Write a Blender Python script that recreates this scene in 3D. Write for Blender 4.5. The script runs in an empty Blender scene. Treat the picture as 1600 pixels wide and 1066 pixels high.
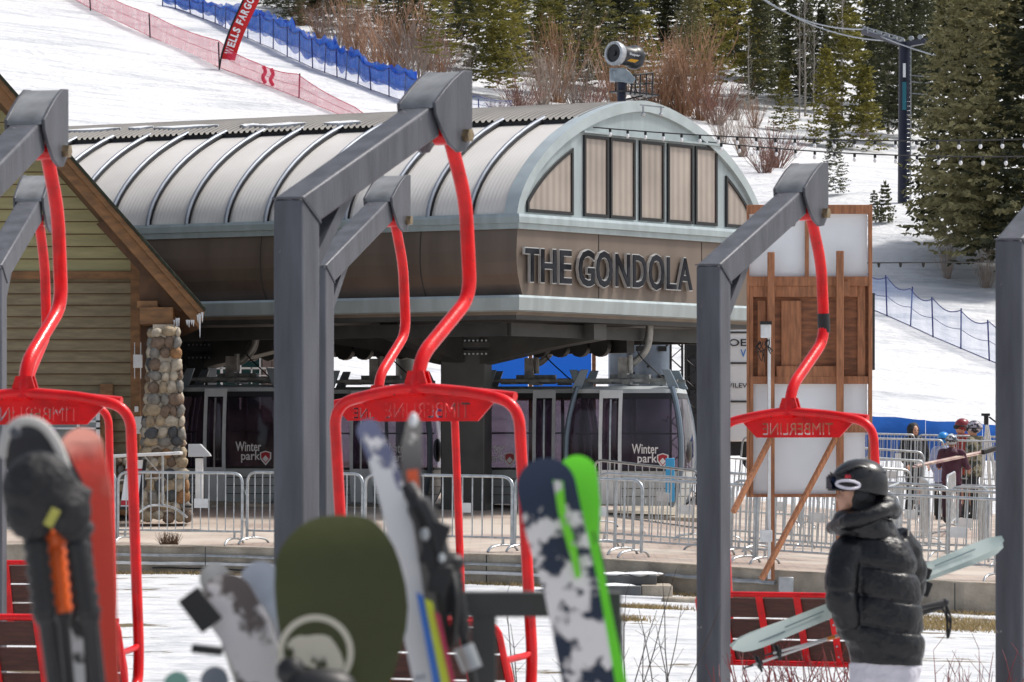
import bpy, math, random
from mathutils import Vector, Matrix, noise
R = math.radians
random.seed(7)
C = bpy.context.scene.collection
F, EYE, YH = 8000.0, 1.85, 720.0          # telephoto: 180 mm on 36 mm

def P(px, py, d):
    return Vector(((px - 800) * d / F, d, EYE - (py - YH) * d / F))
def lerp(a, b, t): return a + (b - a) * t
def clamp(t, a=0., b=1.): return max(a, min(b, t))
def interp(x, xs, ys):
    if x <= xs[0]: return ys[0]
    for i in range(len(xs) - 1):
        if x <= xs[i + 1]: return lerp(ys[i], ys[i + 1], (x - xs[i]) / (xs[i + 1] - xs[i]))
    return ys[-1]
def sstep(a, b, x):
    t = clamp((x - a) / (b - a)); return t * t * (3 - 2 * t)

# ------------------------------------------------------------------ terrain
def edge_y(x): return interp(x, [-40, -4.8, 5.9, 60], [82, 77, 67, 62])
def edge_z(x): return interp(x, [-40, -4.8, .9, 5.9, 12, 60], [.75, .57, .50, .26, .1, -.4])
def plaza_z(x, y):
    t = clamp((x + 5) / 12)
    return edge_z(x) + lerp(.040, .0125, t) * (y - edge_y(x))
def low_z(x, y):
    e = edge_y(x)
    return lerp(0.0, edge_z(x) - .42, sstep(34, e, y)) + .025 * noise.noise((x * .35, y * .2, 3))
def hill_z(x, y):
    base = plaza_z(x, min(y, 112)) - (.35 if y < 111 else 0) + .025 * max(0, y - 112)
    pl = 2 + .16 * (y - 125) - .12 * x
    # knoll on the right with a shallow dip behind its crest
    k = sstep(3, 14, x - .04 * (y - 150))
    pl += k * 1.6 * math.exp(-((y - (186 + (x - 12) * -.6)) / 14) ** 2)
    h = base + math.log(1 + math.exp(clamp((pl - base) * 1.5, -30, 30))) / 1.5 if (pl - base) < 15 else pl
    if y > 125: h += .35 * noise.noise((x * .06, y * .05, 1.3)) * sstep(125, 150, y)
    return h
def hit(px, py):
    d = 113.0; last = d
    while d < 600:
        p = P(px, py, d)
        if hill_z(p.x, p.y) >= p.z:
            a, b = last, d
            for _ in range(18):
                m = (a + b) / 2; q = P(px, py, m)
                if hill_z(q.x, q.y) >= q.z: b = m
                else: a = m
            return P(px, py, b)
        last = d; d += .7
    return P(px, py, 600)

# ------------------------------------------------------------------ materials
MATS = {}
def mat(name, col, rough=.5, metal=0., var=.0, vscale=4., bump=0., bscale=20., spec=.5, coat=0., trans=0., stretch=None, col2=None, contrast=(.35, .65), emit=0, chips=None):
    if name in MATS: return MATS[name]
    m = bpy.data.materials.new(name); m.use_nodes = True
    nt = m.node_tree; N = nt.nodes; L = nt.links
    b = N['Principled BSDF']
    b.inputs['Base Color'].default_value = (*col, 1); b.inputs['Roughness'].default_value = rough
    b.inputs['Metallic'].default_value = metal; b.inputs['Specular IOR Level'].default_value = spec
    b.inputs['Coat Weight'].default_value = coat
    if emit:
        b.inputs['Emission Color'].default_value = (*col, 1); b.inputs['Emission Strength'].default_value = emit
    tc = N.new('ShaderNodeTexCoord'); mp = N.new('ShaderNodeMapping'); L.new(tc.outputs['Object'], mp.inputs[0])
    if stretch: mp.inputs['Scale'].default_value = stretch
    if var or col2:
        n = N.new('ShaderNodeTexNoise'); n.inputs['Scale'].default_value = vscale; n.inputs['Detail'].default_value = 6
        L.new(mp.outputs[0], n.inputs['Vector'])
        r = N.new('ShaderNodeMapRange'); r.inputs[1].default_value = contrast[0]; r.inputs[2].default_value = contrast[1]
        L.new(n.outputs[0], r.inputs[0])
        mx = N.new('ShaderNodeMix'); mx.data_type = 'RGBA'
        L.new(r.outputs[0], mx.inputs[0])
        c2 = col2 if col2 else tuple(c * (1 - var) for c in col)
        mx.inputs[6].default_value = (*c2, 1)
        mx.inputs[7].default_value = (*(col if col2 else tuple(min(1, c * (1 + var * .6)) for c in col)), 1)
        L.new(mx.outputs[2], b.inputs['Base Color'])
        r2 = N.new('ShaderNodeMapRange'); r2.inputs[3].default_value = max(0, rough - .08); r2.inputs[4].default_value = min(1, rough + .1)
        L.new(n.outputs[0], r2.inputs[0]); L.new(r2.outputs[0], b.inputs['Roughness'])
    if chips:
        n3 = N.new('ShaderNodeTexNoise'); n3.inputs['Scale'].default_value = chips[0]; n3.inputs['Detail'].default_value = 7; n3.inputs['Roughness'].default_value = .65; L.new(tc.outputs['Object'], n3.inputs['Vector'])
        rc = N.new('ShaderNodeMapRange'); rc.inputs[1].default_value = chips[1]; rc.inputs[2].default_value = chips[1] + .03; L.new(n3.outputs[0], rc.inputs[0])
        mc = N.new('ShaderNodeMix'); mc.data_type = 'RGBA'; L.new(rc.outputs[0], mc.inputs[0]); L.new(mx.outputs[2], mc.inputs[6]); mc.inputs[7].default_value = (*chips[2], 1); L.new(mc.outputs[2], b.inputs['Base Color'])
    if bump:
        n2 = N.new('ShaderNodeTexNoise'); n2.inputs['Scale'].default_value = bscale; n2.inputs['Detail'].default_value = 5
        L.new(mp.outputs[0], n2.inputs['Vector'])
        bp = N.new('ShaderNodeBump'); bp.inputs['Strength'].default_value = bump; bp.inputs['Distance'].default_value = .05
        L.new(n2.outputs[0], bp.inputs['Height']); L.new(bp.outputs[0], b.inputs['Normal'])
    if trans:
        t = N.new('ShaderNodeBsdfTransparent'); ms = N.new('ShaderNodeMixShader'); ms.inputs[0].default_value = trans
        L.new(b.outputs[0], ms.inputs[1]); L.new(t.outputs[0], ms.inputs[2]); L.new(ms.outputs[0], N['Material Output'].inputs[0])
    MATS[name] = m
    return m

M = dict(
    steel=mat('painted grey steel', (.088, .092, .108), .45, .2, .3, 9, .12, 90, stretch=(1, 1, .12), chips=(13, .68, (.26, .25, .25))),
    steel_l=mat('pale galvanised steel', (.42, .44, .46), .4, .7, .2, 8),
    bolt=mat('worn brass bolt', (.35, .27, .17), .35, .9, .3, 30),
    red=mat('glossy red enamel', (.74, .002, .005), .30, 0, .24, 7, .08, 60, spec=.35, coat=.25, chips=(16, .665, (.16, .02, .018))),
    seatwood=mat('dark stained board', (.085, .028, .018), .5, 0, .35, 9, .2, 40, stretch=(1, 8, 8)),
    black=mat('matte black', (.012, .012, .014), .45, 0, .2, 6),
    rubber=mat('black rubber', (.02, .02, .022), .7),
    navytower=mat('dark blue painted steel', (.012, .016, .035), .4, .2, .2, 3),
    dark=mat('dark station steel', (.06, .062, .062), .5, .2, .3, 2, .05, 20),
    dark2=mat('dark grey column paint', (.075, .078, .076), .45, .1, .25, 2),
    trim=mat('pale blue grey aluminium', (.40, .47, .49), .38, .35, .12, 1.5, stretch=(3, 3, .6)),
    snow=mat('snow crust', (.72, .74, .77), .6, 0, .05, 3, .5, 9),
    white=mat('white panel', (.84, .86, .88), .45, 0, .05, 1.5),
    whitep=mat('white painted metal', (.75, .76, .76), .4, .1, .1, 8),
    cedar=mat('red stained cedar', (.38, .155, .07), .6, 0, .32, 5, .25, 50, stretch=(6, 6, .8)),
    cedard=mat('weathered cedar panel', (.25, .095, .042), .65, 0, .4, 4, .25, 40, stretch=(1, 1, 5)),
    fascia=mat('brown stained fascia', (.23, .115, .045), .6, 0, .3, 4, .2, 40, stretch=(1, 1, 3)),
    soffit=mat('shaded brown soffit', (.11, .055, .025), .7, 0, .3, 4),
    sid_up=mat('olive yellow siding', (.37, .34, .17), .65, 0, .12, 2, .15, 60, stretch=(1, 1, 6)),
    sid_lo=mat('tan siding', (.26, .215, .13), .7, 0, .2, 3, .25, 60, stretch=(1, 1, 6)),
    shingle=mat('dark green shingle', (.03, .035, .022), .9, 0, .4, 12, .5, 30),
    conc=mat('weathered concrete', (.42, .37, .30), .85, 0, .3, 2.5, .4, 25),
    galv=mat('galvanised tube', (.52, .55, .57), .35, .75, .2, 10),
    foil=mat('folder', (.5, .5, .5)),
    ice=mat('icicle ice', (.75, .8, .85), .1, 0, spec=.8, trans=.3),
    bulb=mat('frosted bulb', (.85, .87, .9), .15, spec=.8),
    bark=mat('brown bark', (.10, .062, .04), .9, 0, .4, 6, .5, 20, stretch=(3, 3, .6)),
    barkp=mat('pale aspen bark', (.34, .31, .27), .8, 0, .4, 6, stretch=(2, 2, 1)),
    twig_o=mat('orange brown twigs', (.38, .22, .13), .8, 0, .35, .7),
    twig_r=mat('red brown twigs', (.25, .13, .10), .8, 0, .35, .7),
    twig_g=mat('grey twigs', (.36, .29, .24), .8, 0, .3, .7),
    drygrass=mat('dry grass', (.22, .16, .07), .9, 0, .5, 5),
    skin=mat('skin', (.55, .30, .21), .5, 0, .1, 20),
    glasst=mat('teal window', (.02, .06, .06), .08, 0, spec=.8),
)

def foliage(name, c_dark, c_light, scale=1.2):
    m = bpy.data.materials.new(name); m.use_nodes = True
    nt = m.node_tree; N = nt.nodes; L = nt.links; b = N['Principled BSDF']
    b.inputs['Roughness'].default_value = .65; b.inputs['Specular IOR Level'].default_value = .25
    tc = N.new('ShaderNodeTexCoord'); n = N.new('ShaderNodeTexNoise'); n.inputs['Scale'].default_value = scale; n.inputs['Detail'].default_value = 8
    n.inputs['Roughness'].default_value = .7
    L.new(tc.outputs['Object'], n.inputs['Vector'])
    oi = N.new('ShaderNodeObjectInfo'); ad = N.new('ShaderNodeMath'); ad.operation = 'MULTIPLY_ADD'; ad.inputs[1].default_value = .22; 
    L.new(oi.outputs['Random'], ad.inputs[0]); L.new(n.outputs[0], ad.inputs[2])
    r = N.new('ShaderNodeMapRange'); r.inputs[1].default_value = .38; r.inputs[2].default_value = .66; L.new(ad.outputs[0], r.inputs[0])
    mx = N.new('ShaderNodeMix'); mx.data_type = 'RGBA'; mx.inputs[6].default_value = (*c_dark, 1); mx.inputs[7].default_value = (*c_light, 1)
    L.new(r.outputs[0], mx.inputs[0]); L.new(mx.outputs[2], b.inputs['Base Color'])
    t = N.new('ShaderNodeBsdfTranslucent'); L.new(mx.outputs[2], t.inputs[0])
    ms = N.new('ShaderNodeMixShader'); ms.inputs[0].default_value = .35
    L.new(b.outputs[0], ms.inputs[1]); L.new(t.outputs[0], ms.inputs[2]); L.new(ms.outputs[0], N['Material Output'].inputs[0])
    return m
M['spruce'] = foliage('dark spruce needles', (.018, .026, .018), (.12, .125, .065))
M['spruce_w'] = foliage('olive spruce needles', (.034, .044, .024), (.36, .33, .17))
M['pine'] = foliage('yellow green pine needles', (.04, .048, .014), (.25, .225, .055))

def wave_mat(name, c1, c2, scale, axis_vec, rough=.4, bump=.4, metal=0., wc=.45, coat=0.):
    """fine corrugation running perpendicular to axis_vec (world/object direction)"""
    m = bpy.data.materials.new(name); m.use_nodes = True
    nt = m.node_tree; N = nt.nodes; L = nt.links; b = N['Principled BSDF']
    b.inputs['Roughness'].default_value = rough; b.inputs['Metallic'].default_value = metal; b.inputs['Coat Weight'].default_value = coat; b.inputs['Coat Roughness'].default_value = .06
    tc = N.new('ShaderNodeTexCoord'); dp = N.new('ShaderNodeVectorMath'); dp.operation = 'DOT_PRODUCT'; dp.inputs[1].default_value = axis_vec
    L.new(tc.outputs['Object'], dp.inputs[0])
    mu = N.new('ShaderNodeMath'); mu.operation = 'MULTIPLY'; mu.inputs[1].default_value = scale * 2 * math.pi; L.new(dp.outputs['Value'], mu.inputs[0])
    si = N.new('ShaderNodeMath'); si.operation = 'SINE'; L.new(mu.outputs[0], si.inputs[0])
    r = N.new('ShaderNodeMapRange'); r.inputs[1].default_value = -1; L.new(si.outputs[0], r.inputs[0])
    n = N.new('ShaderNodeTexNoise'); n.inputs['Scale'].default_value = .9; n.inputs['Detail'].default_value = 5; L.new(tc.outputs['Object'], n.inputs['Vector'])
    ad = N.new('ShaderNodeMath'); ad.operation = 'MULTIPLY_ADD'; ad.inputs[1].default_value = wc; ad.inputs[2].default_value = (.45 - wc) / 2
    L.new(r.outputs[0], ad.inputs[0])
    ad2 = N.new('ShaderNodeMath'); ad2.operation = 'ADD'; L.new(ad.outputs[0], ad2.inputs[0]); L.new(n.outputs[0], ad2.inputs[1])
    r3 = N.new('ShaderNodeMapRange'); r3.inputs[1].default_value = .3; r3.inputs[2].default_value = 1.1; L.new(ad2.outputs[0], r3.inputs[0])
    mx = N.new('ShaderNodeMix'); mx.data_type = 'RGBA'; mx.inputs[6].default_value = (*c1, 1); mx.inputs[7].default_value = (*c2, 1)
    L.new(r3.outputs[0], mx.inputs[0]); L.new(mx.outputs[2], b.inputs['Base Color'])
    bp = N.new('ShaderNodeBump'); bp.inputs['Strength'].default_value = bump; bp.inputs['Distance'].default_value = .02
    L.new(si.outputs[0], bp.inputs['Height']); L.new(bp.outputs[0], b.inputs['Normal'])
    return m

def snow_mat(name, patches=0., tracks=True):
    m = bpy.data.materials.new(name); m.use_nodes = True
    nt = m.node_tree; N = nt.nodes; L = nt.links; b = N['Principled BSDF']; b.inputs['Roughness'].default_value = .55
    b.inputs['Specular IOR Level'].default_value = .3
    tc = N.new('ShaderNodeTexCoord')
    mp = N.new('ShaderNodeMapping'); mp.inputs['Rotation'].default_value = (0, 0, R(-24)); mp.inputs['Scale'].default_value = (.12, .45, 1); L.new(tc.outputs['Object'], mp.inputs[0])
    n1 = N.new('ShaderNodeTexNoise'); n1.inputs['Scale'].default_value = 1.3; n1.inputs['Detail'].default_value = 10; n1.inputs['Roughness'].default_value = .72
    L.new((mp if tracks else tc).outputs[0 if tracks else 3], n1.inputs['Vector'])
    r = N.new('ShaderNodeValToRGB')
    r.color_ramp.elements[0].position = .34; r.color_ramp.elements[0].color = (.42, .45, .49, 1)
    r.color_ramp.elements[1].position = .52; r.color_ramp.elements[1].color = (.69, .70, .72, 1)
    L.new(n1.outputs[0], r.inputs[0])
    last = r.outputs[0]
    n2 = N.new('ShaderNodeTexNoise'); n2.inputs['Scale'].default_value = 2.2 if tracks else 3.5; n2.inputs['Detail'].default_value = 8; L.new(tc.outputs['Object'], n2.inputs['Vector'])
    if patches:
        n3 = N.new('ShaderNodeTexNoise'); n3.inputs['Scale'].default_value = .55; n3.inputs['Detail'].default_value = 9; n3.inputs['Roughness'].default_value = .68
        L.new(tc.outputs['Object'], n3.inputs['Vector'])
        pr = N.new('ShaderNodeMapRange'); pr.inputs[1].default_value = patches; pr.inputs[2].default_value = patches + .025; L.new(n3.outputs[0], pr.inputs[0])
        gr = N.new('ShaderNodeMix'); gr.data_type = 'RGBA'; gr.inputs[6].default_value = (.045, .035, .018, 1); gr.inputs[7].default_value = (.24, .18, .08, 1)
        n4 = N.new('ShaderNodeTexNoise'); n4.inputs['Scale'].default_value = 14; L.new(tc.outputs['Object'], n4.inputs['Vector']); L.new(n4.outputs[0], gr.inputs[0])
        mx = N.new('ShaderNodeMix'); mx.data_type = 'RGBA'; L.new(pr.outputs[0], mx.inputs[0]); L.new(last, mx.inputs[6]); L.new(gr.outputs[2], mx.inputs[7]); last = mx.outputs[2]
    L.new(last, b.inputs['Base Color'])
    bp = N.new('ShaderNodeBump'); bp.inputs['Strength'].default_value = .75; bp.inputs['Distance'].default_value = .25 if tracks else .12
    ma = N.new('ShaderNodeMath'); ma.operation = 'ADD'; L.new(n1.outputs[0], ma.inputs[0]); L.new(n2.outputs[0], ma.inputs[1])
    L.new(ma.outputs[0], bp.inputs['Height']); L.new(bp.outputs[0], b.inputs['Normal'])
    return m
M['snowhill'] = snow_mat('groomed snow'); M['snowlow'] = snow_mat('trodden snow', .60, False)

def paver_mat():
    m = bpy.data.materials.new('sandy red pavers'); m.use_nodes = True
    nt = m.node_tree; N = nt.nodes; L = nt.links; b = N['Principled BSDF']; b.inputs['Roughness'].default_value = .8
    tc = N.new('ShaderNodeTexCoord'); br = N.new('ShaderNodeTexBrick'); br.inputs['Scale'].default_value = 1.6
    br.inputs['Color1'].default_value = (.42, .31, .25, 1); br.inputs['Color2'].default_value = (.33, .27, .24, 1); br.inputs['Mortar'].default_value = (.22, .19, .17, 1)
    br.inputs['Mortar Size'].default_value = .02
    L.new(tc.outputs['Object'], br.inputs['Vector'])
    n = N.new('ShaderNodeTexNoise'); n.inputs['Scale'].default_value = .5; n.inputs['Detail'].default_value = 6; L.new(tc.outputs['Object'], n.inputs['Vector'])
    mx = N.new('ShaderNodeMix'); mx.data_type = 'RGBA'; mx.inputs[7].default_value = (.50, .44, .38, 1)
    r = N.new('ShaderNodeMapRange'); r.inputs[1].default_value = .42; r.inputs[2].default_value = .6; L.new(n.outputs[0], r.inputs[0])
    L.new(r.outputs[0], mx.inputs[0]); L.new(br.outputs[0], mx.inputs[6]); L.new(mx.outputs[2], b.inputs['Base Color'])
    return m
M['paver'] = paver_mat()

def tinted(name='tinted cabin glass', tcol=(.60, .53, .62), body=(.03, .022, .03), f=.5):
    m = bpy.data.materials.new(name); m.use_nodes = True
    nt = m.node_tree; N = nt.nodes; L = nt.links; b = N['Principled BSDF']
    b.inputs['Base Color'].default_value = (*body, 1); b.inputs['Roughness'].default_value = .06; b.inputs['Specular IOR Level'].default_value = .9
    tc = N.new('ShaderNodeTexCoord'); n = N.new('ShaderNodeTexNoise'); n.inputs['Scale'].default_value = 1.4; n.inputs['Detail'].default_value = 3; L.new(tc.outputs['Object'], n.inputs['Vector'])
    mx = N.new('ShaderNodeMix'); mx.data_type = 'RGBA'; mx.inputs[6].default_value = (*body, 1); mx.inputs[7].default_value = (.11, .075, .11, 1)  # paler blotches in the body colour stand for reflections on the glass
    r = N.new('ShaderNodeMapRange'); r.inputs[1].default_value = .45; r.inputs[2].default_value = .7; L.new(n.outputs[0], r.inputs[0]); L.new(r.outputs[0], mx.inputs[0]); L.new(mx.outputs[2], b.inputs['Base Color'])
    t = N.new('ShaderNodeBsdfTransparent'); t.inputs[0].default_value = (*tcol, 1)
    ms = N.new('ShaderNodeMixShader'); ms.inputs[0].default_value = f
    L.new(b.outputs[0], ms.inputs[1]); L.new(t.outputs[0], ms.inputs[2]); L.new(ms.outputs[0], N['Material Output'].inputs[0])
    return m
M['glass'] = tinted()

def snowy(name, base, snowc=(.75, .74, .74), thr=.5, scale=18, rough=.3, zfade=None, second=None):
    """painted board with snow crust stuck on it"""
    m = bpy.data.materials.new(name); m.use_nodes = True
    nt = m.node_tree; N = nt.nodes; L = nt.links; b = N['Principled BSDF']
    tc = N.new('ShaderNodeTexCoord'); n = N.new('ShaderNodeTexNoise'); n.inputs['Scale'].default_value = scale; n.inputs['Detail'].default_value = 6; n.inputs['Roughness'].default_value = .6
    L.new(tc.outputs['Object'], n.inputs['Vector'])
    val = n.outputs[0]
    if zfade:   # more crust lower down: (z where bare, z where full)
        sp = N.new('ShaderNodeSeparateXYZ'); L.new(tc.outputs['Object'], sp.inputs[0])
        rz = N.new('ShaderNodeMapRange'); rz.inputs[1].default_value = zfade[0]; rz.inputs[2].default_value = zfade[1]; rz.inputs[3].default_value = -.3; rz.inputs[4].default_value = .06
        L.new(sp.outputs['Z'], rz.inputs[0])
        a = N.new('ShaderNodeMath'); a.operation = 'ADD'; L.new(val, a.inputs[0]); L.new(rz.outputs[0], a.inputs[1]); val = a.outputs[0]
    r = N.new('ShaderNodeMapRange'); r.inputs[1].default_value = thr - .02; r.inputs[2].default_value = thr + .03; L.new(val, r.inputs[0])
    mx = N.new('ShaderNodeMix'); mx.data_type = 'RGBA'; mx.inputs[6].default_value = (*base, 1); mx.inputs[7].default_value = (*snowc, 1)
    L.new(r.outputs[0], mx.inputs[0]); L.new(mx.outputs[2], b.inputs['Base Color'])
    r2 = N.new('ShaderNodeMapRange'); r2.inputs[3].default_value = rough; r2.inputs[4].default_value = .75; L.new(r.outputs[0], r2.inputs[0]); L.new(r2.outputs[0], b.inputs['Roughness'])
    bp = N.new('ShaderNodeBump'); bp.inputs['Strength'].default_value = .6; bp.inputs['Distance'].default_value = .01; L.new(r.outputs[0], bp.inputs['Height']); L.new(bp.outputs[0], b.inputs['Normal'])
    return m

# ------------------------------------------------------------------ mesh builder
SPLIT = {'bolt_head', 'print_tree', 'rivet', 'graphic', 'white_panel', 'batten', 'corner_pillar', 'bench', 'bumper', 'bracket', 'icicle', 'gutter', 'leg', 'pilaster', 'ridge_lamp', 'ear_pad', 'vent', 'seam', 'joint', 'snow_patch',
         'screw', 'stripe', 'upright', 'door_glass', 'ski_brake', 'drum', 'post', 'brace', 'gusset', 'door_frame', 'handrail', 'cable_rail', 'flange', 'gasket', 'casing', 'snow_cover', 'sheave', 'mast', 'band', 'pole', 'vent_panel', 'net_bundle', 'door_handle'}
class MB:
    def __init__(s): s.v = []; s.f = []; s.mi = []; s.m = 0
    def add(s, vs, fs):
        o = len(s.v); s.v += [Vector(v) for v in vs]
        for f in fs: s.f.append([i + o for i in f]); s.mi.append(s.m)
    def box(s, c, size, rz=0., mtx=None):
        x, y, z = (a / 2 for a in size); c = Vector(c)
        vs = [Vector((i * x, j * y, k * z)) for i in (-1, 1) for j in (-1, 1) for k in (-1, 1)]
        mt = mtx if mtx is not None else Matrix.Rotation(rz, 3, 'Z')
        s.add([mt @ v + c for v in vs], [(0, 1, 3, 2), (4, 6, 7, 5), (0, 4, 5, 1), (2, 3, 7, 6), (0, 2, 6, 4), (1, 5, 7, 3)])
    def boxp(s, x0, x1, y0, y1, d, th):            # box whose front face covers the pixel rectangle at depth d
        a = P(x0, y1, d); b = P(x1, y0, d)
        s.box(((a.x + b.x) / 2, d + th / 2, (a.z + b.z) / 2), (abs(b.x - a.x), th, abs(b.z - a.z)))
    def bar(s, p0, p1, w, h, up=(0, 0, 1)):        # rectangular bar between points
        p0 = Vector(p0); p1 = Vector(p1); d = (p1 - p0); L = d.length; d.normalize()
        u = Vector(up); 
        if abs(d.dot(u)) > .99: u = Vector((0, 1, 0))
        x = d.cross(u).normalized(); u = x.cross(d)
        vs = []
        for p in (p0, p1):
            for i, j in ((-1, -1), (1, -1), (1, 1), (-1, 1)): vs.append(p + x * (i * w / 2) + u * (j * h / 2))
        s.add(vs, [(3, 2, 1, 0), (4, 5, 6, 7), (0, 1, 5, 4), (1, 2, 6, 5), (2, 3, 7, 6), (3, 0, 4, 7)])
    def tube(s, pts, r, n=8, cap=True, ell=None):
        pts = [Vector(p) for p in pts]; k = len(pts)
        rs = r if isinstance(r, (list, tuple)) else [r] * k
        t0 = (pts[1] - pts[0]).normalized()
        a = Vector((0, 0, 1)) if abs(t0.z) < .9 else Vector((1, 0, 0))
        nx = t0.cross(a).normalized(); o = len(s.v); pt = t0
        for i in range(k):
            t = (pts[min(i + 1, k - 1)] - pts[max(i - 1, 0)]).normalized()
            ax = pt.cross(t)
            if ax.length > 1e-6: nx = Matrix.Rotation(pt.angle(t), 3, ax.normalized()) @ nx
            pt = t; ny = t.cross(nx).normalized()
            for j in range(n):
                q = 2 * math.pi * j / n
                s.v.append(pts[i] + (nx * math.cos(q) + ny * math.sin(q)) * rs[i])
        for i in range(k - 1):
            for j in range(n):
                s.f.append([o + i * n + j, o + i * n + (j + 1) % n, o + (i + 1) * n + (j + 1) % n, o + (i + 1) * n + j]); s.mi.append(s.m)
        if cap:
            s.f.append([o + j for j in range(n)][::-1]); s.mi.append(s.m)
            s.f.append([o + (k - 1) * n + j for j in range(n)]); s.mi.append(s.m)
    def cyl(s, p0, p1, r0, r1=None, n=12): s.tube([p0, p1], [r0, r0 if r1 is None else r1], n)
    def prism(s, poly, ext):
        ext = Vector(ext); k = len(poly); a = [Vector(p) for p in poly]
        s.add(a + [p + ext for p in a], [list(range(k)), list(range(2 * k - 1, k - 1, -1))] + [(i, i + k, (i + 1) % k + k, (i + 1) % k) for i in range(k)])
    def loft(s, rings, cap=True):
        n = len(rings[0]); o = len(s.v)
        for r in rings: s.v += [Vector(p) for p in r]
        for i in range(len(rings) - 1):
            for j in range(n):
                s.f.append([o + i * n + j, o + i * n + (j + 1) % n, o + (i + 1) * n + (j + 1) % n, o + (i + 1) * n + j]); s.mi.append(s.m)
        if cap:
            s.f.append([o + j for j in range(n)][::-1]); s.mi.append(s.m)
            s.f.append([o + (len(rings) - 1) * n + j for j in range(n)]); s.mi.append(s.m)
    def grid(s, nx, ny, fn):
        o = len(s.v)
        for j in range(ny + 1):
            for i in range(nx + 1): s.v.append(Vector(fn(i / nx, j / ny)))
        for j in range(ny):
            for i in range(nx):
                a = o + j * (nx + 1) + i; s.f.append([a, a + 1, a + nx + 2, a + nx + 1]); s.mi.append(s.m)
    def ball(s, c, r, n=12, mtx=None, wob=0):
        c = Vector(c); r = r if isinstance(r, (tuple, list)) else (r, r, r); mt = mtx or Matrix.Identity(3)
        rings = []; k = max(4, n // 2)
        sd = random.random() * 99
        for i in range(1, k):
            a = math.pi * i / k; ring = []
            for j in range(n):
                b = 2 * math.pi * j / n
                q = Vector((math.sin(a) * math.cos(b), math.sin(a) * math.sin(b), -math.cos(a)))
                if wob: q *= 1 + wob * noise.noise(q * 1.5 + Vector((sd, 0, 0)))
                ring.append(c + mt @ Vector((q.x * r[0], q.y * r[1], q.z * r[2])))
            rings.append(ring)
        o = len(s.v); s.loft(rings, False); 
        lo = len(s.v); s.v.append(c + mt @ Vector((0, 0, -r[2]))); s.v.append(c + mt @ Vector((0, 0, r[2])))
        top = o + (k - 2) * n
        for j in range(n):
            s.f.append([lo, o + (j + 1) % n, o + j]); s.mi.append(s.m)
            s.f.append([lo + 1, top + j, top + (j + 1) % n]); s.mi.append(s.m)
    def text(s, body, org, right, up, w, h, depth=.004, bold=0., shear=0.):
        cu = bpy.data.curves.new('t', 'FONT'); cu.body = body; cu.extrude = .5; cu.offset = bold; cu.shear = shear; cu.resolution_u = 3
        ob = bpy.data.objects.new('t', cu); C.objects.link(ob)
        dg = bpy.context.evaluated_depsgraph_get()
        me = bpy.data.meshes.new_from_object(ob.evaluated_get(dg))
        xs = [v.co.x for v in me.vertices]; ys = [v.co.y for v in me.vertices]
        sx = w / (max(xs) - min(xs)); sy = h / (max(ys) - min(ys)); x0 = min(xs); y0 = min(ys)
        rt = Vector(right).normalized(); u = Vector(up).normalized(); nn = rt.cross(u); org = Vector(org)
        s.add([org + rt * ((v.co.x - x0) * sx) + u * ((v.co.y - y0) * sy) + nn * (v.co.z * depth) for v in me.vertices], [list(p.vertices) for p in me.polygons])
        bpy.data.objects.remove(ob); bpy.data.meshes.remove(me)
    def islands(s):
        par = list(range(len(s.v)))
        def fd(i):
            while par[i] != i: par[i] = par[par[i]]; i = par[i]
            return i
        for f in s.f:
            a = fd(f[0])
            for j in f[1:]: par[fd(j)] = a
        g = {}
        for f, mi in zip(s.f, s.mi): g.setdefault(fd(f[0]), []).append((f, mi))
        out = []
        for fs in g.values():
            b = MB(); idx = {}
            for f, mi in fs:
                nf = []
                for i in f:
                    if i not in idx: idx[i] = len(b.v); b.v.append(s.v[i])
                    nf.append(idx[i])
                b.f.append(nf); b.mi.append(mi)
            out.append(b)
        return out
    def build(s, name, m, parent=None, bev=0., smooth=35, remesh=0., flat=False, crease=0.):
        if name in SPLIT and parent is not None:
            isl = s.islands()
            if len(isl) > 1:
                first = isl[0].build1(name, m, parent, bev, smooth, remesh, flat, crease)
                for q in isl[1:]: q.build1(name, m, parent, bev, smooth, remesh, flat, crease)
                return first
        return s.build1(name, m, parent, bev, smooth, remesh, flat, crease)
    def build1(s, name, m, parent=None, bev=0., smooth=35, remesh=0., flat=False, crease=0.):
        off = Vector((0, 0, 0)); q = parent
        while q is not None: off += q.location; q = q.parent
        me = bpy.data.meshes.new(name); me.from_pydata([v - off for v in s.v], [], s.f)
        for mm in (m if isinstance(m, (list, tuple)) else [m]): me.materials.append(mm)
        me.polygons.foreach_set('material_index', s.mi)
        me.validate(); me.update()
        if not flat:
            me.polygons.foreach_set('use_smooth', [True] * len(me.polygons))
            if smooth < 170: me.set_sharp_from_angle(angle=R(smooth))
        o = bpy.data.objects.new(name, me); C.objects.link(o); o.parent = parent
        if bev:
            b = o.modifiers.new('bevel', 'BEVEL'); b.width = bev; b.segments = 2; b.limit_method = 'ANGLE'; b.angle_limit = R(40)
        if remesh:
            r = o.modifiers.new('remesh', 'REMESH'); r.mode = 'VOXEL'; r.voxel_size = remesh; r.use_smooth_shade = True
            sm = o.modifiers.new('smooth', 'SMOOTH'); sm.iterations = 3; sm.factor = .5
            if crease:
                tx = bpy.data.textures.get('folds') or bpy.data.textures.new('folds', 'CLOUDS'); tx.noise_scale = .09; tx.noise_depth = 3
                dm = o.modifiers.new('folds', 'DISPLACE'); dm.texture = tx; dm.strength = crease; dm.texture_coords = 'LOCAL'; dm.mid_level = .5
        return o

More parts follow.
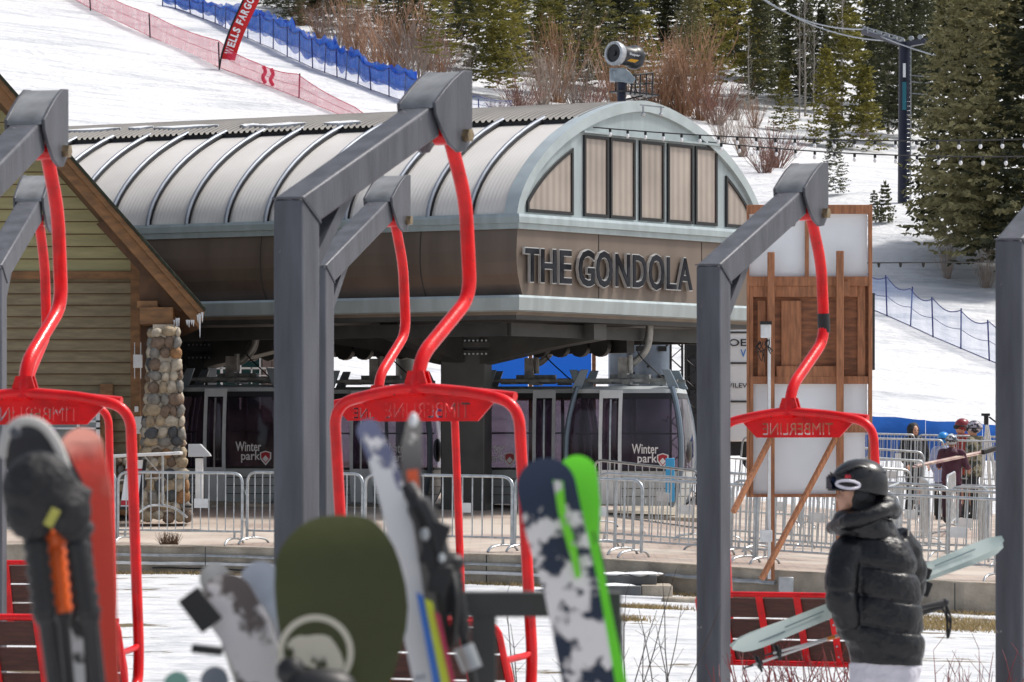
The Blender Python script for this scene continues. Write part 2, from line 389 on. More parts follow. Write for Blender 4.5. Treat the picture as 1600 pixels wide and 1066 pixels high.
def tag(o, label=None, cat=None, group=None, kind=None):
    if label: o['label'] = label
    if cat: o['category'] = cat
    if group: o['group'] = group
    if kind: o['kind'] = kind
    return o
def thing(name, label, cat, loc=(0, 0, 0), group=None, rz=0.):
    o = bpy.data.objects.new(name, None); C.objects.link(o); o.location = loc; o.rotation_euler.z = rz
    o.empty_display_size = .2
    return tag(o, label, cat, group)
def dup(src, loc=None, rz=None, label=None, scale=None):
    def cp(o, par):
        c = o.copy(); C.objects.link(c); c.parent = par
        for ch in [x for x in bpy.data.objects if x.parent == o and x is not c]: cp(ch, c)
        return c
    r = cp(src, None)
    if loc is not None: r.location = loc
    if rz is not None: r.rotation_euler.z = rz
    if label: r['label'] = label
    if scale: r.scale = scale if isinstance(scale, (tuple, list)) else (scale,) * 3
    return r
def smoothpath(pts, n=6):
    pts = [Vector(p) for p in pts]; out = []
    for i in range(len(pts) - 1):
        p0 = pts[max(i - 1, 0)]; p1 = pts[i]; p2 = pts[i + 1]; p3 = pts[min(i + 2, len(pts) - 1)]
        for k in range(n):
            t = k / n
            out.append(.5 * ((2 * p1) + (p2 - p0) * t + (2 * p0 - 5 * p1 + 4 * p2 - p3) * t * t + (3 * p1 - p0 - 3 * p2 + p3) * t ** 3))
    out.append(pts[-1]); return out
def roundpath(pts, rad, n=5):                       # polyline with rounded corners
    pts = [Vector(p) for p in pts]; out = [pts[0]]
    for i in range(1, len(pts) - 1):
        a = (pts[i - 1] - pts[i]); b = (pts[i + 1] - pts[i]); r = min(rad, a.length * .49, b.length * .49)
        p = pts[i] + a.normalized() * r; q = pts[i] + b.normalized() * r
        for k in range(n + 1):
            t = k / n; out.append((1 - t) ** 2 * p + 2 * t * (1 - t) * pts[i] + t * t * q)
    out.append(pts[-1]); return out
ORD = ['first', 'second', 'third', 'fourth', 'fifth', 'sixth', 'seventh', 'eighth', 'ninth', 'tenth', 'eleventh', 'twelfth', 'thirteenth', 'fourteenth', 'fifteenth', 'sixteenth', 'seventeenth', 'eighteenth', 'nineteenth', 'twentieth',
       'twenty-first', 'twenty-second', 'twenty-third', 'twenty-fourth', 'twenty-fifth', 'twenty-sixth', 'twenty-seventh', 'twenty-eighth', 'twenty-ninth', 'thirtieth']

# ------------------------------------------------------------------ setting
b = MB(); b.grid(170, 230, lambda u, v: ((lambda x, y: (x, y, hill_z(x, y)))(lerp(-130, 150, u), 109 + 480 * v ** 1.35)))
tag(b.build('snow_slope', M['snowhill'], smooth=180), kind='structure')
b = MB(); b.grid(120, 60, lambda u, v: (lambda x: (x, lerp(edge_y(x) - .2, 113, v), plaza_z(x, lerp(edge_y(x) - .2, 113, v))))(lerp(-60, 70, u)))
tag(b.build('paved_plaza', M['paver'], smooth=180), kind='structure')
b = MB(); b.grid(130, 110, lambda u, v: (lambda x: (x, lerp(-15, edge_y(x) + .1, v), low_z(x, lerp(-15, edge_y(x) + .1, v))))(lerp(-60, 70, u)))
tag(b.build('snowy_ground', M['snowlow'], smooth=180), kind='structure')


# ------------------------------------------------------------------ gondola station
CX, CY = .085, 85.0
UX, UY = .545, .8385; VX, VY = -.8385, .545
def S(u, v, z): return Vector((CX + UX * u + VX * v, CY + UY * u + VY * v, z))
U3 = Vector((UX, UY, 0)); V3 = Vector((VX, VY, 0)); W = 8.0; LEN = 12.5; ZB = 5.92; AH = 2.05; NE = 1.66
def arch(u, grow=0.):
    a = abs(u - W / 2) / (W / 2 + grow)
    return ZB + (AH + grow) * max(0, 1 - a ** NE) ** (1 / NE)
def archpts(u0, u1, n, grow=0.):
    out = []
    for i in range(n + 1):
        # denser near the springing
        t = i / n; u = lerp(u0, u1, t); out.append((u, arch(u, grow)))
    return out
def arch_t(n, grow=0., t0=0., t1=1.):                # parametric sampling by angle
    out = []
    for i in range(n + 1):
        th = math.pi * lerp(t0, t1, i / n); c, s_ = math.cos(th), math.sin(th)
        u = W / 2 - (W / 2 + grow) * math.copysign(abs(c) ** (2 / NE), c); z = ZB + (AH + grow) * s_ ** (2 / NE)
        out.append((u, z))
    return out
corr = wave_mat('translucent corrugated sheet', (.58, .555, .53), (.84, .815, .78), 13., tuple(V3), .28, .08, wc=.12)
corr_u = wave_mat('beige corrugated glazing', (.21, .18, .16), (.46, .395, .345), 5.2, tuple(U3), .3, .06, wc=.3, coat=.8)
darkroof = mat('dark corrugated roof metal', (.105, .10, .095), .5, .2, .35, 1.2)
brown = mat('bronze fascia sheet', (.20, .155, .13), .36, .55, .15, .7, .02, 30, stretch=(3, 3, .5))
brownf = mat('taupe fascia panel', (.185, .148, .12), .5, .15, .14, .8, stretch=(2, 2, .5))
st = thing('gondola_station', 'brown and grey barrel roofed gondola station lettered THE GONDOLA', 'station', (CX, CY, plaza_z(0, 85)))
# barrel skin (both sides) up to the dark roof
SPL = .30
for nm, (a0, a1) in (('wall_sheet', (0, .345)), ('wall_sheet', (.655, 1))):
    b = MB(); pr = arch_t(16, 0, a0, a1)
    b.grid(16, 2, lambda i, j: S(pr[round(i * 16)][0], lerp(.06, LEN, j), pr[round(i * 16)][1]))
    b.build(nm, corr, st, smooth=180)
# corrugated dark roof with toothed edge
b = MB(); pr = arch_t(22, .07, .325, .675); NS = 400
def roofpt(i, j):
    u, z = pr[round(i * 22)]; v = lerp(.1, LEN + .1, j); k = round(j * NS)
    e = .022 * (1 if k % 4 in (1, 2) else -1)
    return S(u, v, z + e)
b.grid(22, NS, roofpt); roof = b.build('roof', darkroof, st, smooth=20)
b = MB()
for tt in (.325, .675):
    u, z = arch_t(2, .03, tt, tt + .0001)[0]
    b.bar(S(u, .1, z - .03), S(u, LEN, z - .03), .16, .09)
b.build('gutter', M['black'], roof)
b = MB()
for (v, sz, t) in ((5.2, .5, .34), (6.6, .7, .345), (7.3, .25, .35), (8.8, .9, .36), (9.9, .35, .37), (11.0, .8, .37), (3.2, .3, .36)):
    rg = []
    for k_ in range(9):
        q = k_ / 8; hw_ = .011 * math.sin(math.pi * (q * .94 + .03)) * (1 + .5 * noise.noise((v * 3 + q * 5, 0, 0))); tc_ = t + .008 + .004 * noise.noise((v, q * 4, 5)); pp = [arch_t(1, g_, tt, tt + .0001)[0] for g_, tt in ((.06, tc_ - hw_), (.115, tc_ - hw_ * .7), (.115, tc_ + hw_ * .7), (.06, tc_ + hw_))]
        rg.append([S(u, v + (q - .5) * sz * 1.6, z) for u, z in pp])
    b.loft(rg)
b.build('snow_patch', M['snow'], roof)
ribmat = mat('pale rib aluminium', (.27, .30, .35), .35, .4, .1, 4)
k = 0; v = .9
while v < LEN:
    b = MB(); pr = arch_t(12, .05, .0, .335)
    pts = [S(u, v, z) for u, z in pr]
    b.m = 1; b.loft([[p + V3 * .065 + Vector((0, 0, -.02)), p - V3 * .065 + Vector((0, 0, -.02)), p - V3 * .065 + Vector((0, 0, .006)), p + V3 * .065 + Vector((0, 0, .006))] for p in pts])
    b.m = 0; b.tube([p + Vector((0, 0, .01)) - U3 * .03 for p in pts], .036, 8)
    b.build('rib', [ribmat, M['black']], st); v += .84
# front arch wall
wp = arch_t(48)
b = MB(); b.prism([S(u, 0, z) for u, z in wp][::-1], V3 * .12); b.build('front_wall', M['trim'], st, smooth=20)
b = MB(); b.prism([S(u, LEN, z) for u, z in wp], -V3 * .12); b.build('rear_wall', corr_u, st, smooth=20)
po = arch_t(48, .09); pi_ = arch_t(48, -.10)
b = MB(); rings = []
for (uo, zo), (ui, zi) in zip(po, pi_):
    rings.append([S(uo, -.06, zo), S(ui, -.06, zi), S(ui, .2, zi), S(uo, .2, zo)])
b.loft(rings); b.build('arch_trim', mat('arch edge trim', (.47, .54, .56), .35, .35, .1, 3), st, smooth=40)
# windows
def window(poly, name='window'):
    """poly in (u,z), ccw; dark frame ring + pane"""
    cx = sum(p[0] for p in poly) / len(poly); cz = sum(p[1] for p in poly) / len(poly)
    def inset(d):
        out = []; n = len(poly)
        for i in range(n):
            p0 = Vector(poly[i - 1]); p = Vector(poly[i]); p1 = Vector(poly[(i + 1) % n])
            e0 = (p - p0).normalized(); e1 = (p1 - p).normalized(); n0 = Vector((-e0.y, e0.x)); n1 = Vector((-e1.y, e1.x))
            m_ = (n0 + n1); m_ = m_ / max(.35, m_.dot(n0)) if m_.length > 1e-5 else n0
            out.append(p + m_ * d)
        return out
    q = inset(.055); b = MB(); n = len(poly); vs = []
    for (p, r_) in zip(poly, q): vs += [S(p[0], -.035, p[1]), S(r_[0], -.035, r_[1]), S(r_[0], 0.0, r_[1]), S(p[0], 0.0, p[1])]
    fs = []
    for i in range(n):
        a = i * 4; c = ((i + 1) % n) * 4
        fs += [(a, a + 1, c + 1, c), (a + 1, a + 2, c + 2, c + 1), (a + 3, a, c, c + 3)]
    b.add(vs, fs); w = b.build(name, M['black'], st, smooth=20)
    b = MB(); b.add([S(p[0], -.012, p[1]) for p in q], [list(range(n))]); b.build('pane', corr_u, w, flat=True)
ZW0, ZW1 = 5.99, 7.37
def Ufrom(px, py=None):
    t = (px - 800) / F; return (t * CY - CX) / (UX - t * UY)
for (a, c) in ((911, 949), (952, 991), (998, 1036), (1042, 1081), (1085, 1119)):
    u0, u1 = Ufrom(a), Ufrom(c); window([(u0, ZW0), (u1, ZW0), (u1, ZW1), (u0, ZW1)])
def qwin(u0, u1, left):
    pts = []; n = 12
    for i in range(n + 1):
        u = lerp(u0, u1, (i / n) ** (1.7 if left else 1) if left else 1 - (1 - i / n) ** 1.7); pts.append((u, max(ZW0 + .02, arch(u) - .30)))
    if left: poly = [(u0 - .0, ZW0), (u1, ZW0)] + pts[::-1]
    else: poly = [(u0, ZW0), (u1, ZW0)] + pts[::-1]
    out = []
    for p in poly:
        if not out or (Vector(p) - Vector(out[-1])).length > .03: out.append(p)
    window(out)
qwin(Ufrom(822), Ufrom(894), True); qwin(Ufrom(1133), W - Ufrom(822) + .05, False)
# window head lip
b = MB(); b.bar(S(Ufrom(907), -.04, ZW1 + .05), S(Ufrom(1123), -.04, ZW1 + .05), .09, .035); b.build('window_head', M['trim'], st)
# bands: fascia. section (out, z) along a side
def band(name, sec, m, sides='flbr', sm=40):
    b = MB()
    def corner(o): return [(-o, -o), (W + o, -o), (W + o, LEN + o), (-o, LEN + o)]
    rings = []
    for (o, z) in sec:
        cs = corner(o); rings.append([S(u, v, z) for (u, v) in cs])
    for i in range(len(rings) - 1):
        for j in range(4):
            k2 = (j + 1) % 4
            b.add([rings[i][j], rings[i][k2], rings[i + 1][k2], rings[i + 1][j]], [(0, 1, 2, 3)])
    return b.build(name, m, st, smooth=sm)
band('upper_band', [(-.05, 5.95), (.10, 5.95), (.12, 5.90), (.12, 5.80), (.08, 5.79), (.08, 5.70), (-.05, 5.70)], M['trim'], sm=20)
prof = [(.0, 5.70)]
b = MB()
# front fascia flat (v=-.03), sides curved
secz = [5.70, 5.55, 5.35, 5.15, 4.95, 4.78, 4.60]; seco = [.03, .05, .065, .06, .03, -.03, -.12]
cols = []
b = MB(); b.add([S(-seco[0] + .0, -.03, 5.70)] , [])
b = MB()
fl = [S(-o, -.03, z) for o, z in zip(seco, secz)]; fr = [S(W + o, -.03, z) for o, z in zip(seco, secz)]
b.add(fl + fr[::-1], [list(range(14))])
seams = b.build('front_fascia', brownf, st, flat=True)
b = MB()
for u in (Ufrom(933), Ufrom(1094)): b.bar(S(u, -.034, 4.62), S(u, -.034, 5.69), .012, .006, up=V3)
b.build('seam', M['black'], seams)
b = MB()
for i in range(6):
    for (f, sgn) in ((lambda o: -o, 1), (lambda o: W + o, -1)):
        q = [S(f(seco[i]), -.03, secz[i]), S(f(seco[i]), LEN, secz[i]), S(f(seco[i + 1]), LEN, secz[i + 1]), S(f(seco[i + 1]), -.03, secz[i + 1])]
        b.add(q, [(0, 1, 2, 3)])
b.add([S(-.03, LEN, 5.7), S(W + .03, LEN, 5.7), S(W, LEN, 4.6), S(0, LEN, 4.6)], [(0, 1, 2, 3)])
sf = b.build('side_fascia', brown, st, smooth=60)
b = MB()
for v in (1.9, 5.2, 8.6):
    for i in range(6): b.bar(S(-seco[i] - .006, v, secz[i]), S(-seco[i + 1] - .006, v, secz[i + 1]), .012, .012, up=U3)
b.build('seam', M['dark'], sf)
band('lower_trim', [(-.14, 4.60), (.10, 4.60), (.13, 4.56), (.10, 4.35), (.02, 4.33), (-.2, 4.33)], M['trim'], sm=20)
band('soffit_lip', [(.0, 4.33), (-.10, 4.22), (-.35, 4.22)], mat('tan soffit metal', (.20, .17, .14), .5, .3, .2, 2), sm=20)
b = MB(); b.prism([S(u, v, 4.20) for u, v in ((.05, .05), (W - .05, .05), (W - .05, LEN - .05), (.05, LEN - .05))], (0, 0, .1)); b.build('soffit', M['dark'], st)
# perimeter rail under soffit
b = MB()
for a, c in (((.5, .5), (.5, LEN)), ((.5, .5), (W - .5, .5)), ((W - .5, .5), (W - .5, LEN))):
    b.bar(S(*a, 4.05), S(*c, 4.05), .12, .22)
b.build('cable_rail', M['dark'], st)
# machinery beam along the station: tyre bank
b = MB()
b.bar(S(5.2, 1.0, 3.95), S(5.2, 12.2, 3.95), .25, .42)
for i in range(26):
    p = S(4.85, 1.4 + i * .42, 3.86); b.cyl(p - U3 * .06, p + U3 * .06, .19, n=12)
b.build('drive_beam', M['dark'], st)
# pillars with flange and tapered beams
for (u, v) in ((3.0, 3.0), (3.0, 8.95)):
    base = S(u, v, 0); gz = plaza_z(base.x, base.y) - .1
    b = MB(); b.box((base.x, base.y, (gz + 4.2) / 2), (.78, .62, 4.2 - gz), rz=R(-12)); pil = b.build('pillar', M['dark2'], st, bev=.02)
    b = MB(); b.box((base.x, base.y, 3.86), (1.0, .84, .10), rz=R(-12)); b.box((base.x, base.y, 3.74), (1.0, .84, .05), rz=R(-12)); b.build('flange', M['dark'], pil, bev=.006)
    b = MB(); rm = Matrix.Rotation(R(-12), 3, 'Z')
    for i in range(13):
        for z in (3.93, 3.70): b.cyl(base + rm @ Vector((-.45 + i * .075, -.43, z)), base + rm @ Vector((-.45 + i * .075, -.46, z)), .018, n=6)
    b.build('bolt_row', M['galv'], pil)
    for sg in (-1, 1):
        b = MB(); q = [S(u, v + sg * .42, 4.19), S(u, v + sg * 2.75, 4.19), S(u, v + sg * 2.75, 3.92), S(u, v + sg * 1.9, 3.80), S(u, v + sg * .42, 3.52)]
        b.prism([p - U3 * .2 for p in q], U3 * .4); b.build('tapered_beam', M['dark2'], st, smooth=20)
        b = MB(); q = [S(u + sg * .35, v, 4.19), S(u + sg * 2.4, v, 4.19), S(u + sg * 2.4, v, 3.95), S(u + sg * .35, v, 3.55)]
        b.prism([p - V3 * .18 for p in q], V3 * .36); b.build('tapered_beam', M['dark'], st, smooth=20)
for (px, d, r) in ((635, 95.5, .20),):
    p = P(px, 700, d); b = MB(); b.cyl((p.x, p.y, plaza_z(p.x, p.y) - .1), (p.x, p.y, 4.2), r, n=24); b.build('round_column', mat('pale grey column', (.36, .39, .39), .4, .2, .15, 1), st)
# lettering
b = MB(); sg = thing('station_lettering', '', '') ; bpy.data.objects.remove(sg)
u0 = Ufrom(812); u1 = Ufrom(1074)
silver = mat('silver letter edge', (.62, .63, .64), .3, .6)
blk = mat('gloss black letter face', (.005, .006, .010), .5, 0, spec=.1, col2=(.022, .025, .032), vscale=1.2, contrast=(.50, .42))  # second, greyer tone paints the reflected gradient into the black
wA = u1 - u0
LP = (('T', 811, 833.5), ('H', 835.5, 860.5), ('E', 865, 884.5), ('G', 894, 920.5), ('O', 921.5, 948.5), ('N', 952, 975.5), ('D', 979, 1002), ('O', 1004, 1029.5), ('L', 1032, 1048.5), ('A', 1049.5, 1073.5))
b = MB(); b2 = MB(); bo = .017
for ch_, x0_, x1_ in LP:
    ua, ub = Ufrom(x0_), Ufrom(x1_); e = .03 if ch_ in 'GO' else 0
    b.text(ch_, S(ua, -.09, 4.81 - e), U3, (0, 0, 1), ub - ua, .59 + 2 * e, .05, .034)
    b2.text(ch_, S(ua + bo, -.122, 4.81 - e + bo), U3, (0, 0, 1), ub - ua - 2 * bo, .59 + 2 * e - 2 * bo, .012, .014)
le = b.build('lettering', silver, st, flat=True); b2.build('letter_face', blk, le, flat=True)
# small lights on ridge of front
b = MB()
for px in (1005, 1033):
    p = P(px, 166, 86); b.tube([p, p + Vector((0, 0, -.10))], .02, 6); b.ball(p + Vector((0, 0, -.14)), .04, 8)
b.bar(P(1000, 164, 86), P(1038, 168, 86), .03, .02)
b.build('ridge_lamp', M['galv'], st)

# festoon light strings
def festoon(pa, pb, sag, n, label, first=.03, last=1.):
    pts = []
    for i in range(41):
        t = i / 40; p = pa.lerp(pb, t); p.z -= sag * 4 * t * (1 - t); pts.append(p)
    root = thing('light_string', label, 'string lights', pts[0], 'festoon light strings')
    b = MB(); b.tube(pts, .011, 5); b.build('cable', mat('dark flex', (.05, .05, .05), .6), root)
    for i in range(n):
        t = lerp(first, last, i / (n - 1)); q = t * 40; k_ = min(39, int(q)); p = pts[k_].lerp(pts[k_ + 1], q - k_)
        b = MB(); b.cyl(p, p + Vector((0, 0, -.055)), .022, n=8); b.m = 1; b.ball(p + Vector((0, 0, -.095)), (.029, .029, .038), 10); b.build('bulb', [M['black'], M['bulb']], root)
festoon(P(927, 199, 85.2), P(1680, 215, 74), .12, 24, 'long upper string of white bulbs running right from the arch top of the gondola station', .04, .99)
festoon(P(1107, 222, 86), P(1690, 243, 73), .10, 18, 'lower string of white bulbs starting beside the right end of the tall station windows', .04, .99)
ca, cb_ = P(1340, 411, 79), P(1700, 409, 70); root = thing('light_cable', 'light cable with three empty sockets strung at mid height right of the cedar board', 'cable', ca)
b = MB(); b.tube([ca.lerp(cb_, i / 20) for i in range(21)], .010, 5); b.build('cable', MATS['dark flex'], root)
for px in (1377, 1414, 1452): b = MB(); p = ca.lerp(cb_, (px - 1340) / 360.); b.cyl(p, p + Vector((0, 0, -.07)), .028, .015, n=8); b.build('socket', M['black'], root)

# ------------------------------------------------------------------ gondola cabins
cab_grey = mat('silver grey cabin panel', (.46, .50, .51), .4, .1, .12, 3)
cab_sil = mat('bright cabin frame', (.72, .76, .78), .4, .0, .1, 5)
logo_red = mat('logo red', (.42, .015, .03), .4); logo_w = mat('logo white', (.80, .79, .78), .4)
CHX = 1.0
def cprof(z):   # half length, half depth, at height z
    return (interp(z, [0, .25, .6, 1.1, 1.6, 2.0, 2.08], [.86, .98, 1.05, 1.06, 1.0, .90, .86]), interp(z, [0, .25, .6, 1.1, 1.6, 2.0, 2.08], [.72, .80, .86, .86, .80, .72, .70]))
def rrect(z, g=0., r=.22, n=5):
    hx, hy = cprof(z); hx += g; hy += g; pts = []
    for (sx, sy, a0) in ((1, 1, 0), (-1, 1, 90), (-1, -1, 180), (1, -1, 270)):
        for i in range(n + 1):
            a = R(a0 + 90 * i / n); pts.append(Vector((sx * (hx - r) + r * math.cos(a), sy * (hy - r) + r * math.sin(a), z)))
    return pts
def strip(b, x0, x1, z0, z1, g, th=.02, n=8, sides=(-1,)):     # curved strip following the bulge
    for sgn in sides:
        rings = []
        for i in range(n + 1):
            z = lerp(z0, z1, i / n); hy = cprof(z)[1] + g
            rings.append([Vector((x0, sgn * (hy), z)), Vector((x1, sgn * hy, z)), Vector((x1, sgn * (hy - th), z)), Vector((x0, sgn * (hy - th), z))])
        b.loft(rings)
def make_cabin(mirror=False, logo_side=1):
    sx = -1 if mirror else 1
    root = thing('gondola_cabin', 'gondola cabin', 'gondola cabin', (0, 0, 0), 'gondola cabins parked in the station')
    b = MB(); b.loft([rrect(z) for z in (.0, .08, .2, .35, .5, .60)]); lower = b.build('lower_panel', cab_grey, root, smooth=50)
    b = MB()
    for z in (.16, .30, .44): b.loft([rrect(z - .006, .004), rrect(z + .006, .004)], False)
    b.build('panel_groove', M['dark'], lower)
    b = MB(); b.loft([rrect(z) for z in (.60, .8, 1.0, 1.2, 1.4, 1.6, 1.8, 1.96)], False); b.build('glazing', M['glass'], root, smooth=180)
    b = MB(); b.loft([rrect(z, .015) for z in (1.95, 2.02)]); b.loft([rrect(2.02, -.02), rrect(2.07, -.12)]); roof = b.build('roof', cab_grey, root, smooth=40)
    b = MB(); b.loft([rrect(1.86, .006), rrect(1.95, .006)], False); b.loft([rrect(.60, .006), rrect(.64, .006)], False); b.build('gasket', M['black'], root)
    # interior: bench and rear dark
    b = MB(); b.box((.75, 0, .55), (.4, 1.2, .1)); b.box((-.75, 0, .55), (.4, 1.2, .1)); b.build('bench', M['black'], root)
    b = MB(); b.tube([(-.95, 0, 1.25), (.95, 0, 1.25)], .018, 6); b.build('handrail', M['dark'], root)
    # corner pillars
    b = MB()
    for cx in (-1, 1):
        for cy in (-1, 1):
            b.tube([Vector((cx * (cprof(z)[0] - .05), cy * (cprof(z)[1] - .05), z)) for z in (.0, .25, .6, .9, 1.2, 1.5, 1.8, 2.05)], .05, 8)
    b.build('corner_pillar', mat('slate blue pillar', (.17, .22, .27), .35, .4), root)
    # door leaf: silver frame with its own glass, left of centre
    x0, x1 = (-.42 * sx, -.02 * sx); x0, x1 = min(x0, x1), max(x0, x1)
    b = MB(); strip(b, x0, x0 + .06, .03, 2.0, .05); strip(b, x1 - .06, x1, .03, 2.0, .05); strip(b, x0 + .06, x1 - .06, 1.86, 2.0, .05); strip(b, x0 + .06, x1 - .06, .03, .62, .045)
    door = b.build('door', cab_sil, root, smooth=40)
    b = MB(); strip(b, x0, x1, .03, .62, .05, sides=(1,)); strip(b, x0, x0 + .06, .62, 2.0, .05, sides=(1,)); strip(b, x1 - .06, x1, .62, 2.0, .05, sides=(1,)); b.build('door', cab_sil, root, smooth=40)
    b = MB(); strip(b, x0 + .06, x1 - .06, .62, 1.86, .035, .008); b.build('door_glass', M['glass'], door, smooth=180)
    b = MB(); strip(b, (x0 + x1) / 2 - .015, (x0 + x1) / 2 + .015, .62, 1.84, .045, .01); b.build('door_handle', M['galv'], door)
    # ski rack pods on the sides (dark ellipsoid bumpers)
    b = MB(); b.ball((sx * -.02 + (1.06), -.2, .95), (.07, .22, .22), 12); b.ball((-1.06, -.2, .95), (.07, .22, .22), 12)
    b.build('bumper', M['black'], root)
    # roof rack, slanted brackets
    b = MB()
    b.bar((-.9, -.45, 2.17), (.9, -.45, 2.17), .05, .05); b.bar((-.9, .45, 2.17), (.9, .45, 2.17), .05, .05)
    b.bar((-.35, 0, 2.2), (.35, 0, 2.2), .22, .16); b.bar((0, -.5, 2.14), (0, .5, 2.14), .14, .08)
    b.box((-.45, -.3, 2.16), (.3, .12, .1)); b.box((.5, .1, 2.16), (.25, .2, .12))
    b.build('roof_carrier', mat('grey machinery', (.24, .25, .245), .45, .3, .4, 9), roof)
    b = MB()
    for q in (-.85, .85):
        for yy in (-.62, .5):
            b.prism([(q - .09, yy, 2.03), (q + .09, yy, 2.03), (q * .84 + .07, yy, 2.36), (q * .84 - .07, yy, 2.36)], (0, .06, 0))
    b.build('bracket', mat('slate bracket', (.22, .27, .31), .4, .4), roof, bev=.008)
    # suspension arm (curved) with grip
    b = MB(); pts = smoothpath([(-.12, 0, 2.2), (-.10, 0, 2.42), (.1, 0, 2.52), (.28, 0, 2.72), (.34, 0, 3.0), (.33, 0, 3.34)], 5)
    b.tube(pts, .062, 10); b.box((-.12, 0, 2.40), (.16, .26, .36)); b.cyl((.02, -.16, 2.30), (.02, -.16, 2.62), .05, n=10)
    arm = b.build('hanger_arm', mat('galvanised arm', (.34, .34, .32), .45, .3, .3, 8), root, smooth=40)
    b = MB(); b.tube(smoothpath([(.30, -.07, 3.2), (.27, -.09, 2.9), (.15, -.1, 2.66), (.5, -.12, 2.3), (.62, -.1, 2.2)], 5), .012, 5); b.build('brake_cable', M['black'], arm)
    b = MB(); b.box((.33, 0, 3.40), (.34, .22, .14)); b.box((.42, -.05, 3.24), (.22, .06, .05)); b.build('grip', M['galv'], arm, bev=.01)
    # logo
    lx = (.16 if not mirror else -.92)
    hy = cprof(.85)[1] + .03
    b = MB(); b.text('Winter', (lx, -hy, .90), (1, 0, 0), (0, .02, 1), .46, .17, .006, .012); b.text('park', (lx + .10, -hy, .70), (1, 0, 0), (0, .02, 1), .34, .20, .006, .012)
    # shield outline
    sx0, sz0 = lx + .54, .80
    sh = [(-.10, .08), (0, .11), (.10, .08), (.10, -.03), (.0, -.15), (-.10, -.03)]
    b.prism([(sx0 + x, -hy - .004, sz0 + z) for x, z in sh], (0, .006, 0)); b.m = 1
    b.prism([(sx0 + x * .78, -hy - .008, sz0 + .005 + z * .78) for x, z in sh], (0, .003, 0)); b.m = 0
    b.prism([(sx0 - .055, -hy - .012, sz0 - .03), (sx0, -hy - .012, sz0 + .03), (sx0 + .055, -hy - .012, sz0 - .03), (sx0, -hy - .012, sz0 - .09)], (0, .003, 0))
    b.build('logo', [logo_w, logo_red], root, flat=True)
    return root
cabA = make_cabin(False); cabB = make_cabin(True)
cy = math.atan2(VY, VX) - math.pi
def cabpos(px, d, yb): p = P(px, yb, d); return (p.x, p.y, p.z)
def putcab(c, px, d, yb, rz, label): c.location = cabpos(px, d, yb); c.rotation_euler.z = rz; c['label'] = label
putcab(cabA, 985, 89.2, 790, R(-10), 'rightmost gondola cabin with big tinted right window under the station front')
putcab(cabB, 838, 90.8, 787, R(-6), 'dark windowed gondola cabin with logo on its left window, beside the central pillar')
dup(cabA, cabpos(372, 90.5, 785), R(-10), 'leftmost gondola cabin behind the grey kiosk and stone column')
dup(cabA, cabpos(596, 91.2, 787), R(-8), 'gondola cabin left of the central pillar, seen through the red chair bail')
# loading platform kerb below cabins
b = MB(); pts = [P(300, 790, 89.2), P(1100, 790, 88.2), P(1100, 790, 95), P(300, 790, 96)]
zt = .93
b.prism([(p.x, p.y, plaza_z(p.x, p.y) - .2) for p in pts][::-1], (0, 0, .28)); tag(b.build('loading_platform', M['conc'], smooth=20), kind='structure')

# ------------------------------------------------------------------ things behind / under station
# display wall
def skyart():
    m = bpy.data.materials.new('blue sunset print'); m.use_nodes = True; nt = m.node_tree; N = nt.nodes; L = nt.links; bb = N['Principled BSDF']
    tc = N.new('ShaderNodeTexCoord'); n = N.new('ShaderNodeTexNoise'); n.inputs['Scale'].default_value = 1.2; n.inputs['Detail'].default_value = 3
    L.new(tc.outputs['Object'], n.inputs[0]); sp = N.new('ShaderNodeSeparateXYZ'); L.new(tc.outputs['Object'], sp.inputs[0])
    a = N.new('ShaderNodeMath'); a.operation = 'MULTIPLY_ADD'; a.inputs[1].default_value = .85; L.new(n.outputs[0], a.inputs[0]); L.new(sp.outputs['Z'], a.inputs[2])
    r = N.new('ShaderNodeValToRGB'); e = r.color_ramp.elements; e[0].position = .55; e[0].color = (.75, .30, .42, 1); e[1].position = .72; e[1].color = (.10, .22, .75, 1)
    x = r.color_ramp.elements.new(1.0); x.color = (.01, .13, .62, 1)
    L.new(a.outputs[0], r.inputs[0]); L.new(r.outputs[0], bb.inputs['Base Color']); bb.inputs['Roughness'].default_value = .3
    L.new(r.outputs[0], bb.inputs['Emission Color']); bb.inputs['Emission Strength'].default_value = .35
    return m
art = skyart()
scr = thing('display_screen', 'bright blue and pink sunset display wall in two panels behind the gondola cabins', 'display', (P(842, 600, 104).x, 104, plaza_z(0, 104)))
for (x0, x1, y0) in ((757, 825, 530), (833, 924, 531)):
    b = MB(); b.boxp(x0, x1, y0, 620, 104, .08); b.build('panel', art, scr)
b = MB()
for x in (826, 925): b.boxp(x, x + 6, 529, 760, 104.0, .12)
b.boxp(757, 931, 620, 626, 104, .12); b.build('frame', M['cedard'], scr)
# steel drum tower
dr = thing('steel_drum', 'pale blue riveted steel cylinder standing behind the rightmost gondola cabin', 'steel drum', (P(1018, 700, 99).x, 99, 1.0))
b = MB(); p = P(1018, 700, 99); b.cyl((p.x, p.y, 1.0), (p.x, p.y, P(0, 500, 99).z), .39, n=28); b.cyl((p.x - .55, p.y + .3, 1.0), (p.x - .55, p.y + .3, P(0, 506, 99).z), .28, n=24)
b.build('drum', mat('blue grey drum', (.24, .30, .38), .35, .5, .2, 3), dr)
b = MB()
for i in range(20):
    a = R(-160 + random.random() * 140); z = random.uniform(2, 4.2); q = Vector((math.cos(a), math.sin(a), 0)); b.cyl(p * 0 + Vector((p.x, p.y, z)) + q * .385, Vector((p.x, p.y, z)) + q * .41, .025, n=6)
for (xx, yy) in ((1000, 545), (1035, 545), (1000, 590), (1035, 590)): q = P(xx, yy, 98.6); b.box(q, (.16, .08, .10))
b.build('rivet', M['black'], dr)
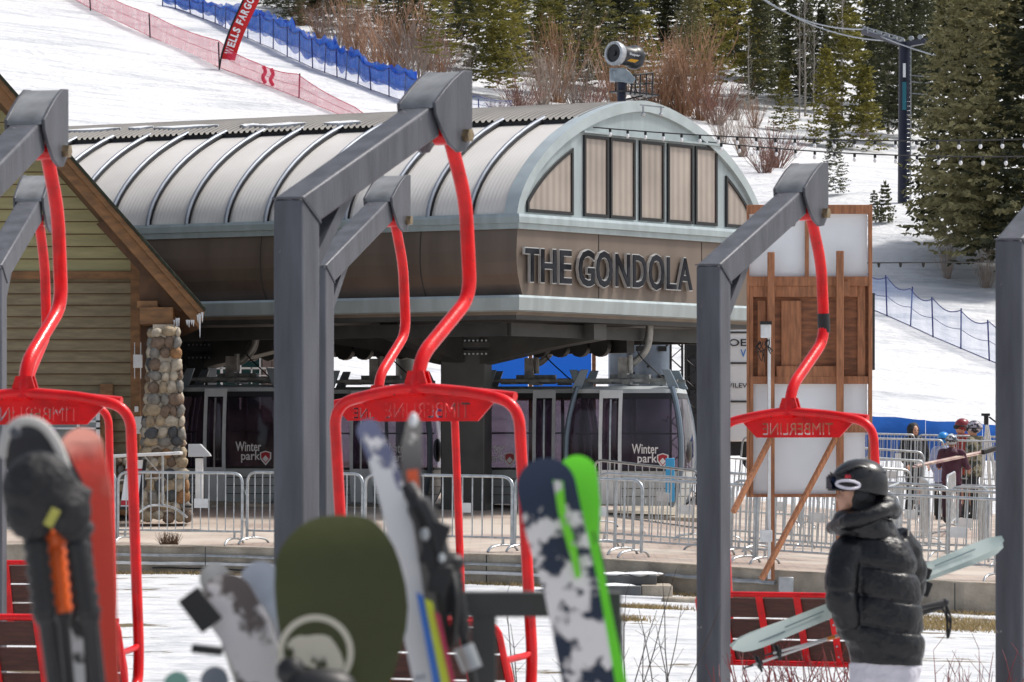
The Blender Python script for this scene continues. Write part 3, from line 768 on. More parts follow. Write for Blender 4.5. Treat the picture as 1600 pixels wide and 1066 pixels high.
# truss towers
for i, (px, lab) in enumerate(((1057, 'black lattice truss mast, the left one of the pair beside the steel drum'), (1080, 'black lattice truss mast, the right one of the pair beside the steel drum'))):
    p = P(px, 700, 97.5 + i * .6); z0 = 1.0; z1 = P(0, 505 + i * 4, 98).z; r = .11
    root = thing('truss_mast', lab, 'truss', (p.x, p.y, z0), 'lattice truss masts')
    b = MB()
    for a in ((-r, -r), (r, -r), (r, r), (-r, r)): b.tube([(p.x + a[0], p.y + a[1], z0), (p.x + a[0], p.y + a[1], z1)], .022, 6)
    b.build('upright', M['black'], root)
    b = MB(); z = z0; s_ = 1
    for yy in (-r, r):
        b = MB(); z = z0; s_ = 1; pl = []
        while z < z1 - .2: pl.append((p.x - r * s_, p.y + yy, z)); z += .2; s_ = -s_
        b.tube(pl, .014, 5); b.build('lacing', M['black'], root)
    b = MB(); b.box((p.x, p.y, z1 + .02), (.34, .34, .1)); b.build('cap', M['steel_l'], root)
# speaker stacks / dark gear
root = thing('equipment_cabinet', 'tall black equipment cabinet standing in shade at the right end of the cabins', 'cabinet', P(1088, 700, 99.5))
b = MB(); b.boxp(1072, 1112, 520, 705, 99.5, .5); b.build('body', M['black'], root, bev=.02)
b = MB(); b.boxp(1078, 1106, 560, 600, 99.44, .05); b.boxp(1078, 1106, 610, 690, 99.44, .05); b.build('door', mat('dark vent', (.03, .03, .035), .6, 0, .5, 60), root)
# lodge behind left
lo = thing('lodge', 'dark shaded lodge wall with teal windows and white rail behind the left cabins', 'building', P(360, 700, 101))
b = MB(); b.boxp(235, 447, 470, 760, 101, 3); b.build('wall', M['dark'], lo)
for (x0, x1) in ((320, 345), (349, 374), (379, 405)):
    b = MB(); b.boxp(x0, x1, 535, 640, 100.95, .04); w = b.build('window', M['glasst'], lo); b = MB(); b.boxp(x1, x1 + 3, 530, 640, 100.9, .08); b.build('frame', M['white'], w)
b = MB(); b.boxp(410, 424, 505, 660, 100.8, .2); b.boxp(425, 436, 505, 660, 100.85, .2); b.build('pilaster', mat('mauve brown pilaster', (.17, .13, .12), .6), lo)
b = MB(); b.boxp(315, 447, 574, 577, 100.3, .04); b.boxp(315, 447, 586, 588, 100.3, .04)
for x in range(320, 447, 24): b.boxp(x, x + 2, 574, 600, 100.3, .04)
b.build('rail', M['whitep'], lo)
# white trailer
tr = thing('trailer', 'white box trailer with black and blue lettering, mostly hidden behind the cedar board', 'trailer', P(1160, 700, 100))
b = MB(); b.boxp(1100, 1190, 497, 690, 100, 6); body = b.build('body', M['white'], tr, bev=.04)
b = MB(); b.boxp(1100, 1190, 690, 712, 100.2, 5); b.build('chassis', M['black'], tr)
b = MB(); b.boxp(1100, 1190, 518, 521, 99.98, .02); b.boxp(1100, 1190, 566, 569, 99.98, .02); b.boxp(1100, 1190, 626, 629, 99.98, .02); b.build('stripe', M['dark'], body)
b = MB(); q = P(1139, 541, 99.98); b.text('OE', q, (1, 0, 0), (0, 0, 1), .34, .14, .01, .01); b.text('VILEV', P(1137, 606, 99.98), (1, 0, 0), (0, 0, 1), .38, .09, .01); b.m = 1; b.text('V', P(1157, 558, 99.98), (1, 0, 0), (0, 0, 1), .11, .15, .01, .01)
b.build('lettering', [M['black'], mat('letter blue', (.03, .2, .6), .4)], body, flat=True)
for px in (1118, 1180):
    b = MB(); p = P(px, 716, 100.3); b.cyl(p, p + Vector((0, .2, 0)), .26, n=20); b.build('wheel', M['rubber'], tr)
# ------------------------------------------------------------------ swing frames and chairs
YAW = -math.asin(.37)                        # local +y goes away from the camera and to the right
ARM = 1.52
def make_swing_frame():
    """origin at post base; arm toward local +Y"""
    root = thing('swing_frame', 'swing frame', 'swing frame', (0, 0, 0), 'grey steel gallows frames carrying the red chairs')
    w = .19; h = w / 2; zf = 3.287; sl = math.tan(R(22.4))
    # post with mitred top: front edge at zf, back edge lower on the underside of the arm
    def zt(y): return zf + (y + h) * sl          # top surface line of arm
    th = w / math.cos(R(22.4))
    zm = zt(h) - th                              # mitre line from (-h, zf) to (h, zm)
    b = MB(); vs = []
    for x in (-h, h):
        vs += [(x, -h, -.2), (x, h, -.2), (x, h, zm), (x, -h, zf)]
    b.add(vs, [(0, 3, 2, 1), (4, 5, 6, 7), (0, 4, 7, 3), (1, 2, 6, 5), (3, 7, 6, 2), (0, 1, 5, 4)]); b.build('post', M['steel'], root, bev=.016)
    b = MB(); ye = ARM - .10; vs = []
    for x in (-h, h): vs += [(x, -h + .003, zf + .002), (x, ye, zt(ye)), (x, ye, zt(ye) - th), (x, h, zm + .003)]
    b.add(vs, [(0, 1, 2, 3), (4, 7, 6, 5), (0, 4, 5, 1), (1, 5, 6, 2), (2, 6, 7, 3), (3, 7, 4, 0)]); b.build('arm', M['steel'], root, bev=.016)
    # head: cheek plates + cap
    zt1 = zt(ARM)
    out = [(ARM + .22, zt1 + .15), (ARM + .12, zt1 + .145), (ARM + .0, zt1 + .085), (ARM - .10, zt1 + .02), (ARM - .21, zt1 - .06), (ARM - .20, zt1 - .12), (ARM - .13, zt1 - .21), (ARM - .04, zt1 - .29), (ARM + .06, zt1 - .33), (ARM + .14, zt1 - .32), (ARM + .20, zt1 - .26), (ARM + .22, zt1 - .16)]
    for sx in (-1, 1):
        b = MB(); x = sx * (h + .012); b.prism([(x, y, z) for y, z in (out if sx < 0 else out[::-1])], (sx * .022, 0, 0)); b.build('cheek_plate', M['steel'], root, bev=.004, smooth=50)
    b = MB(); top = [(ARM + .22, zt1 + .148)] + out[1:5]
    rings = []
    for y, z in top: rings.append([(-h - .012, y, z - .006), (h + .012, y, z - .006), (h + .012, y, z - .03), (-h - .012, y, z - .03)])
    b.loft(rings); b.build('cap_plate', mat('weathered cap plate', (.24, .25, .26), .45, .2, .3, 6), root, smooth=60)
    b = MB(); b.prism([(-h - .01, ARM + .20, zt1 + .14), (h + .01, ARM + .20, zt1 + .14), (h + .01, ARM + .20, zt1 - .05), (-h - .01, ARM + .20, zt1 - .05)], (0, -.02, 0)); b.build('end_plate', M['steel'], root)
    zp = zt1 - .23
    b = MB(); b.cyl((-h - .06, ARM + .13, zp), (h + .06, ARM + .13, zp), .035, n=16); b.cyl((h + .034, ARM + .13, zp), (h + .075, ARM + .13, zp), .040, n=6); b.cyl((-h - .075, ARM + .13, zp), (-h - .034, ARM + .13, zp), .040, n=6)
    b.build('pivot_bolt', M['bolt'], root, smooth=40)
    b = MB(); b.bar((0, h - .03, 2.86), (0, h + .42, 3.36), .10, .07); b.build('brace', M['steel'], root)
    b = MB(); b.tube([(-h - .002, -h - .002, zf + .0), (h + .002, -h - .002, zf + .0)], .006, 6); b.tube([(h + .003, -h, zf), (h + .003, h, zm)], .006, 6); b.tube([(h + .004, h - .0, zm), (-h, h, zm)], .006, 6); b.build('weld_bead', MATS['painted grey steel'], root)
    b = MB(); b.box((0, 0, .0), (.5, .5, .03)); b.build('base_plate', M['steel'], root, bev=.005)
    root['pivot'] = zp
    return root
PIVZ = 3.287 + (ARM + .095) * math.tan(R(22.4)) - .23
plate_cache = {}
def plate_mb(b, n_depth):
    """red name plate with the letters cut through; local chair axes (x lateral, z up)"""
    cu = bpy.data.curves.new('pl', 'FONT'); cu.body = 'TIMBERLINE'; ob = bpy.data.objects.new('pl', cu); C.objects.link(ob)
    bpy.context.view_layer.objects.active = ob
    for o in bpy.context.selected_objects: o.select_set(False)
    ob.select_set(True); bpy.ops.object.convert(target='CURVE'); ob = bpy.context.view_layer.objects.active; cu = ob.data
    xs = [p.co.x for s in cu.splines for p in s.bezier_points]; ys = [p.co.y for s in cu.splines for p in s.bezier_points]
    x0, x1, y0, y1 = min(xs), max(xs), min(ys), max(ys)
    W_, H_ = .56, .085; sx, sy = W_ / (x1 - x0), H_ / (y1 - y0); cont = []
    for s in cu.splines:
        bp_ = s.bezier_points; n = len(bp_); pl = []
        for i in range(n):
            a, c = bp_[i], bp_[(i + 1) % n]
            straight = (a.handle_right - a.co).length < 1e-5 and (c.handle_left - c.co).length < 1e-5
            for k in range(1 if straight else 4):
                t = k / 4; q = (1 - t) ** 3 * a.co + 3 * t * (1 - t) ** 2 * a.handle_right + 3 * t * t * (1 - t) * c.handle_left + t ** 3 * c.co
                pl.append(Vector(((q.x - x0) * sx - W_ / 2, (q.y - y0) * sy - .105)))
        cl = [p for k, p in enumerate(pl) if (p - pl[k - 1]).length > 2e-4]
        if len(cl) > 2: cont.append(cl)
    bpy.data.objects.remove(ob)
    out = [Vector(p) for p in ((-.44, .04), (-.44, -.015), (-.33, -.125), (.33, -.125), (.44, -.015), (.44, .04))]
    from mathutils.geometry import delaunay_2d_cdt
    vs = []; es = []
    for c in [out] + cont:
        o = len(vs); vs += c; es += [(o + k, o + (k + 1) % len(c)) for k in range(len(c))]
    v2, e2, f2, *_ = delaunay_2d_cdt([v * 20 for v in vs], es, [], 0, 1e-5)
    def inside(p, c):
        r = False
        for k in range(len(c)):
            a, d = c[k], c[k - 1]
            if (a.y > p.y) != (d.y > p.y) and p.x < (d.x - a.x) * (p.y - a.y) / (d.y - a.y) + a.x: r = not r
        return r
    v2 = [v / 20 for v in v2]; keep = []
    for f in f2:
        g = sum((v2[k] for k in f), Vector((0, 0))) / len(f)
        if inside(g, out) and sum(inside(g, c) for c in cont) % 2 == 0: keep.append(list(f))
    n = len(v2); V = [Vector((v.x, v.y, .006)) for v in v2] + [Vector((v.x, v.y, -.006)) for v in v2]; fc = keep + [[k + n for k in f][::-1] for f in keep]
    cnt = {}
    for f in keep:
        for k in range(len(f)): a, d = f[k], f[(k + 1) % len(f)]; cnt.setdefault((min(a, d), max(a, d)), []).append((a, d))
    for e in cnt.values():
        if len(e) == 1: a, d = e[0]; fc.append([d, a, a + n, d + n])
    return V, fc
PL = plate_mb(None, 0)
def make_chair():
    """origin on the ground under the pivot; pivot at local (0,0,PIVZ). +y = the way the sitter looks (away)."""
    Z = PIVZ
    root = thing('chairlift_chair', 'chair', 'chairlift chair', (0, 0, 0), 'red chairlift chairs hung as swings')
    r = .042
    hp = roundpath([(0, 0, Z + .05), (.01, .05, Z - .04), (.02, .20, Z - .36), (.03, .24, Z - .92), (-.01, -.27, Z - 1.28), (-.01, -.32, Z - 1.50)], .13, 6)
    b = MB(); b.tube(hp, r, 12); hg = b.build('hanger', M['red'], root, smooth=60)
    b = MB(); b.cyl((-.06, 0, Z), (.06, 0, Z), .052, n=16); b.build('pivot_sleeve', M['red'], hg)
    zc = Z - 1.49; yc = -.32; cx = .05; hw = .61
    b = MB(); b.prism([(-.01 - .085, yc - .01, zc + .02), (-.01 + .085, yc - .01, zc + .02), (-.01 + .05, yc - .01, zc + .13), (-.01 - .05, yc - .01, zc + .13)][::-1], (0, .012, 0))
    b.prism([(-.01 - .085, yc + .045, zc + .02), (-.01 + .085, yc + .045, zc + .02), (-.01 + .05, yc + .045, zc + .13), (-.01 - .05, yc + .045, zc + .13)], (0, .012, 0)); b.build('gusset', M['red'], root)
    # bail: one continuous tube from left side, over the top, to right side
    zb = .66
    yl = yc + .16
    lp = [(cx - hw, yl - .40, zb - .20), (cx - hw, yl - .02, zb - .16), (cx - hw, yl, zb + .06), (cx - hw, yc, zc - .06), (cx - hw * .55, yc, zc), (-.03, yc, zc + .035), (cx + hw * .55, yc, zc), (cx + hw, yc, zc - .06), (cx + hw, yl, zb + .06), (cx + hw, yl - .02, zb - .16), (cx + hw, yl - .40, zb - .20)]
    b = MB(); b.tube(roundpath(lp, .22, 8), .033, 12); b.build('bail', M['red'], root, smooth=60)
    # second crossbar behind (forward side) and plate
    b = MB(); b.tube(roundpath([(cx - .50, yc + .16, zc - .02), (-.03, yc + .18, zc + .035), (cx + .50, yc + .16, zc - .02)], .1), .028, 8); b.build('crossbar', M['red'], root, smooth=60)
    b = MB(); vs, fs = PL; b.add([(-v.x + cx, yc + .03 + v.z, v.y + zc - .035) for v in vs], [f[::-1] for f in fs]); b.build('name_plate', M['red'], root, flat=True)
    # small tray edges joining plate to bars
    b = MB(); b.add([(cx - .44, yc + .02, zc + .0), (cx + .44, yc + .02, zc + .0), (cx + .44, yc + .17, zc - .01), (cx - .44, yc + .17, zc - .01)], [(0, 1, 2, 3)]); b.build('top_plate', M['red'], root, flat=True)
    # backrest: 4 boards, red straps behind, red frame
    hb = .65; cb = cx - .045
    bt = Vector((0, yl - .40, .93)); bb = Vector((0, yl - .20, .44)); dirv = bb - bt; L_ = dirv.length; dn = dirv.normalized()
    back = Vector((0, dn.z, -dn.y)) ; back = back if back.y < 0 else -back
    for i in range(3):
        s0 = .03 + i * .167; b = MB(); c = bt + dn * (s0 + .076)
        b.bar(Vector((cb - hb + .02, 0, 0)) + c, Vector((cb + hb - .02, 0, 0)) + c, .022, .150, up=dn); b.build('backrest_board', M['seatwood'], root, bev=.004)
    b = MB(); fr = [Vector((cb - hb, 0, 0)) + bt, Vector((cb + hb, 0, 0)) + bt, Vector((cb + hb, 0, 0)) + bb + dn * .02, Vector((cb - hb, 0, 0)) + bb + dn * .02]
    pts = roundpath([fr[0].lerp(fr[1], .5)] + [fr[1], fr[2], fr[3], fr[0]] + [fr[0].lerp(fr[1], .499)], .09, 5); b.tube(pts, .02, 8); b.build('backrest_frame', M['red'], root, smooth=60)
    for x in (-.44, -.14, .16, .42):
        b = MB(); b.bar(Vector((cb + x, 0, 0)) + bt + back * .02, Vector((cb + x, 0, 0)) + bb + back * .02, .055, .012, up=back); s_ = b.build('strap', M['red'], root, bev=.003)
        if abs(x) < .3: continue
        b = MB()
        for t in (.1, .26, .42, .58, .74, .9):
            p = Vector((cb + x, 0, 0)) + bt.lerp(bb, t) + back * .026; b.cyl(p, p + back * .006, .008, n=8)
        b.build('bolt_head', M['galv'], s_)
    # seat
    for i in range(3):
        b = MB(); y0 = bb.y + .09 + i * .15; b.box((cb, y0, .44 + i * .006), (hb * 2 - .04, .135, .028)); b.build('seat_board', M['seatwood'], root, bev=.004)
    b = MB()
    for x in (-.44, .0, .42): b.bar((cb + x, bb.y, .42), (cb + x, bb.y + .5, .435), .05, .012)
    b.tube([(cb - hb, bb.y + .5, .44), (cb + hb, bb.y + .5, .44)], .02, 8); b.build('seat_frame', M['red'], root)
    # armrests: link bail leg to backrest, loop
    for sx in (-1, 1):
        xx = cb + sx * hb
        b = MB(); b.tube(roundpath([(xx, bt.y + .10, .72), (xx, yl - .06, .74), (cx + sx * hw, yl + .0, .76)], .05), .02, 8)
        b.tube(roundpath([(xx, bt.y + .11, .71), (xx, bt.y + .16, .62), (xx, bt.y + .18, .45)], .04), .018, 8)
        b.build('armrest', M['red'], root, smooth=60)
    return root
fr0 = make_swing_frame(); ch0 = make_chair()
specs = [  # pivot pixel, depth, chair label, frame label
    (696, 213, 29.6, 'large red chair hanging at centre, behind the olive snowboard', 'large centre gallows frame, tallest in view, holding the red chair behind the olive snowboard', None),
    (613, 345, 42.2, 'smaller red chair hanging just behind the large centre chair', 'smaller gallows frame half hidden behind the large centre post', None),
    (68, 237, 30.9, 'large red chair cut by the left picture edge, behind the black and coral skis', 'gallows frame at the left edge with its post out of view', None),
    (58, 345, 42.0, 'smaller red chair seen inside the bail of the left edge chair', 'smaller gallows frame at left with post showing beside the black ski', None),
    (1262, 334, 37.7, 'red chair hanging at right beside the skier, black tape on its hanger', 'gallows frame at right whose post stands beside the skier', None),
    (1700, 290, 35.0, '', 'gallows frame at the right picture edge, only its post showing', None),
]
fwd = Vector((math.sin(-YAW), math.cos(YAW), 0))
for i, (px, py, d, cl, fl, _) in enumerate(specs):
    pv = P(px, py, d); gz = pv.z - PIVZ; YW = -math.asin((.485, .33, .25, .12, .455, .40)[i]); fwd = Vector((math.sin(-YW), math.cos(YW), 0))
    base = Vector((pv.x, pv.y, gz)) - fwd * (ARM + .13)
    f_ = fr0 if i == 0 else dup(fr0); f_.location = base; f_.rotation_euler.z = YW; f_['label'] = fl
    if not cl: continue
    c_ = ch0 if i == 0 else dup(ch0); c_.location = (pv.x, pv.y, gz); c_.rotation_euler.z = YW; c_['label'] = cl
    if i == 4:
        b = MB(); pts = [Vector((.0266, .2264, PIVZ - .73)), Vector((.0291, .2364, PIVZ - .87))]
        b.tube(pts, .0465, 14); o = b.build('black_tape', M['black'], None); o.parent = c_
for o in bpy.data.objects:
    if 'pivot' in o: del o['pivot']

# ------------------------------------------------------------------ brown house at left
ho = thing('brown_house', 'brown and olive sided house gable with steep roof and stone column', 'house', P(100, 760, 84))
def boards(name, y0, y1, pitch, m, xl, xr_fn, d):
    b = MB(); y = y1
    while y > y0:
        ya = max(y - pitch, y0); xr = min(xr_fn(ya), 1e9); xr2 = xr_fn(y)
        a = P(xl, y, d - .03); a2 = P(xr2, y, d - .03); c = P(xr, ya + .0, d + .0); c2 = P(xl, ya + .0, d + .0)
        g1, g2 = P(xl, y - 1.6, d - .032), P(xr2, y - 1.6, d - .032); g3, g4 = P(xl, y, d - .034), P(xr2, y, d - .034)  # dark strip along each board's lower edge, the lap's shadow line painted in
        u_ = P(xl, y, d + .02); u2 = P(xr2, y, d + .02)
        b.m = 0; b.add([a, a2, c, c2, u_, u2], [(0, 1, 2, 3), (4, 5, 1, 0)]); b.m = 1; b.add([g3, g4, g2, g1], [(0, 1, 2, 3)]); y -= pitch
    return b.build(name, [m, M['soffit']], ho, flat=True)
rake = lambda y: 12 + (y - 172) * .882            # wall edge under the rake board, x as function of y
boards('upper_siding', 60, 425, 19.4, M['sid_up'], -260, lambda y: min(208, max(-259, rake(y) + 4)), 84.2)
boards('lower_siding', 436, 800, 17.9, M['sid_lo'], -260, lambda y: 208, 84.2)
b = MB(); b.boxp(-260, 207, 424, 436, 84.12, .1); b.build('belt_board', M['fascia'], ho)
b = MB(); b.boxp(204, 218, 400, 800, 84.08, .3); b.build('corner_board', M['fascia'], ho)
b = MB(); 
wp_ = [(-260, 800), (212, 800), (212, 405), (-260, -130)]
b.prism([P(x, y, 84.3) for x, y in wp_][::-1], (0, 6, 0)); b.build('wall_core', M['dark'], ho, smooth=20)
# right side wall of house (shaded)
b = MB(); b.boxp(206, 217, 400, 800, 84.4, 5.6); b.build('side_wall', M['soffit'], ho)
# rake boards : lines parallel to roof edge. roof edge passes (0,115)-(322,482)
def rk(off, dd):   # returns pixel pts along roof edge shifted downwards by off px
    return P(-260, 115 - 260 * 1.14 + off, dd), P(322 - off * .25, 482 + off * .72, dd)
def rakeboard(name, o0, o1, d, th, m):
    a0, a1 = rk(o0, d); c0, c1 = rk(o1, d)
    b = MB(); b.prism([a0, c0, c1, a1], (-th * .12, th, 0)); return b.build(name, m, ho, bev=.008, smooth=20)
rakeboard('shingle_edge', 0, 7, 82.95, 7, M['shingle'])
rakeboard('rake_trim', 7.3, 20, 83.0, .12, M['fascia'])
rakeboard('rake_board', 20.3, 44, 83.08, .10, M['fascia'])
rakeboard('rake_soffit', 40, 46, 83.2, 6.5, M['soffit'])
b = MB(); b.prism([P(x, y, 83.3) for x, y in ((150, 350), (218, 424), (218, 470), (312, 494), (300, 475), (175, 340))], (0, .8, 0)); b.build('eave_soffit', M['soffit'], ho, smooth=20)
b = MB(); b.boxp(218, 270, 480, 507, 83.0, .8); b.boxp(214, 246, 470, 482, 83.1, .6); b.build('eave_beam', M['fascia'], ho, bev=.01)
b = MB()
for px, y, l in ((312, 490, 38), (316, 488, 16), (309, 492, 12), (276, 497, 30), (279, 497, 14), (292, 500, 9), (295, 500, 12), (299, 500, 8), (302, 500, 10), (272, 500, 8)):
    p = P(px, y, 82.98); q = P(px + .5, y + l, 82.98); b.tube([p, p.lerp(q, .5), q], [.022, .014, .003], 6)
b.build('icicle', M['ice'], ho)
# window
b = MB()
for r_ in ((80, 156, 657, 660), (80, 156, 668, 671), (150, 156, 620, 740), (120, 124, 660, 740), (80, 156, 618, 622)): b.boxp(*r_, 84.0, .12)
w = b.build('window', M['white'], ho)
b = MB(); b.boxp(78, 150, 622, 740, 84.1, .03); b.build('pane', mat('pale window glass', (.42, .47, .48), .1, 0, .25, 2, spec=.8), w)
b = MB(); b.boxp(72, 78, 614, 740, 84.02, .12); b.boxp(156, 176, 600, 800, 84.05, .1); b.build('casing', M['fascia'], w)
b = MB(); p = P(81, 676, 83.95); b.cyl(p, p + Vector((0, .01, 0)), .075, n=20); b.m = 1; b.cyl(p - Vector((0, .008, .03)), p + Vector((0, .004, -.03)), .05, n=20); b.build('sticker', [mat('sticker purple', (.35, .06, .45), .5), mat('sticker orange', (.85, .32, .05), .5)], w)
# devices on the corner board
b = MB(); b.boxp(208, 222, 554, 575, 83.95, .1); b.boxp(209.5, 211, 535, 592, 83.98, .02); b.boxp(219, 220.5, 535, 592, 83.98, .02); tag(b.build('antenna_box', M['whitep'], bev=.02), 'white wireless antenna box with four rods on the house corner board', 'antenna')
b = MB(); b.boxp(210, 225, 651, 670, 83.95, .1); b.boxp(213, 222, 670, 678, 83.97, .06); b.boxp(210, 216, 635, 644, 83.99, .04); tag(b.build('junction_box', M['whitep'], bev=.008), 'small grey junction box below the antenna on the house corner board', 'electrical box')
# stone column, with stones
stone_m = [mat('stone ' + n_, c, .75, 0, .3, 12, .3, 30) for n_, c in (('tan', (.34, .27, .18)), ('grey', (.20, .19, .17)), ('dark', (.07, .075, .08)), ('ochre', (.30, .16, .07)), ('pale', (.42, .37, .29)), ('brown', (.17, .12, .085)))]
sc = thing('stone_column', 'tapering column of rounded river stones under the house eave', 'stone column', P(255, 790, 82.6))
b = MB(); 
cxl = lambda y: interp(y, [505, 600, 700, 800], [256, 256, 254, 251]); hwl = lambda y: interp(y, [505, 600, 700, 770, 800], [19, 24, 31, 40, 44])
ys_ = [505, 600, 700, 800]
b.loft([[P(cxl(y) + sx * hwl(y) * .9, y, 82.6 + dd) for sx, dd in ((-1, 0), (1, 0), (1, .75), (-1, .75))] for y in (800, 700, 600, 507)]); b.build('core', M['conc'], sc)
b = MB(); rnd = random.Random(3)
y = 512.
while y < 800:
    hh = rnd.uniform(13, 21); n = max(2, int(hwl(y) * 2 / 17)); offs = rnd.uniform(-4, 4)
    for sd in (0, 1, 2):                         # front, right, left faces
        x = -hwl(y) if sd == 0 else 0
        if sd == 0:
            while x < hwl(y):
                w_ = rnd.uniform(12, 24); px_ = cxl(y) + x + w_ / 2
                if x + w_ > hwl(y) + 8: w_ = hwl(y) + 6 - x; px_ = cxl(y) + x + w_ / 2
                if w_ > 5:
                    s1 = rnd.uniform(-3, 3); b.m = rnd.choices(range(6), (4, 4, 1, 1, 3, 3))[0]
                    p = P(px_, y + hh / 2 + s1, 82.6); b.ball(p, (w_ / 97 / 2 * 1.16, .07, hh / 97 / 2 * rnd.uniform(1., 1.2)), 10, Matrix.Rotation(rnd.uniform(-.3, .3), 3, 'Y'), .35)
                x += w_
        else:
            for kk in range(4):
                sg_ = 1 if sd == 1 else -1; b.m = rnd.randrange(6)
                p = P(cxl(y) + sg_ * hwl(y) * .93, y + hh / 2 + rnd.uniform(-3, 3), 82.72 + kk * .2); b.ball(p, (.09, .12, hh / 97 / 2 * 1.15), 8, None, .3)
    y += hh * .93
b.build('stone', stone_m, sc, smooth=180)
# low stone wall left of the column
sw = MB(); y = 716.
while y < 800:
    hh = rnd.uniform(11, 17); x = 150.
    while x < 228:
        w_ = rnd.uniform(11, 20); sw.m = rnd.choices(range(6), (4, 4, 1, 1, 3, 3))[0]
        sw.ball(P(x + w_ / 2, y + hh / 2, 83.7), (w_ / 96 / 2 * 1.12, .12, hh / 96 / 2 * 1.15), 8, None, .3); x += w_
    y += hh * .93
o = sw.build('stone_base', stone_m, ho, smooth=180)

# kiosk, table, a-frame sign
root = thing('kiosk', 'grey pedestal kiosk with slanted screen beside the stone column', 'kiosk', P(312, 795, 81.5))
b = MB(); b.boxp(305, 317, 716, 790, 81.5, .14); b.build('pedestal', M['whitep'], root, bev=.01)
b = MB(); a = P(294, 715, 81.4); 
q = [P(294, 694, 81.4), P(294, 714, 81.4), P(314, 714, 81.4), P(329, 713, 81.4), P(327, 709, 81.4), P(313, 694, 81.4)]
b.prism(q, (0, .35, 0)); b.build('head', mat('grey kiosk box', (.5, .52, .54), .4, .1), root, bev=.006, smooth=20)
b = MB(); p = P(313, 792, 81.55); b.tube([p + Vector((0, 0, -.01)), p + Vector((0, 0, .02))], .25, 20); b.build('base', M['black'], root)
root = thing('folding_table', 'white trestle table standing in front of the stone column', 'table', P(230, 790, 80.8))
b = MB(); q = [P(175, 713, 80.6), P(284, 708, 80.6)]; b.bar(q[0], q[1], .55, .05); b.build('table_top', M['whitep'], root, bev=.01)
b = MB(); b.tube([P(254, 711, 80.8), P(254, 788, 80.8)], .022, 8); b.tube([P(179, 713, 80.8), P(179, 792, 80.8)], .022, 8); b.tube([P(226, 713, 80.8), P(250, 740, 80.8)], .012, 6); b.tube([P(180, 751, 80.8), P(254, 746, 80.8)], .016, 6)
b.tube(smoothpath([P(214, 803, 80.5), P(232, 791, 80.7), P(254, 790, 80.8), P(274, 795, 80.7), P(292, 808, 80.4)], 4), .02, 8); b.build('leg', M['galv'], root)
root = thing('sandwich_board', 'white sandwich board sign with red bands left of the stone column', 'sign', P(203, 795, 80.4))
b = MB(); q = [P(188, 794, 80.2), P(214, 794, 80.2), P(224, 719, 80.55), P(198, 719, 80.55)]; b.prism(q[::-1], (0, .03, 0)); pn = b.build('panel', M['white'], root)
b = MB()
def lq(t0, t1, e=.006): a0 = q[0].lerp(q[3], t0); a1 = q[1].lerp(q[2], t0); c1 = q[1].lerp(q[2], t1); c0 = q[0].lerp(q[3], t1); return [v_ + Vector((0, -e, 0)) for v_ in (a0, a1, c1, c0)]
b.prism(lq(.06, .16)[::-1], (0, .004, 0)); b.prism(lq(.70, .82)[::-1], (0, .004, 0)); b.build('band', logo_red, pn)
b = MB(); b.bar(q[1] + Vector((.03, .01, 0)), q[2] + Vector((.03, .01, 0)), .05, .05); b.bar(q[0], q[1], .05, .05); b.build('frame', M['black'], root)
# ------------------------------------------------------------------ plaza wall, steps
b = MB(); xs = [-60, -30, -12, -8, -4.8, -2, .9, 3, 5.9, 9, 14, 30, 60]
rings = []
for x in xs:
    y, z = edge_y(x), edge_z(x); rings.append([(x, y - .18, z + .012), (x, y + .22, z + .012), (x, y + .22, z - 1.0), (x, y - .18, z - 1.0)])
b.loft(rings); wl = tag(b.build('retaining_wall', M['conc'], bev=.02, smooth=30), 'low weathered concrete retaining wall along the front of the plaza', 'wall')
b = MB()
for px in (322, 520, 760, 1120, 1290, 1490):
    x = (px - 800) / F * 72; y = edge_y(x); b.box((x * y / 72, y - .183, edge_z(x) - .4), (.015, .012, .8))
b.build('joint', M['dark'], wl)
def pipe(px0, px1, dz, r, m):
    b = MB(); pts = []
    for i in range(13):
        px = lerp(px0, px1, i / 12); y = 75.
        for _ in range(4): y = edge_y((px - 800) / F * y)
        x = (px - 800) / F * y; pts.append((x, y - .24 - r, edge_z(x) + dz + .006 * math.sin(i * 2.1)))
    b.tube(pts, r, 8); return b, pts
b, pts = pipe(120, 905, -.14, .022, None); tag(b.build('conduit', M['steel_l']), 'upper thin grey conduit running along the left of the plaza wall', 'pipe')
b, pts = pipe(120, 905, -.26, .026, None); tag(b.build('conduit', M['whitep']), 'lower pale conduit running along the left of the plaza wall', 'pipe')
b, pts = pipe(1040, 1210, -.17, .03, None); tag(b.build('conduit', M['steel_l']), 'short pale pipe on the plaza wall right of the grey steps', 'pipe')
b, pts = pipe(240, 560, -.33, .010, None); tag(b.build('hose', M['rubber']), 'thin black cable sagging below the conduits on the plaza wall', 'cable')
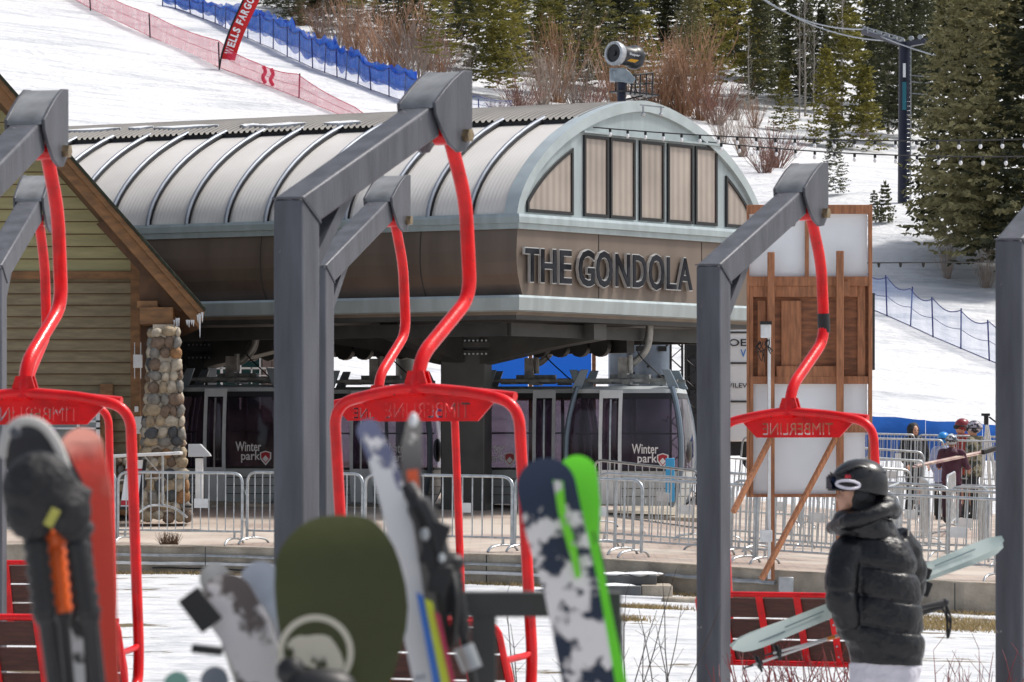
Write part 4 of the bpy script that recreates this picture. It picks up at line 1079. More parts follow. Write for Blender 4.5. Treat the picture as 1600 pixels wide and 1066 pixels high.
# steps
root = thing('plaza_steps', 'two dark grey wooden steps topped with snow below the plaza edge', 'steps', P(985, 930, 69))
def slab(px0, px1, yt, yb, d, dep, m, nm):
    a = P(px0, yt, d); c = P(px1, yb, d); b = MB(); b.box(((a.x + c.x) / 2, d + dep / 2, (a.z + c.z) / 2), (c.x - a.x, dep, a.z - c.z)); return b.build(nm, m, root, bev=.012)
s1 = slab(860, 1026, 899, 915, 69.4, 1.2, mat('charcoal step board', (.10, .105, .11), .6, 0, .2, 6), 'upper_step'); s2 = slab(850, 1002, 916, 934, 68.9, .5, MATS['charcoal step board'], 'lower_step')
slab(1002.5, 1051, 915, 934, 69.0, 1.2, M['conc'], 'side_block')
b = MB(); rnd = random.Random(5)
for (x0, x1, y, d0) in ((865, 1022, 897, 69.5), (855, 975, 915, 69.0)):
    for i in range(34): 
        px = rnd.uniform(x0, x1); b.ball(P(px, y, d0 + rnd.uniform(.0, .5)), (.16, .2, .035 * rnd.uniform(.5, 1.1)), 8, None, .3)
b.build('snow_cover', M['snow'], root)
b = MB(); b.boxp(1035, 1090, 934, 966, 66.5, .5); tag(b.build('concrete_block', M['conc'], bev=.03), 'loose concrete block on the snow left of the right grey post', 'block')
b = MB(); b.boxp(1217, 1240, 902, 925, 68.0, .12); tag(b.build('utility_box', M['steel_l'], bev=.01), 'small grey utility box at the foot of the cedar board post', 'electrical box')

# ------------------------------------------------------------------ barricades
def make_barricade(L=2.0, H=1.08):
    root = thing('crowd_barricade', 'barricade', 'barricade', (0, 0, 0), 'galvanised crowd barricades on the plaza'); h = L / 2
    b = MB(); b.tube(roundpath([(-h, 0, .06), (-h, 0, H), (h, 0, H), (h, 0, .06)], .16, 5), .021, 8); b.tube([(-h, 0, .20), (h, 0, .20)], .017, 6)
    b.build('frame', M['galv'], root, smooth=60)
    b = MB(); n = 15
    for i in range(1, n): b.tube([(-h + L * i / n, 0, .20), (-h + L * i / n, 0, H)], .0085, 5, cap=False)
    b.build('bars', M['galv'], root)
    for sx in (-1, 1):
        b = MB(); x = sx * (h - .12); b.tube(smoothpath([(x, -.32, .0), (x, -.24, .07), (x, 0, .10), (x, .24, .07), (x, .32, .0)], 3), .017, 6); b.tube([(x, 0, .1), (x, 0, .2)], .017, 6); b.build('foot', M['galv'], root, smooth=60)
    b = MB(); b.box((h * .35, -.015, .62), (.22, .008, .14)); b.build('tag_plate', M['whitep'], root)
    b = MB(); b.tube([(h, 0, .82), (h + .05, 0, .82), (h + .05, 0, .76)], .008, 5); b.tube([(h, 0, .36), (h + .05, 0, .36), (h + .05, 0, .30)], .008, 5); b.build('hook', M['galv'], root)
    return root
bar0 = make_barricade(); first = [True]
def barricade(px0, px1, d0, d1, label, zoff=0.):
    a = P(px0, 700, d0); c = P(px1, 700, d1); m = (a + c) / 2; L = math.hypot(c.x - a.x, c.y - a.y)
    o = bar0 if first[0] else dup(bar0); first[0] = False
    o.location = (m.x, m.y, plaza_z(m.x, m.y) + zoff); o.rotation_euler.z = math.atan2(c.y - a.y, c.x - a.x); o.rotation_euler.y = -math.atan2(plaza_z(c.x, c.y) - plaza_z(a.x, a.y), L)
    o.scale = (L / 2.0, 1, 1); o['label'] = label
def row(pxs, dfn, desc, zoff=0.):
    for i in range(len(pxs) - 1):
        x0, x1 = pxs[i] + 2, pxs[i + 1] - 2
        barricade(x0, x1, dfn(x0), dfn(x1), ORD[i] + ' barricade from the left in ' + desc, zoff)
def edge_d(px, off):
    y = 72.
    for _ in range(6): y = edge_y((px - 800) / F * y) + off
    return y
row([-20, 182, 380], lambda p: edge_d(p, .75), 'the front row left of the large grey post')
row([384, 568, 802, 1004], lambda p: edge_d(p, 1.0 if p < 900 else .9), 'the front row at centre below the gondola cabins')
row([958, 1180, 1402], lambda p: edge_d(p, 1.9), 'the front row in front of the cedar board')
row([1345, 1570, 1790], lambda p: edge_d(p, .8), 'the front row at right beside the skier')
row([930, 1140, 1345], lambda p: edge_d(p, 4.2 if p < 1140 else 4.6), 'the second row behind the cedar board')
row([1168, 1375, 1570, 1770], lambda p: edge_d(p, 6.5), 'the third row of the queue maze')
row([925, 1095, 1270], lambda p: interp(p, [925, 1095, 1270], [83.5, 79.0, 78]), 'the slanting row near the rightmost cabin')
row([1300, 1480, 1680], lambda p: edge_d(p, 10.5), 'the fourth row of the queue maze')
row([1090, 1250, 1420], lambda p: 85 + (p - 1090) * .003, 'the fifth row of the queue maze', .12)
row([1340, 1440], lambda p: 90., 'the sixth row of the queue maze', .25)
row([1150, 1290, 1440], lambda p: 95. , 'the seventh row of the queue maze', .38)
row([1360, 1475, 1600], lambda p: 102. , 'the row just before the blue padding', .55)
row([1345, 1430, 1530, 1630], lambda p: 106. , 'the farthest row against the blue padding', .62)
for i, (px0, d0, px1, d1) in enumerate(((1388, 74, 1408, 79), (1452, 80, 1440, 86), (1545, 74, 1530, 80), (1100, 75, 1128, 80), (1480, 90, 1492, 96))):
    barricade(px0, px1, d0, d1, 'barricade seen end on, standing crosswise between rows, ' + ORD[i] + ' of the crosswise ones')

# little post with pictogram: blue banner post beside the cabin
b = MB(); b.boxp(1040, 1054, 716, 784, 84, .06); tag(b.build('blue_post', mat('sky blue board', (.05, .35, .65), .4), bev=.01), 'narrow sky blue board standing beside the rightmost cabin', 'board')

# ------------------------------------------------------------------ cedar notice board seen from behind
root = thing('cedar_board', 'tall cedar framed board with white panels, braced from behind on the plaza', 'notice board', P(1262, 900, 68.6))
D = 68.6
b = MB(); 
for r_ in ((1171, 1355, 334, 432), (1176, 1355, 600, 658), (1176, 1352, 676, 772)): b.boxp(*r_, D + .20, .03)
b.build('white_panel', M['white'], root)
b = MB(); b.boxp(1171, 1357, 446, 590, D + .20, .04); bp_ = b.build('plywood_back', M['cedard'], root)
b = MB()
for r_ in ((1221, 1252, 470, 588), (1184, 1196, 470, 588), (1340, 1352, 446, 588)): b.boxp(*r_, D + .16, .035)
b.build('batten', M['cedar'], bp_)
b = MB()
for i, r_ in enumerate(((1357, 1363, 320, 776), (1167, 1171, 320, 776), (1167, 1363, 320, 334), (1167, 1363, 432, 447), (1258, 1264, 334, 432), (1167, 1363, 588, 600), (1167, 1363, 658, 676), (1167, 1363, 772, 777), (1171, 1177, 447, 776), (1213, 1306, 572, 590), (1171, 1340, 447, 464))): b.boxp(*r_, D + .10 + i * .002, .10 - i * .002)
b.build('frame', M['cedar'], root, bev=.006)
for nm, r_ in (('post', (1199.5, 1210.5, 394, 907)), ('post', (1307, 1318.5, 392, 905))):
    b = MB(); b.boxp(*r_, D - .02, .10); b.build(nm, M['cedar'], root, bev=.006)
b = MB(); b.boxp(1317, 1327, 440, 462, D + .0, .06); b.bar(P(1215, 664, D), P(1146, 800, D - 1.0), .06, .06); b.build('brace', M['cedar'], root)
b = MB(); b.bar(P(1306, 684, D), P(1190, 905, D - .9), .06, .06); b.build('brace', M['cedar'], root)
# extra dark board edge behind
b = MB(); b.boxp(1363.5, 1367, 458, 578, D + .3, .3); b.build('edge_board', M['dark'], root)
# camera box with pole
root2 = thing('camera_mast', 'white conduit pole with camera box and tangled wires fixed to the cedar board', 'camera pole', P(1200, 900, D - .15))
b = MB(); b.tube([P(1202, 520, D - .12), P(1202, 905, D - .12)], .022, 8); b.build('pole', M['whitep'], root2)
b = MB(); b.boxp(1189, 1205, 506, 528, D - .2, .14); b.build('box', M['whitep'], root2, bev=.015)
b = MB(); b.boxp(1188, 1207, 828, 847, D - .2, .12); b.build('lower_box', M['whitep'], root2, bev=.015)
b = MB(); b.boxp(1188, 1206, 502, 507, D - .24, .2); b.build('hood', M['black'], root2)
b = MB(); rnd = random.Random(8)
for i in range(9):
    p = P(rnd.uniform(1186, 1202), rnd.uniform(528, 536), D - .16)
    b.tube(smoothpath([p, p + Vector((rnd.uniform(-.08, .05), 0, -.06)), p + Vector((rnd.uniform(-.08, .06), -.01, -.13)), p + Vector((rnd.uniform(-.0, .05), 0, rnd.uniform(-.3, -.1)))], 3), .006, 4)
b.build('wire', M['black'], root2)
# blue padding
root = thing('padding_wall', 'bright blue crash padding wall behind the farthest barricades', 'crash padding', P(1460, 700, 108.5))
blue = mat('blue vinyl', (.01, .13, .55), .35, 0, .15, 1.5, .3, 4)
for i, (x0, x1) in enumerate(((1350, 1446), (1446.5, 1535), (1535.5, 1660))):
    b = MB(); yt = [649, 657, 663][i]; yt2 = [656, 662, 667][i]
    for k_ in range(8):
        t0, t1 = k_ / 8, (k_ + 1) / 8
    b.grid(10, 8, lambda u, v: P(lerp(x0, x1, u), lerp(lerp(yt, yt2, u), 720, v) + .8 * math.sin(u * 9) * (1 - v), 108.5 - .12 * math.sin(math.pi * v) - .05 * math.sin(u * 8 + v * 3)))
    b.build('pad', blue, root, smooth=180)

# ------------------------------------------------------------------ people
def blob(b, pts, rs, n=14): b.tube(smoothpath(pts, 4), [interp(i / 4, list(range(len(rs))), rs) for i in range((len(pts) - 1) * 4 + 1)], n)
def ell_loft(b, rings, n=20):
    """rings: (x,y,z,rx,ry,yaw)"""
    out = []
    for (x, y, z, rx, ry, yw) in rings:
        rr = []
        for j in range(n):
            a = 2 * math.pi * j / n; px_, py_ = rx * math.cos(a), ry * math.sin(a); rr.append(Vector((x + px_ * math.cos(yw) - py_ * math.sin(yw), y + px_ * math.sin(yw) + py_ * math.cos(yw), z)))
        out.append(rr)
    b.loft(out)
def hand(b, c, d, side, r=.011, curl=.9):
    """c palm centre, d finger direction, side = thumb direction"""
    c = Vector(c); d = Vector(d).normalized(); s_ = Vector(side).normalized(); nrm = d.cross(s_).normalized()
    mt = Matrix((s_, d, nrm)).transposed(); b.ball(c, (.045, .052, .02), 12, mt)
    for i, L_ in enumerate((.072, .082, .076, .06)):
        o = c + s_ * (.033 - i * .022) + d * .042; p1 = o + d * L_ * .45 * math.cos(curl * .5) + nrm * L_ * .45 * math.sin(curl * .5); p2 = p1 + d * L_ * .35 * math.cos(curl * 1.3) + nrm * L_ * .35 * math.sin(curl * 1.3)
        b.tube([o, p1, p2], [r, r * .95, r * .8], 8)
    o = c + s_ * .038 - d * .02; b.tube([o, o + s_ * .03 + d * .025, o + s_ * .035 + d * .055 + nrm * .02], [r * 1.15, r, r * .8], 8)
def small_person(label, px, pyfeet, d, s, cloth, pants, face=0., helmet=None, hood=False, arms=None, height=1.72, pack=None, zg=None, child_pattern=None):
    """s: local scale; face: yaw of facing (0 = toward the camera, pi = away)"""
    p = P(px, pyfeet, d); root = thing('person', label, 'person', p); k = height / 1.72
    c, sn = math.cos(face), math.sin(face)
    def Q(x, y, z): return Vector((p.x + (x * c - y * sn) * k, p.y + (x * sn + y * c) * k, p.z + z * k))  # local: -y is front
    b = MB(); b.ball(Q(0, -.01, 1.60), (.078 * k, .095 * k, .115 * k), 14, Matrix.Rotation(face, 3, 'Z')); b.tube([Q(0, .01, 1.38), Q(0, 0, 1.54)], .055 * k, 10)
    b.ball(Q(0, -.108, 1.58), .018 * k, 8); b.ball(Q(0, -.085, 1.53), (.03 * k, .02 * k, .012 * k), 8)
    for sx in (-1, 1): b.ball(Q(sx * .08, .01, 1.59), (.012 * k, .02 * k, .03 * k), 8)
    A = arms or [((.20, 0, 1.40), (.27, -.03, 1.13), (.22, -.16, .95)), ((-.20, 0, 1.40), (-.27, -.03, 1.13), (-.22, -.16, .95))]
    for (s0, e, h_) in A: hand(b, Q(h_[0], h_[1] - .02, h_[2] - .03), Q(h_[0], h_[1] - .05, h_[2] - .1) - Q(*h_), Q(h_[0] - .1, h_[1] - .05, h_[2]) - Q(*h_))
    # inner torso joins head and hands
    b.tube([Q(0, 0, .95), Q(0, .01, 1.2), Q(0, .01, 1.42)], [.11 * k, .12 * k, .09 * k], 12)
    for (s0, e, h_) in A: b.tube([Q(s0[0] * .4, 0, 1.36), Q(*s0), Q(*e), Q(*h_), Q(h_[0], h_[1] - .02, h_[2] - .03)], .03 * k, 8)
    for sx in (-1, 1): b.tube([Q(0, 0, .95), Q(sx * .09, 0, .9), Q(sx * .1, -.02, .48), Q(sx * .1, .02, .08)], [.08, .07, .05, .04], 8)
    b.build('body', M['skin'], root, remesh=.014)
    for sx in (-1, 1):
        e = MB(); e.ball(Q(sx * .03, -.1, 1.61), .011 * k, 8); e.build('eye', M['black'], root)
    b = MB(); ell_loft(b, [(*Q(0, 0, z), rx * k, ry * k, face) for z, rx, ry in ((.78, .20, .15), (.86, .205, .155), (1.0, .195, .145), (1.15, .20, .15), (1.30, .205, .145), (1.40, .18, .12), (1.46, .10, .09), (1.50, .075, .08))])
    for (s0, e, h_) in A: blob(b, [Q(s0[0] * .7, 0, 1.40), Q(*s0), Q(*e), Q(*h_)], [.07 * k, .075 * k, .062 * k, .05 * k], 12)
    if hood: b.ball(Q(0, .035, 1.61), (.125 * k, .12 * k, .155 * k), 14, Matrix.Rotation(face, 3, 'Z')); b.tube([Q(0, .02, 1.44), Q(0, .0, 1.52)], .095 * k, 12)
    else: b.tube([Q(0, .08, 1.40), Q(0, .09, 1.50)], [.1 * k, .075 * k], 12)
    b.build('jacket', cloth, root, remesh=.013, crease=.04)
    b = MB(); ell_loft(b, [(*Q(0, 0, z), rx * k, ry * k, face) for z, rx, ry in ((.80, .165, .13), (.90, .17, .13), (1.0, .15, .12))])
    for sx, fy in ((-1, -.06), (1, .05)): blob(b, [Q(sx * .09, 0, .88), Q(sx * .10, fy, .48), Q(sx * .11, fy * .5 + .03, .12)], [.105 * k, .085 * k, .075 * k], 12)
    b.build('trousers', pants, root, remesh=.014)
    for sx in (-1, 1):
        b = MB(); b.ball(Q(sx * .11, -.03, .06), (.055 * k, .15 * k, .06 * k), 10, Matrix.Rotation(face, 3, 'Z')); b.tube([Q(sx * .11, .03, .05), Q(sx * .11, .03, .28)], .062 * k, 10); b.build('boot', M['black'], root, remesh=.014)
    if helmet:
        b = MB(); rings = []
        b.ball(Q(0, .02, 1.655), (.118 * k, .14 * k, .12 * k), 18, Matrix.Rotation(face, 3, 'Z')); h_ = b.build('helmet', helmet, root, smooth=180)
        b = MB(); pts = [Q(.115 * math.cos(a), .01 + .135 * math.sin(a), 1.64) for a in [math.pi * i / 12 * 1.0 for i in range(13)]]
        b.tube([Q(.122 * math.cos(q), .01 + .145 * math.sin(q), 1.635) for q in [2 * math.pi * i / 20 for i in range(21)]], .012 * k, 6); b.ball(Q(0, -.10, 1.62), (.085 * k, .035 * k, .042 * k), 12, Matrix.Rotation(face, 3, 'Z')); b.build('goggles', M['black'], h_)
    return root, Q
plum = mat('plum jacket fabric', (.075, .022, .045), .7, 0, .3, 8, .3, 25); plum2 = mat('dark plum trousers', (.04, .014, .028), .75, 0, .3, 8)
blackj = mat('black fabric', (.014, .015, .018), .7, 0, .3, 8, .3, 25)
camo = mat('camouflage fabric', (.20, .18, .12), .75, 0, 0, 9, 0, col2=(.03, .035, .025), contrast=(.46, .52))
redj = mat('rust red jacket', (.33, .035, .02), .65, 0, .3, 8, .2, 25)
armsw = [((.20, 0, 1.40), (.27, -.10, 1.15), (.30, -.22, 1.18)), ((-.20, 0, 1.40), (-.28, -.05, 1.14), (-.30, -.20, 1.10))]
r_, Q1 = small_person('person in plum jacket and patterned helmet seen from behind, carrying pale skis', 1487, 818, 100, 1, plum, plum2, R(165), mat('patterned helmet', (.55, .6, .65), .3, 0, 0, 14, col2=(.04, .05, .08), contrast=(.48, .52)), arms=armsw, height=1.70)
small_person('person with black hood up standing before the blue padding', 1428, 806, 107.6, 1, blackj, blackj, R(25), None, hood=True, height=1.92)
small_person('person in rust red jacket and maroon helmet beside the tripod', 1502, 812, 106.8, 1, redj, blackj, R(-70), mat('maroon helmet', (.20, .02, .03), .3), height=2.05)
small_person('person in camouflage jacket and starry helmet next to the tripod', 1521, 814, 105, 1, camo, blackj, R(-110), mat('starry helmet', (.45, .42, .48), .35, 0, 0, 16, col2=(.02, .02, .03), contrast=(.47, .53)), height=2.0)
small_person('person in bright blue helmet mostly hidden behind the plum jacket', 1475, 816, 104, 1, mat('pale blue jacket', (.3, .35, .55), .6), blackj, R(150), mat('bright blue helmet', (.01, .22, .60), .3), height=1.78)
# skis carried by the plum person
b = MB(); a0 = P(1427, 730, 99.0); a1 = P(1560, 703, 100.6); b.bar(a0, a1, .10, .02, up=(0, -.3, 1)); b.bar(a0 + Vector((.05, .03, .03)), a1 + Vector((0, .03, .03)), .10, .02, up=(0, -.3, 1))
sk = tag(b.build('skis', mat('cream and pink ski topsheet', (.62, .5, .42), .4, 0, 0, 5, col2=(.35, .2, .2)), bev=.006), 'pale cream skis carried level by the person in the plum jacket', 'skis')
b = MB(); b.bar(P(1535, 707, 100.2) + Vector((0, -.04, 0)), P(1562, 700, 100.6) + Vector((0, -.04, .02)), .08, .09); b.build('binding', M['black'], sk, bev=.01)
# tripod
root = thing('tripod', 'tall silver camera tripod standing by the blue padding', 'tripod', P(1546, 790, 105.5)); b = MB(); hd = P(1541, 664, 105.5)
for (x, y) in ((1529, 800), (1563, 800), (1548, 806)): b.tube([hd, P(x, y, 105.5 + (.5 if x == 1548 else 0))], .022, 6); b.tube([hd + Vector((.04, 0, 0)), P(x + 2, y, 105.5 + (.5 if x == 1548 else 0))], .014, 6)
b.build('leg', M['whitep'], root)
b = MB(); b.boxp(1534, 1547, 646, 650, 105.5, .15); b.cyl(P(1541, 650, 105.55), P(1541, 664, 105.55), .05, n=10); b.tube([P(1546, 652, 105.5), P(1558, 661, 105.3)], .018, 6); b.build('fluid_head', M['black'], root)

# ---- the skier at right
PD = 26.7; PX = 1372; SC = 300.
g = P(PX, 0, PD); g.z = 0
root = thing('person', 'skier in black puffer jacket, helmet and white trousers seen from behind at right', 'person', (g.x, g.y, low_z(g.x, g.y)))
def K(px, py, y=0.): return Vector((g.x + (px - PX) / SC, g.y + y, EYE - (py - YH) / SC))
def kk(rows, n=28, fold=None):
    b_ = MB(); out = []
    for (px, py, y, rx, ry, tilt) in rows:
        c = K(px, py, y); rr = []
        for j in range(n):
            a = 2 * math.pi * j / n; rr.append(c + Vector((rx * math.cos(a), ry * math.sin(a), -tilt * rx * math.cos(a))))
        out.append(rr)
    b_.loft(out); return b_
puff = mat('black puffer nylon', (.003, .0035, .0055), .36, 0, .3, 5, .3, 14, spec=.45)
# quilted torso : bulging sections between seams
seams_ = [838, 888, 935, 982, 1022]
rows = []
def tw(py): return interp(py, [815, 838, 870, 930, 990, 1022, 1040], [.10, .150, .19, .205, .205, .196, .185])
def tc_(py): return interp(py, [815, 838, 900, 980, 1040], [1366, 1370, 1374, 1380, 1385])
for i in range(len(seams_) - 1):
    y0, y1 = seams_[i], seams_[i + 1]
    for t in (0, .1, .3, .5, .7, .9): 
        py = lerp(y0, y1, t); bul = .012 * math.sin(math.pi * t) ** .6 - .012 * (t == 0)
        rows.append((tc_(py), py, .0, tw(py) + bul, tw(py) * .78 + bul, .16 if i else .1))
rows.insert(0, (1366, 812, 0, .09, .08, 0)); rows.append((1384, 1022, 0, .19, .155, .1)); rows.append((1385, 1038, 0, .185, .15, .05))
tor = kk(rows); 
def arm(b_, pts, r0, segs):
    """quilted sleeve"""
    sp_ = smoothpath(pts, 10); n = len(sp_); rs = []
    for i in range(n):
        t = i / (n - 1); base_r = interp(t, [0, .25, .55, .9, 1], r0); ph = (t * segs) % 1; rs.append(base_r + .011 * math.sin(math.pi * ph) ** .5 - .006)
    b_.tube(sp_, rs, 20)
arm(tor, [K(1345, 842, .0), K(1322, 868, -.07), K(1312, 925, -.13), K(1322, 962, -.10), K(1330, 992, -.02)], [.085, .092, .084, .070, .062], 6)
arm(tor, [K(1398, 842, .06), K(1418, 868, .12), K(1428, 905, .20), K(1425, 935, .30), K(1400, 950, .34)], [.085, .09, .08, .068, .062], 6)
tor.build('jacket', puff, root, remesh=.0075, crease=.015)
# collar and hood
b = kk([(1350, 842, -.01, .15, .125, .1), (1348, 832, -.015, .165, .135, .14), (1346, 822, -.02, .160, .13, .16), (1347, 812, -.02, .145, .12, .2), (1350, 803, -.01, .125, .11, .22), (1356, 798, .0, .10, .09, .2)])
b.tube(smoothpath([K(1300, 826, .06), K(1318, 816, -.12), K(1352, 806, -.16), K(1385, 795, -.10), K(1398, 800, .03)], 5), [.035] * 6 + [.042] * 15, 12)
b.ball(K(1382, 786, -.02), (.065, .07, .055), 14, None, .25)
b.build('collar', puff, root, remesh=.008, crease=.016)
# body: legs, neck, head, hidden trunk and hands of one surface
b = MB()
b.ball(K(1338, 766, -.02), (.088, .078, .115), 18)                      # skull
b.ball(K(1322, 782, -.02), (.045, .055, .065), 14)                        # jaw toward left
b.tube([K(1313, 770, -.025), K(1307, 778, -.025), K(1311, 783, -.025)], [.010, .015, .012], 8)   # nose
b.ball(K(1311, 789, -.025), (.012, .022, .007), 8); b.ball(K(1312, 793, -.025), (.013, .02, .007), 8); b.ball(K(1315, 801, -.025), (.02, .025, .017), 10)
b.ball(K(1345, 778, -.10), (.018, .012, .03), 8)                          # ear
b.tube([K(1350, 790, 0), K(1354, 830, .0)], [.062, .07], 12)
b.tube([K(1356, 830, .0), K(1370, 900, 0), K(1384, 1020, 0)], [.09, .13, .12], 14)
b.tube([K(1384, 1010, 0), K(1362, 1050, .04), K(1352, 1150, .0), K(1362, 1235, .06)], [.10, .09, .06, .05], 12)
b.tube([K(1384, 1010, 0), K(1405, 1050, .0), K(1402, 1150, -.03), K(1418, 1240, .0)], [.10, .09, .06, .05], 12)
b.tube([K(1345, 845, 0), K(1314, 925, -.12), K(1330, 985, -.03)], .045, 10); b.tube([K(1398, 845, .05), K(1434, 905, .2), K(1405, 948, .33)], .045, 10)
b.build('body', M['skin'], root, remesh=.007)
b = MB(); b.ball(K(1316, 765, -.065), .012, 8); b.build('eye', M['black'], root)
# balaclava / hair behind
b = MB(); b.ball(K(1346, 778, -.03), (.078, .085, .075), 14); b.tube([K(1345, 785, -.02), K(1352, 806, -.01)], [.075, .085], 14); b.build('neck_warmer', blackj, root, remesh=.009)
# trousers
b = kk([(1384, 1020, 0, .165, .13, 0), (1384, 1040, 0, .168, .135, 0), (1383, 1062, 0, .16, .13, 0)])
blob(b, [K(1362, 1040, .02), K(1356, 1100, .02), K(1350, 1160, .0), K(1360, 1225, .05)], [.115, .105, .09, .085], 16)
blob(b, [K(1405, 1040, .0), K(1404, 1100, -.03), K(1402, 1160, -.04), K(1416, 1228, .0)], [.115, .105, .09, .085], 16)
b.build('trousers', mat('lilac white ski trousers', (.62, .60, .66), .65, 0, .1, 6, .3, 16), root, remesh=.009, crease=.03)
for (px, y) in ((1357, .05), (1413, .0)):
    b = MB(); b.ball(K(px - 8, 1256, y), (.16, .06, .06), 12); b.tube([K(px + 4, 1252, y), K(px + 4, 1200, y)], [.07, .085], 12); b.build('boot', M['rubber'], root, remesh=.01)
# gloves
b = MB(); hand(b, K(1334, 1004, .02), (.35, .25, -.9), (.8, .5, .3), .014, 1.0); b.tube([K(1329, 985, -.02), K(1333, 1000, .01)], [.048, .042], 12); b.build('glove', blackj, root, remesh=.005)
b = MB(); hand(b, K(1398, 952, .36), (-.8, .2, -.4), (0, .2, 1), .014, 1.0); b.tube([K(1404, 948, .33), K(1398, 951, .36)], [.045, .04], 12); b.build('glove', blackj, root, remesh=.005)
# helmet
hm = mat('matte black helmet', (.016, .017, .019), .26, 0, .3, 9, spec=.5); 
b = MB(); rings = []
hc = K(1342, 752, -.02); n = 30
for i in range(1, 13):
    ph = math.pi * .56 * i / 12; rr = []
    for j in range(n):
        a = 2 * math.pi * j / n; x = -.150 * math.sin(ph) * math.cos(a); y = .118 * math.sin(ph) * math.sin(a); z = .118 * math.cos(ph)
        if ph > 1.2: z -= (ph - 1.2) * .10 * (.5 - .5 * math.cos(a))       # deeper at the back
        rr.append(hc + Vector((x + .004, y, z + .01 * x)))
    rings.append(rr)
b.loft(rings); b.tube(smoothpath([K(1302, 742, -.13), K(1340, 728, -.115), K(1378, 742, -.07)], 4), .008, 6)
he = b.build('helmet', hm, root, smooth=60)
b = MB(); b.ball(K(1344, 772, -.115), (.042, .014, .045), 12); b.ball(K(1368, 764, -.085), (.03, .02, .035), 12); b.build('ear_pad', blackj, he, smooth=180)
b = MB()
for px in (1322, 1332, 1346, 1358): b.ball(K(px, 733 + abs(px - 1340) * .1, -.105), (.012, .02, .004), 8)
b.build('vent', M['black'], he)
b = MB(); 
for dz in (-.018, -.006, .006, .018):
    pass
st_pts = [K(1296, 745, -.06), K(1308, 752, -.118), K(1332, 757, -.146), K(1358, 751, -.128), K(1382, 744, -.06), K(1386, 742, .02)]
sp_ = smoothpath(st_pts, 5); b.loft([[p + Vector((0, -.003, .026)), p + Vector((0, .012, .026)), p + Vector((0, .012, -.026)), p + Vector((0, -.003, -.026))] for p in sp_]); gs = b.build('goggle_strap', M['black'], he, smooth=50)
b = MB()
def oval(cx_, cy_, rx, ry, w_, y):
    pts = []
    for i in range(25):
        a = 2 * math.pi * i / 24; pts.append(K(cx_ + rx * math.cos(a), cy_ + ry * math.sin(a) + rx * .08 * math.cos(a), y - .03 * math.sin(math.pi * (0.5 + .5 * math.cos(a)))))
    return pts
b.tube(oval(1322, 757.0, 18, 6.0, 0, -.152), .008, 6); b.build('emblem', mat('emblem white', (.62, .60, .68), .4), gs, smooth=180)
b = MB(); q = K(1322, 747, -.148); b.prism([q + Vector((-.02, 0, 0)), q + Vector((.02, 0, 0)), q + Vector((.008, .006, .022)), q + Vector((0, .006, .012)), q + Vector((-.008, .006, .022))], (0, -.004, 0)); b.build('small_emblem', logo_red, gs)
b = MB(); rings = []
for i in range(9):
    t = i / 8; a = lerp(-1.35, 1.2, t); rings.append([hc + Vector((-.132 * math.cos(a) - .034, .118 * math.sin(a), z_)) for z_ in (.035, .0, -.05)] + [hc + Vector((-.132 * math.cos(a) - .006, .112 * math.sin(a), z_)) for z_ in (-.05, .035)])
b.loft(rings); gg = b.build('goggles', M['black'], he, smooth=60)
b = MB(); rings = []
for i in range(9):
    a = lerp(-1.2, 1.1, i / 8); rings.append([hc + Vector((-.135 * math.cos(a) - .038, .118 * math.sin(a), z_)) for z_ in (.024, -.006, -.04)])
b.loft(rings, False); b.build('goggle_lens', mat('blue mirrored lens', (.05, .08, .2), .08, .6), gg, smooth=180)

# skis he carries
mint = mat('mint ski topsheet', (.48, .56, .53), .35, 0, 0, 3.2, 0, col2=(.22, .30, .30), contrast=(.30, .48)); ptex = mat('black ski base', (.04, .04, .045), .4)
def ski_mesh(a, c, w, name, m, up, tipc=.05):
    """ski from tail a to tip c, face normal roughly 'up'"""
    b = MB(); ax = (c - a); L_ = ax.length; ax.normalize(); sd = ax.cross(Vector(up)).normalized(); nn = sd.cross(ax); rings = []; N_ = 30
    for i in range(N_ + 1):
        t = i / N_; ww = w * (interp(t, [0, .03, .08, .45, .88, .95, .985, 1], [.35, .75, .9, .72, 1.08, .95, .55, .12])); z = (tipc * ((t - .86) / .14) ** 2 if t > .86 else 0) + (tipc * .35 * ((.07 - t) / .07) ** 2 if t < .07 else 0)
        th = interp(t, [0, .45, .9, 1], [.006, .012, .006, .004])
        c0 = a + ax * (L_ * t) + nn * z; rings.append([c0 - sd * ww / 2, c0 + sd * ww / 2, c0 + sd * ww / 2 + nn * th, c0 - sd * ww / 2 + nn * th])
    b.loft(rings); return b
a = K(1580, 846, .52); c = K(1138, 1018, -.10)
s1_ = ski_mesh(a, c, .088, 'ski', mint, (.2, -1, .35)); o = s1_.build('ski', mint, smooth=40); tag(o, 'pale mint ski under the skier\'s arm, the one nearer the camera', 'ski', 'pair of mint skis under the arm')
b = MB()
q = a.lerp(c, .62) + Vector((0, -.02, 0))
for i, (t0, t1, oy) in enumerate(((.66, .80, .01), (.80, .9, -.012), (.1, .25, .008), (.35, .55, -.01))):
    p0, p1 = a.lerp(c, t0), a.lerp(c, t1); off_ = Vector((0, -.016, oy)); b.bar(p0 + off_, p1 + off_ * .9, .006, .002, up=(.2, -1, .35))
b.build('graphic', mat('slate graphic', (.12, .17, .2), .4), o)
b = MB(); p = a.lerp(c, .36) + Vector((0, -.03, .0)); ax_ = (c - a).normalized()
for t_, sx_, sz_ in ((-.10, .10, .06), (-.02, .06, .05), (.10, .10, .07), (.18, .05, .09)): b.box(p + ax_ * t_ + Vector((0, -.02, .01)), (sx_, .06, sz_), mtx=Matrix.Rotation(R(21), 3, 'Y'))
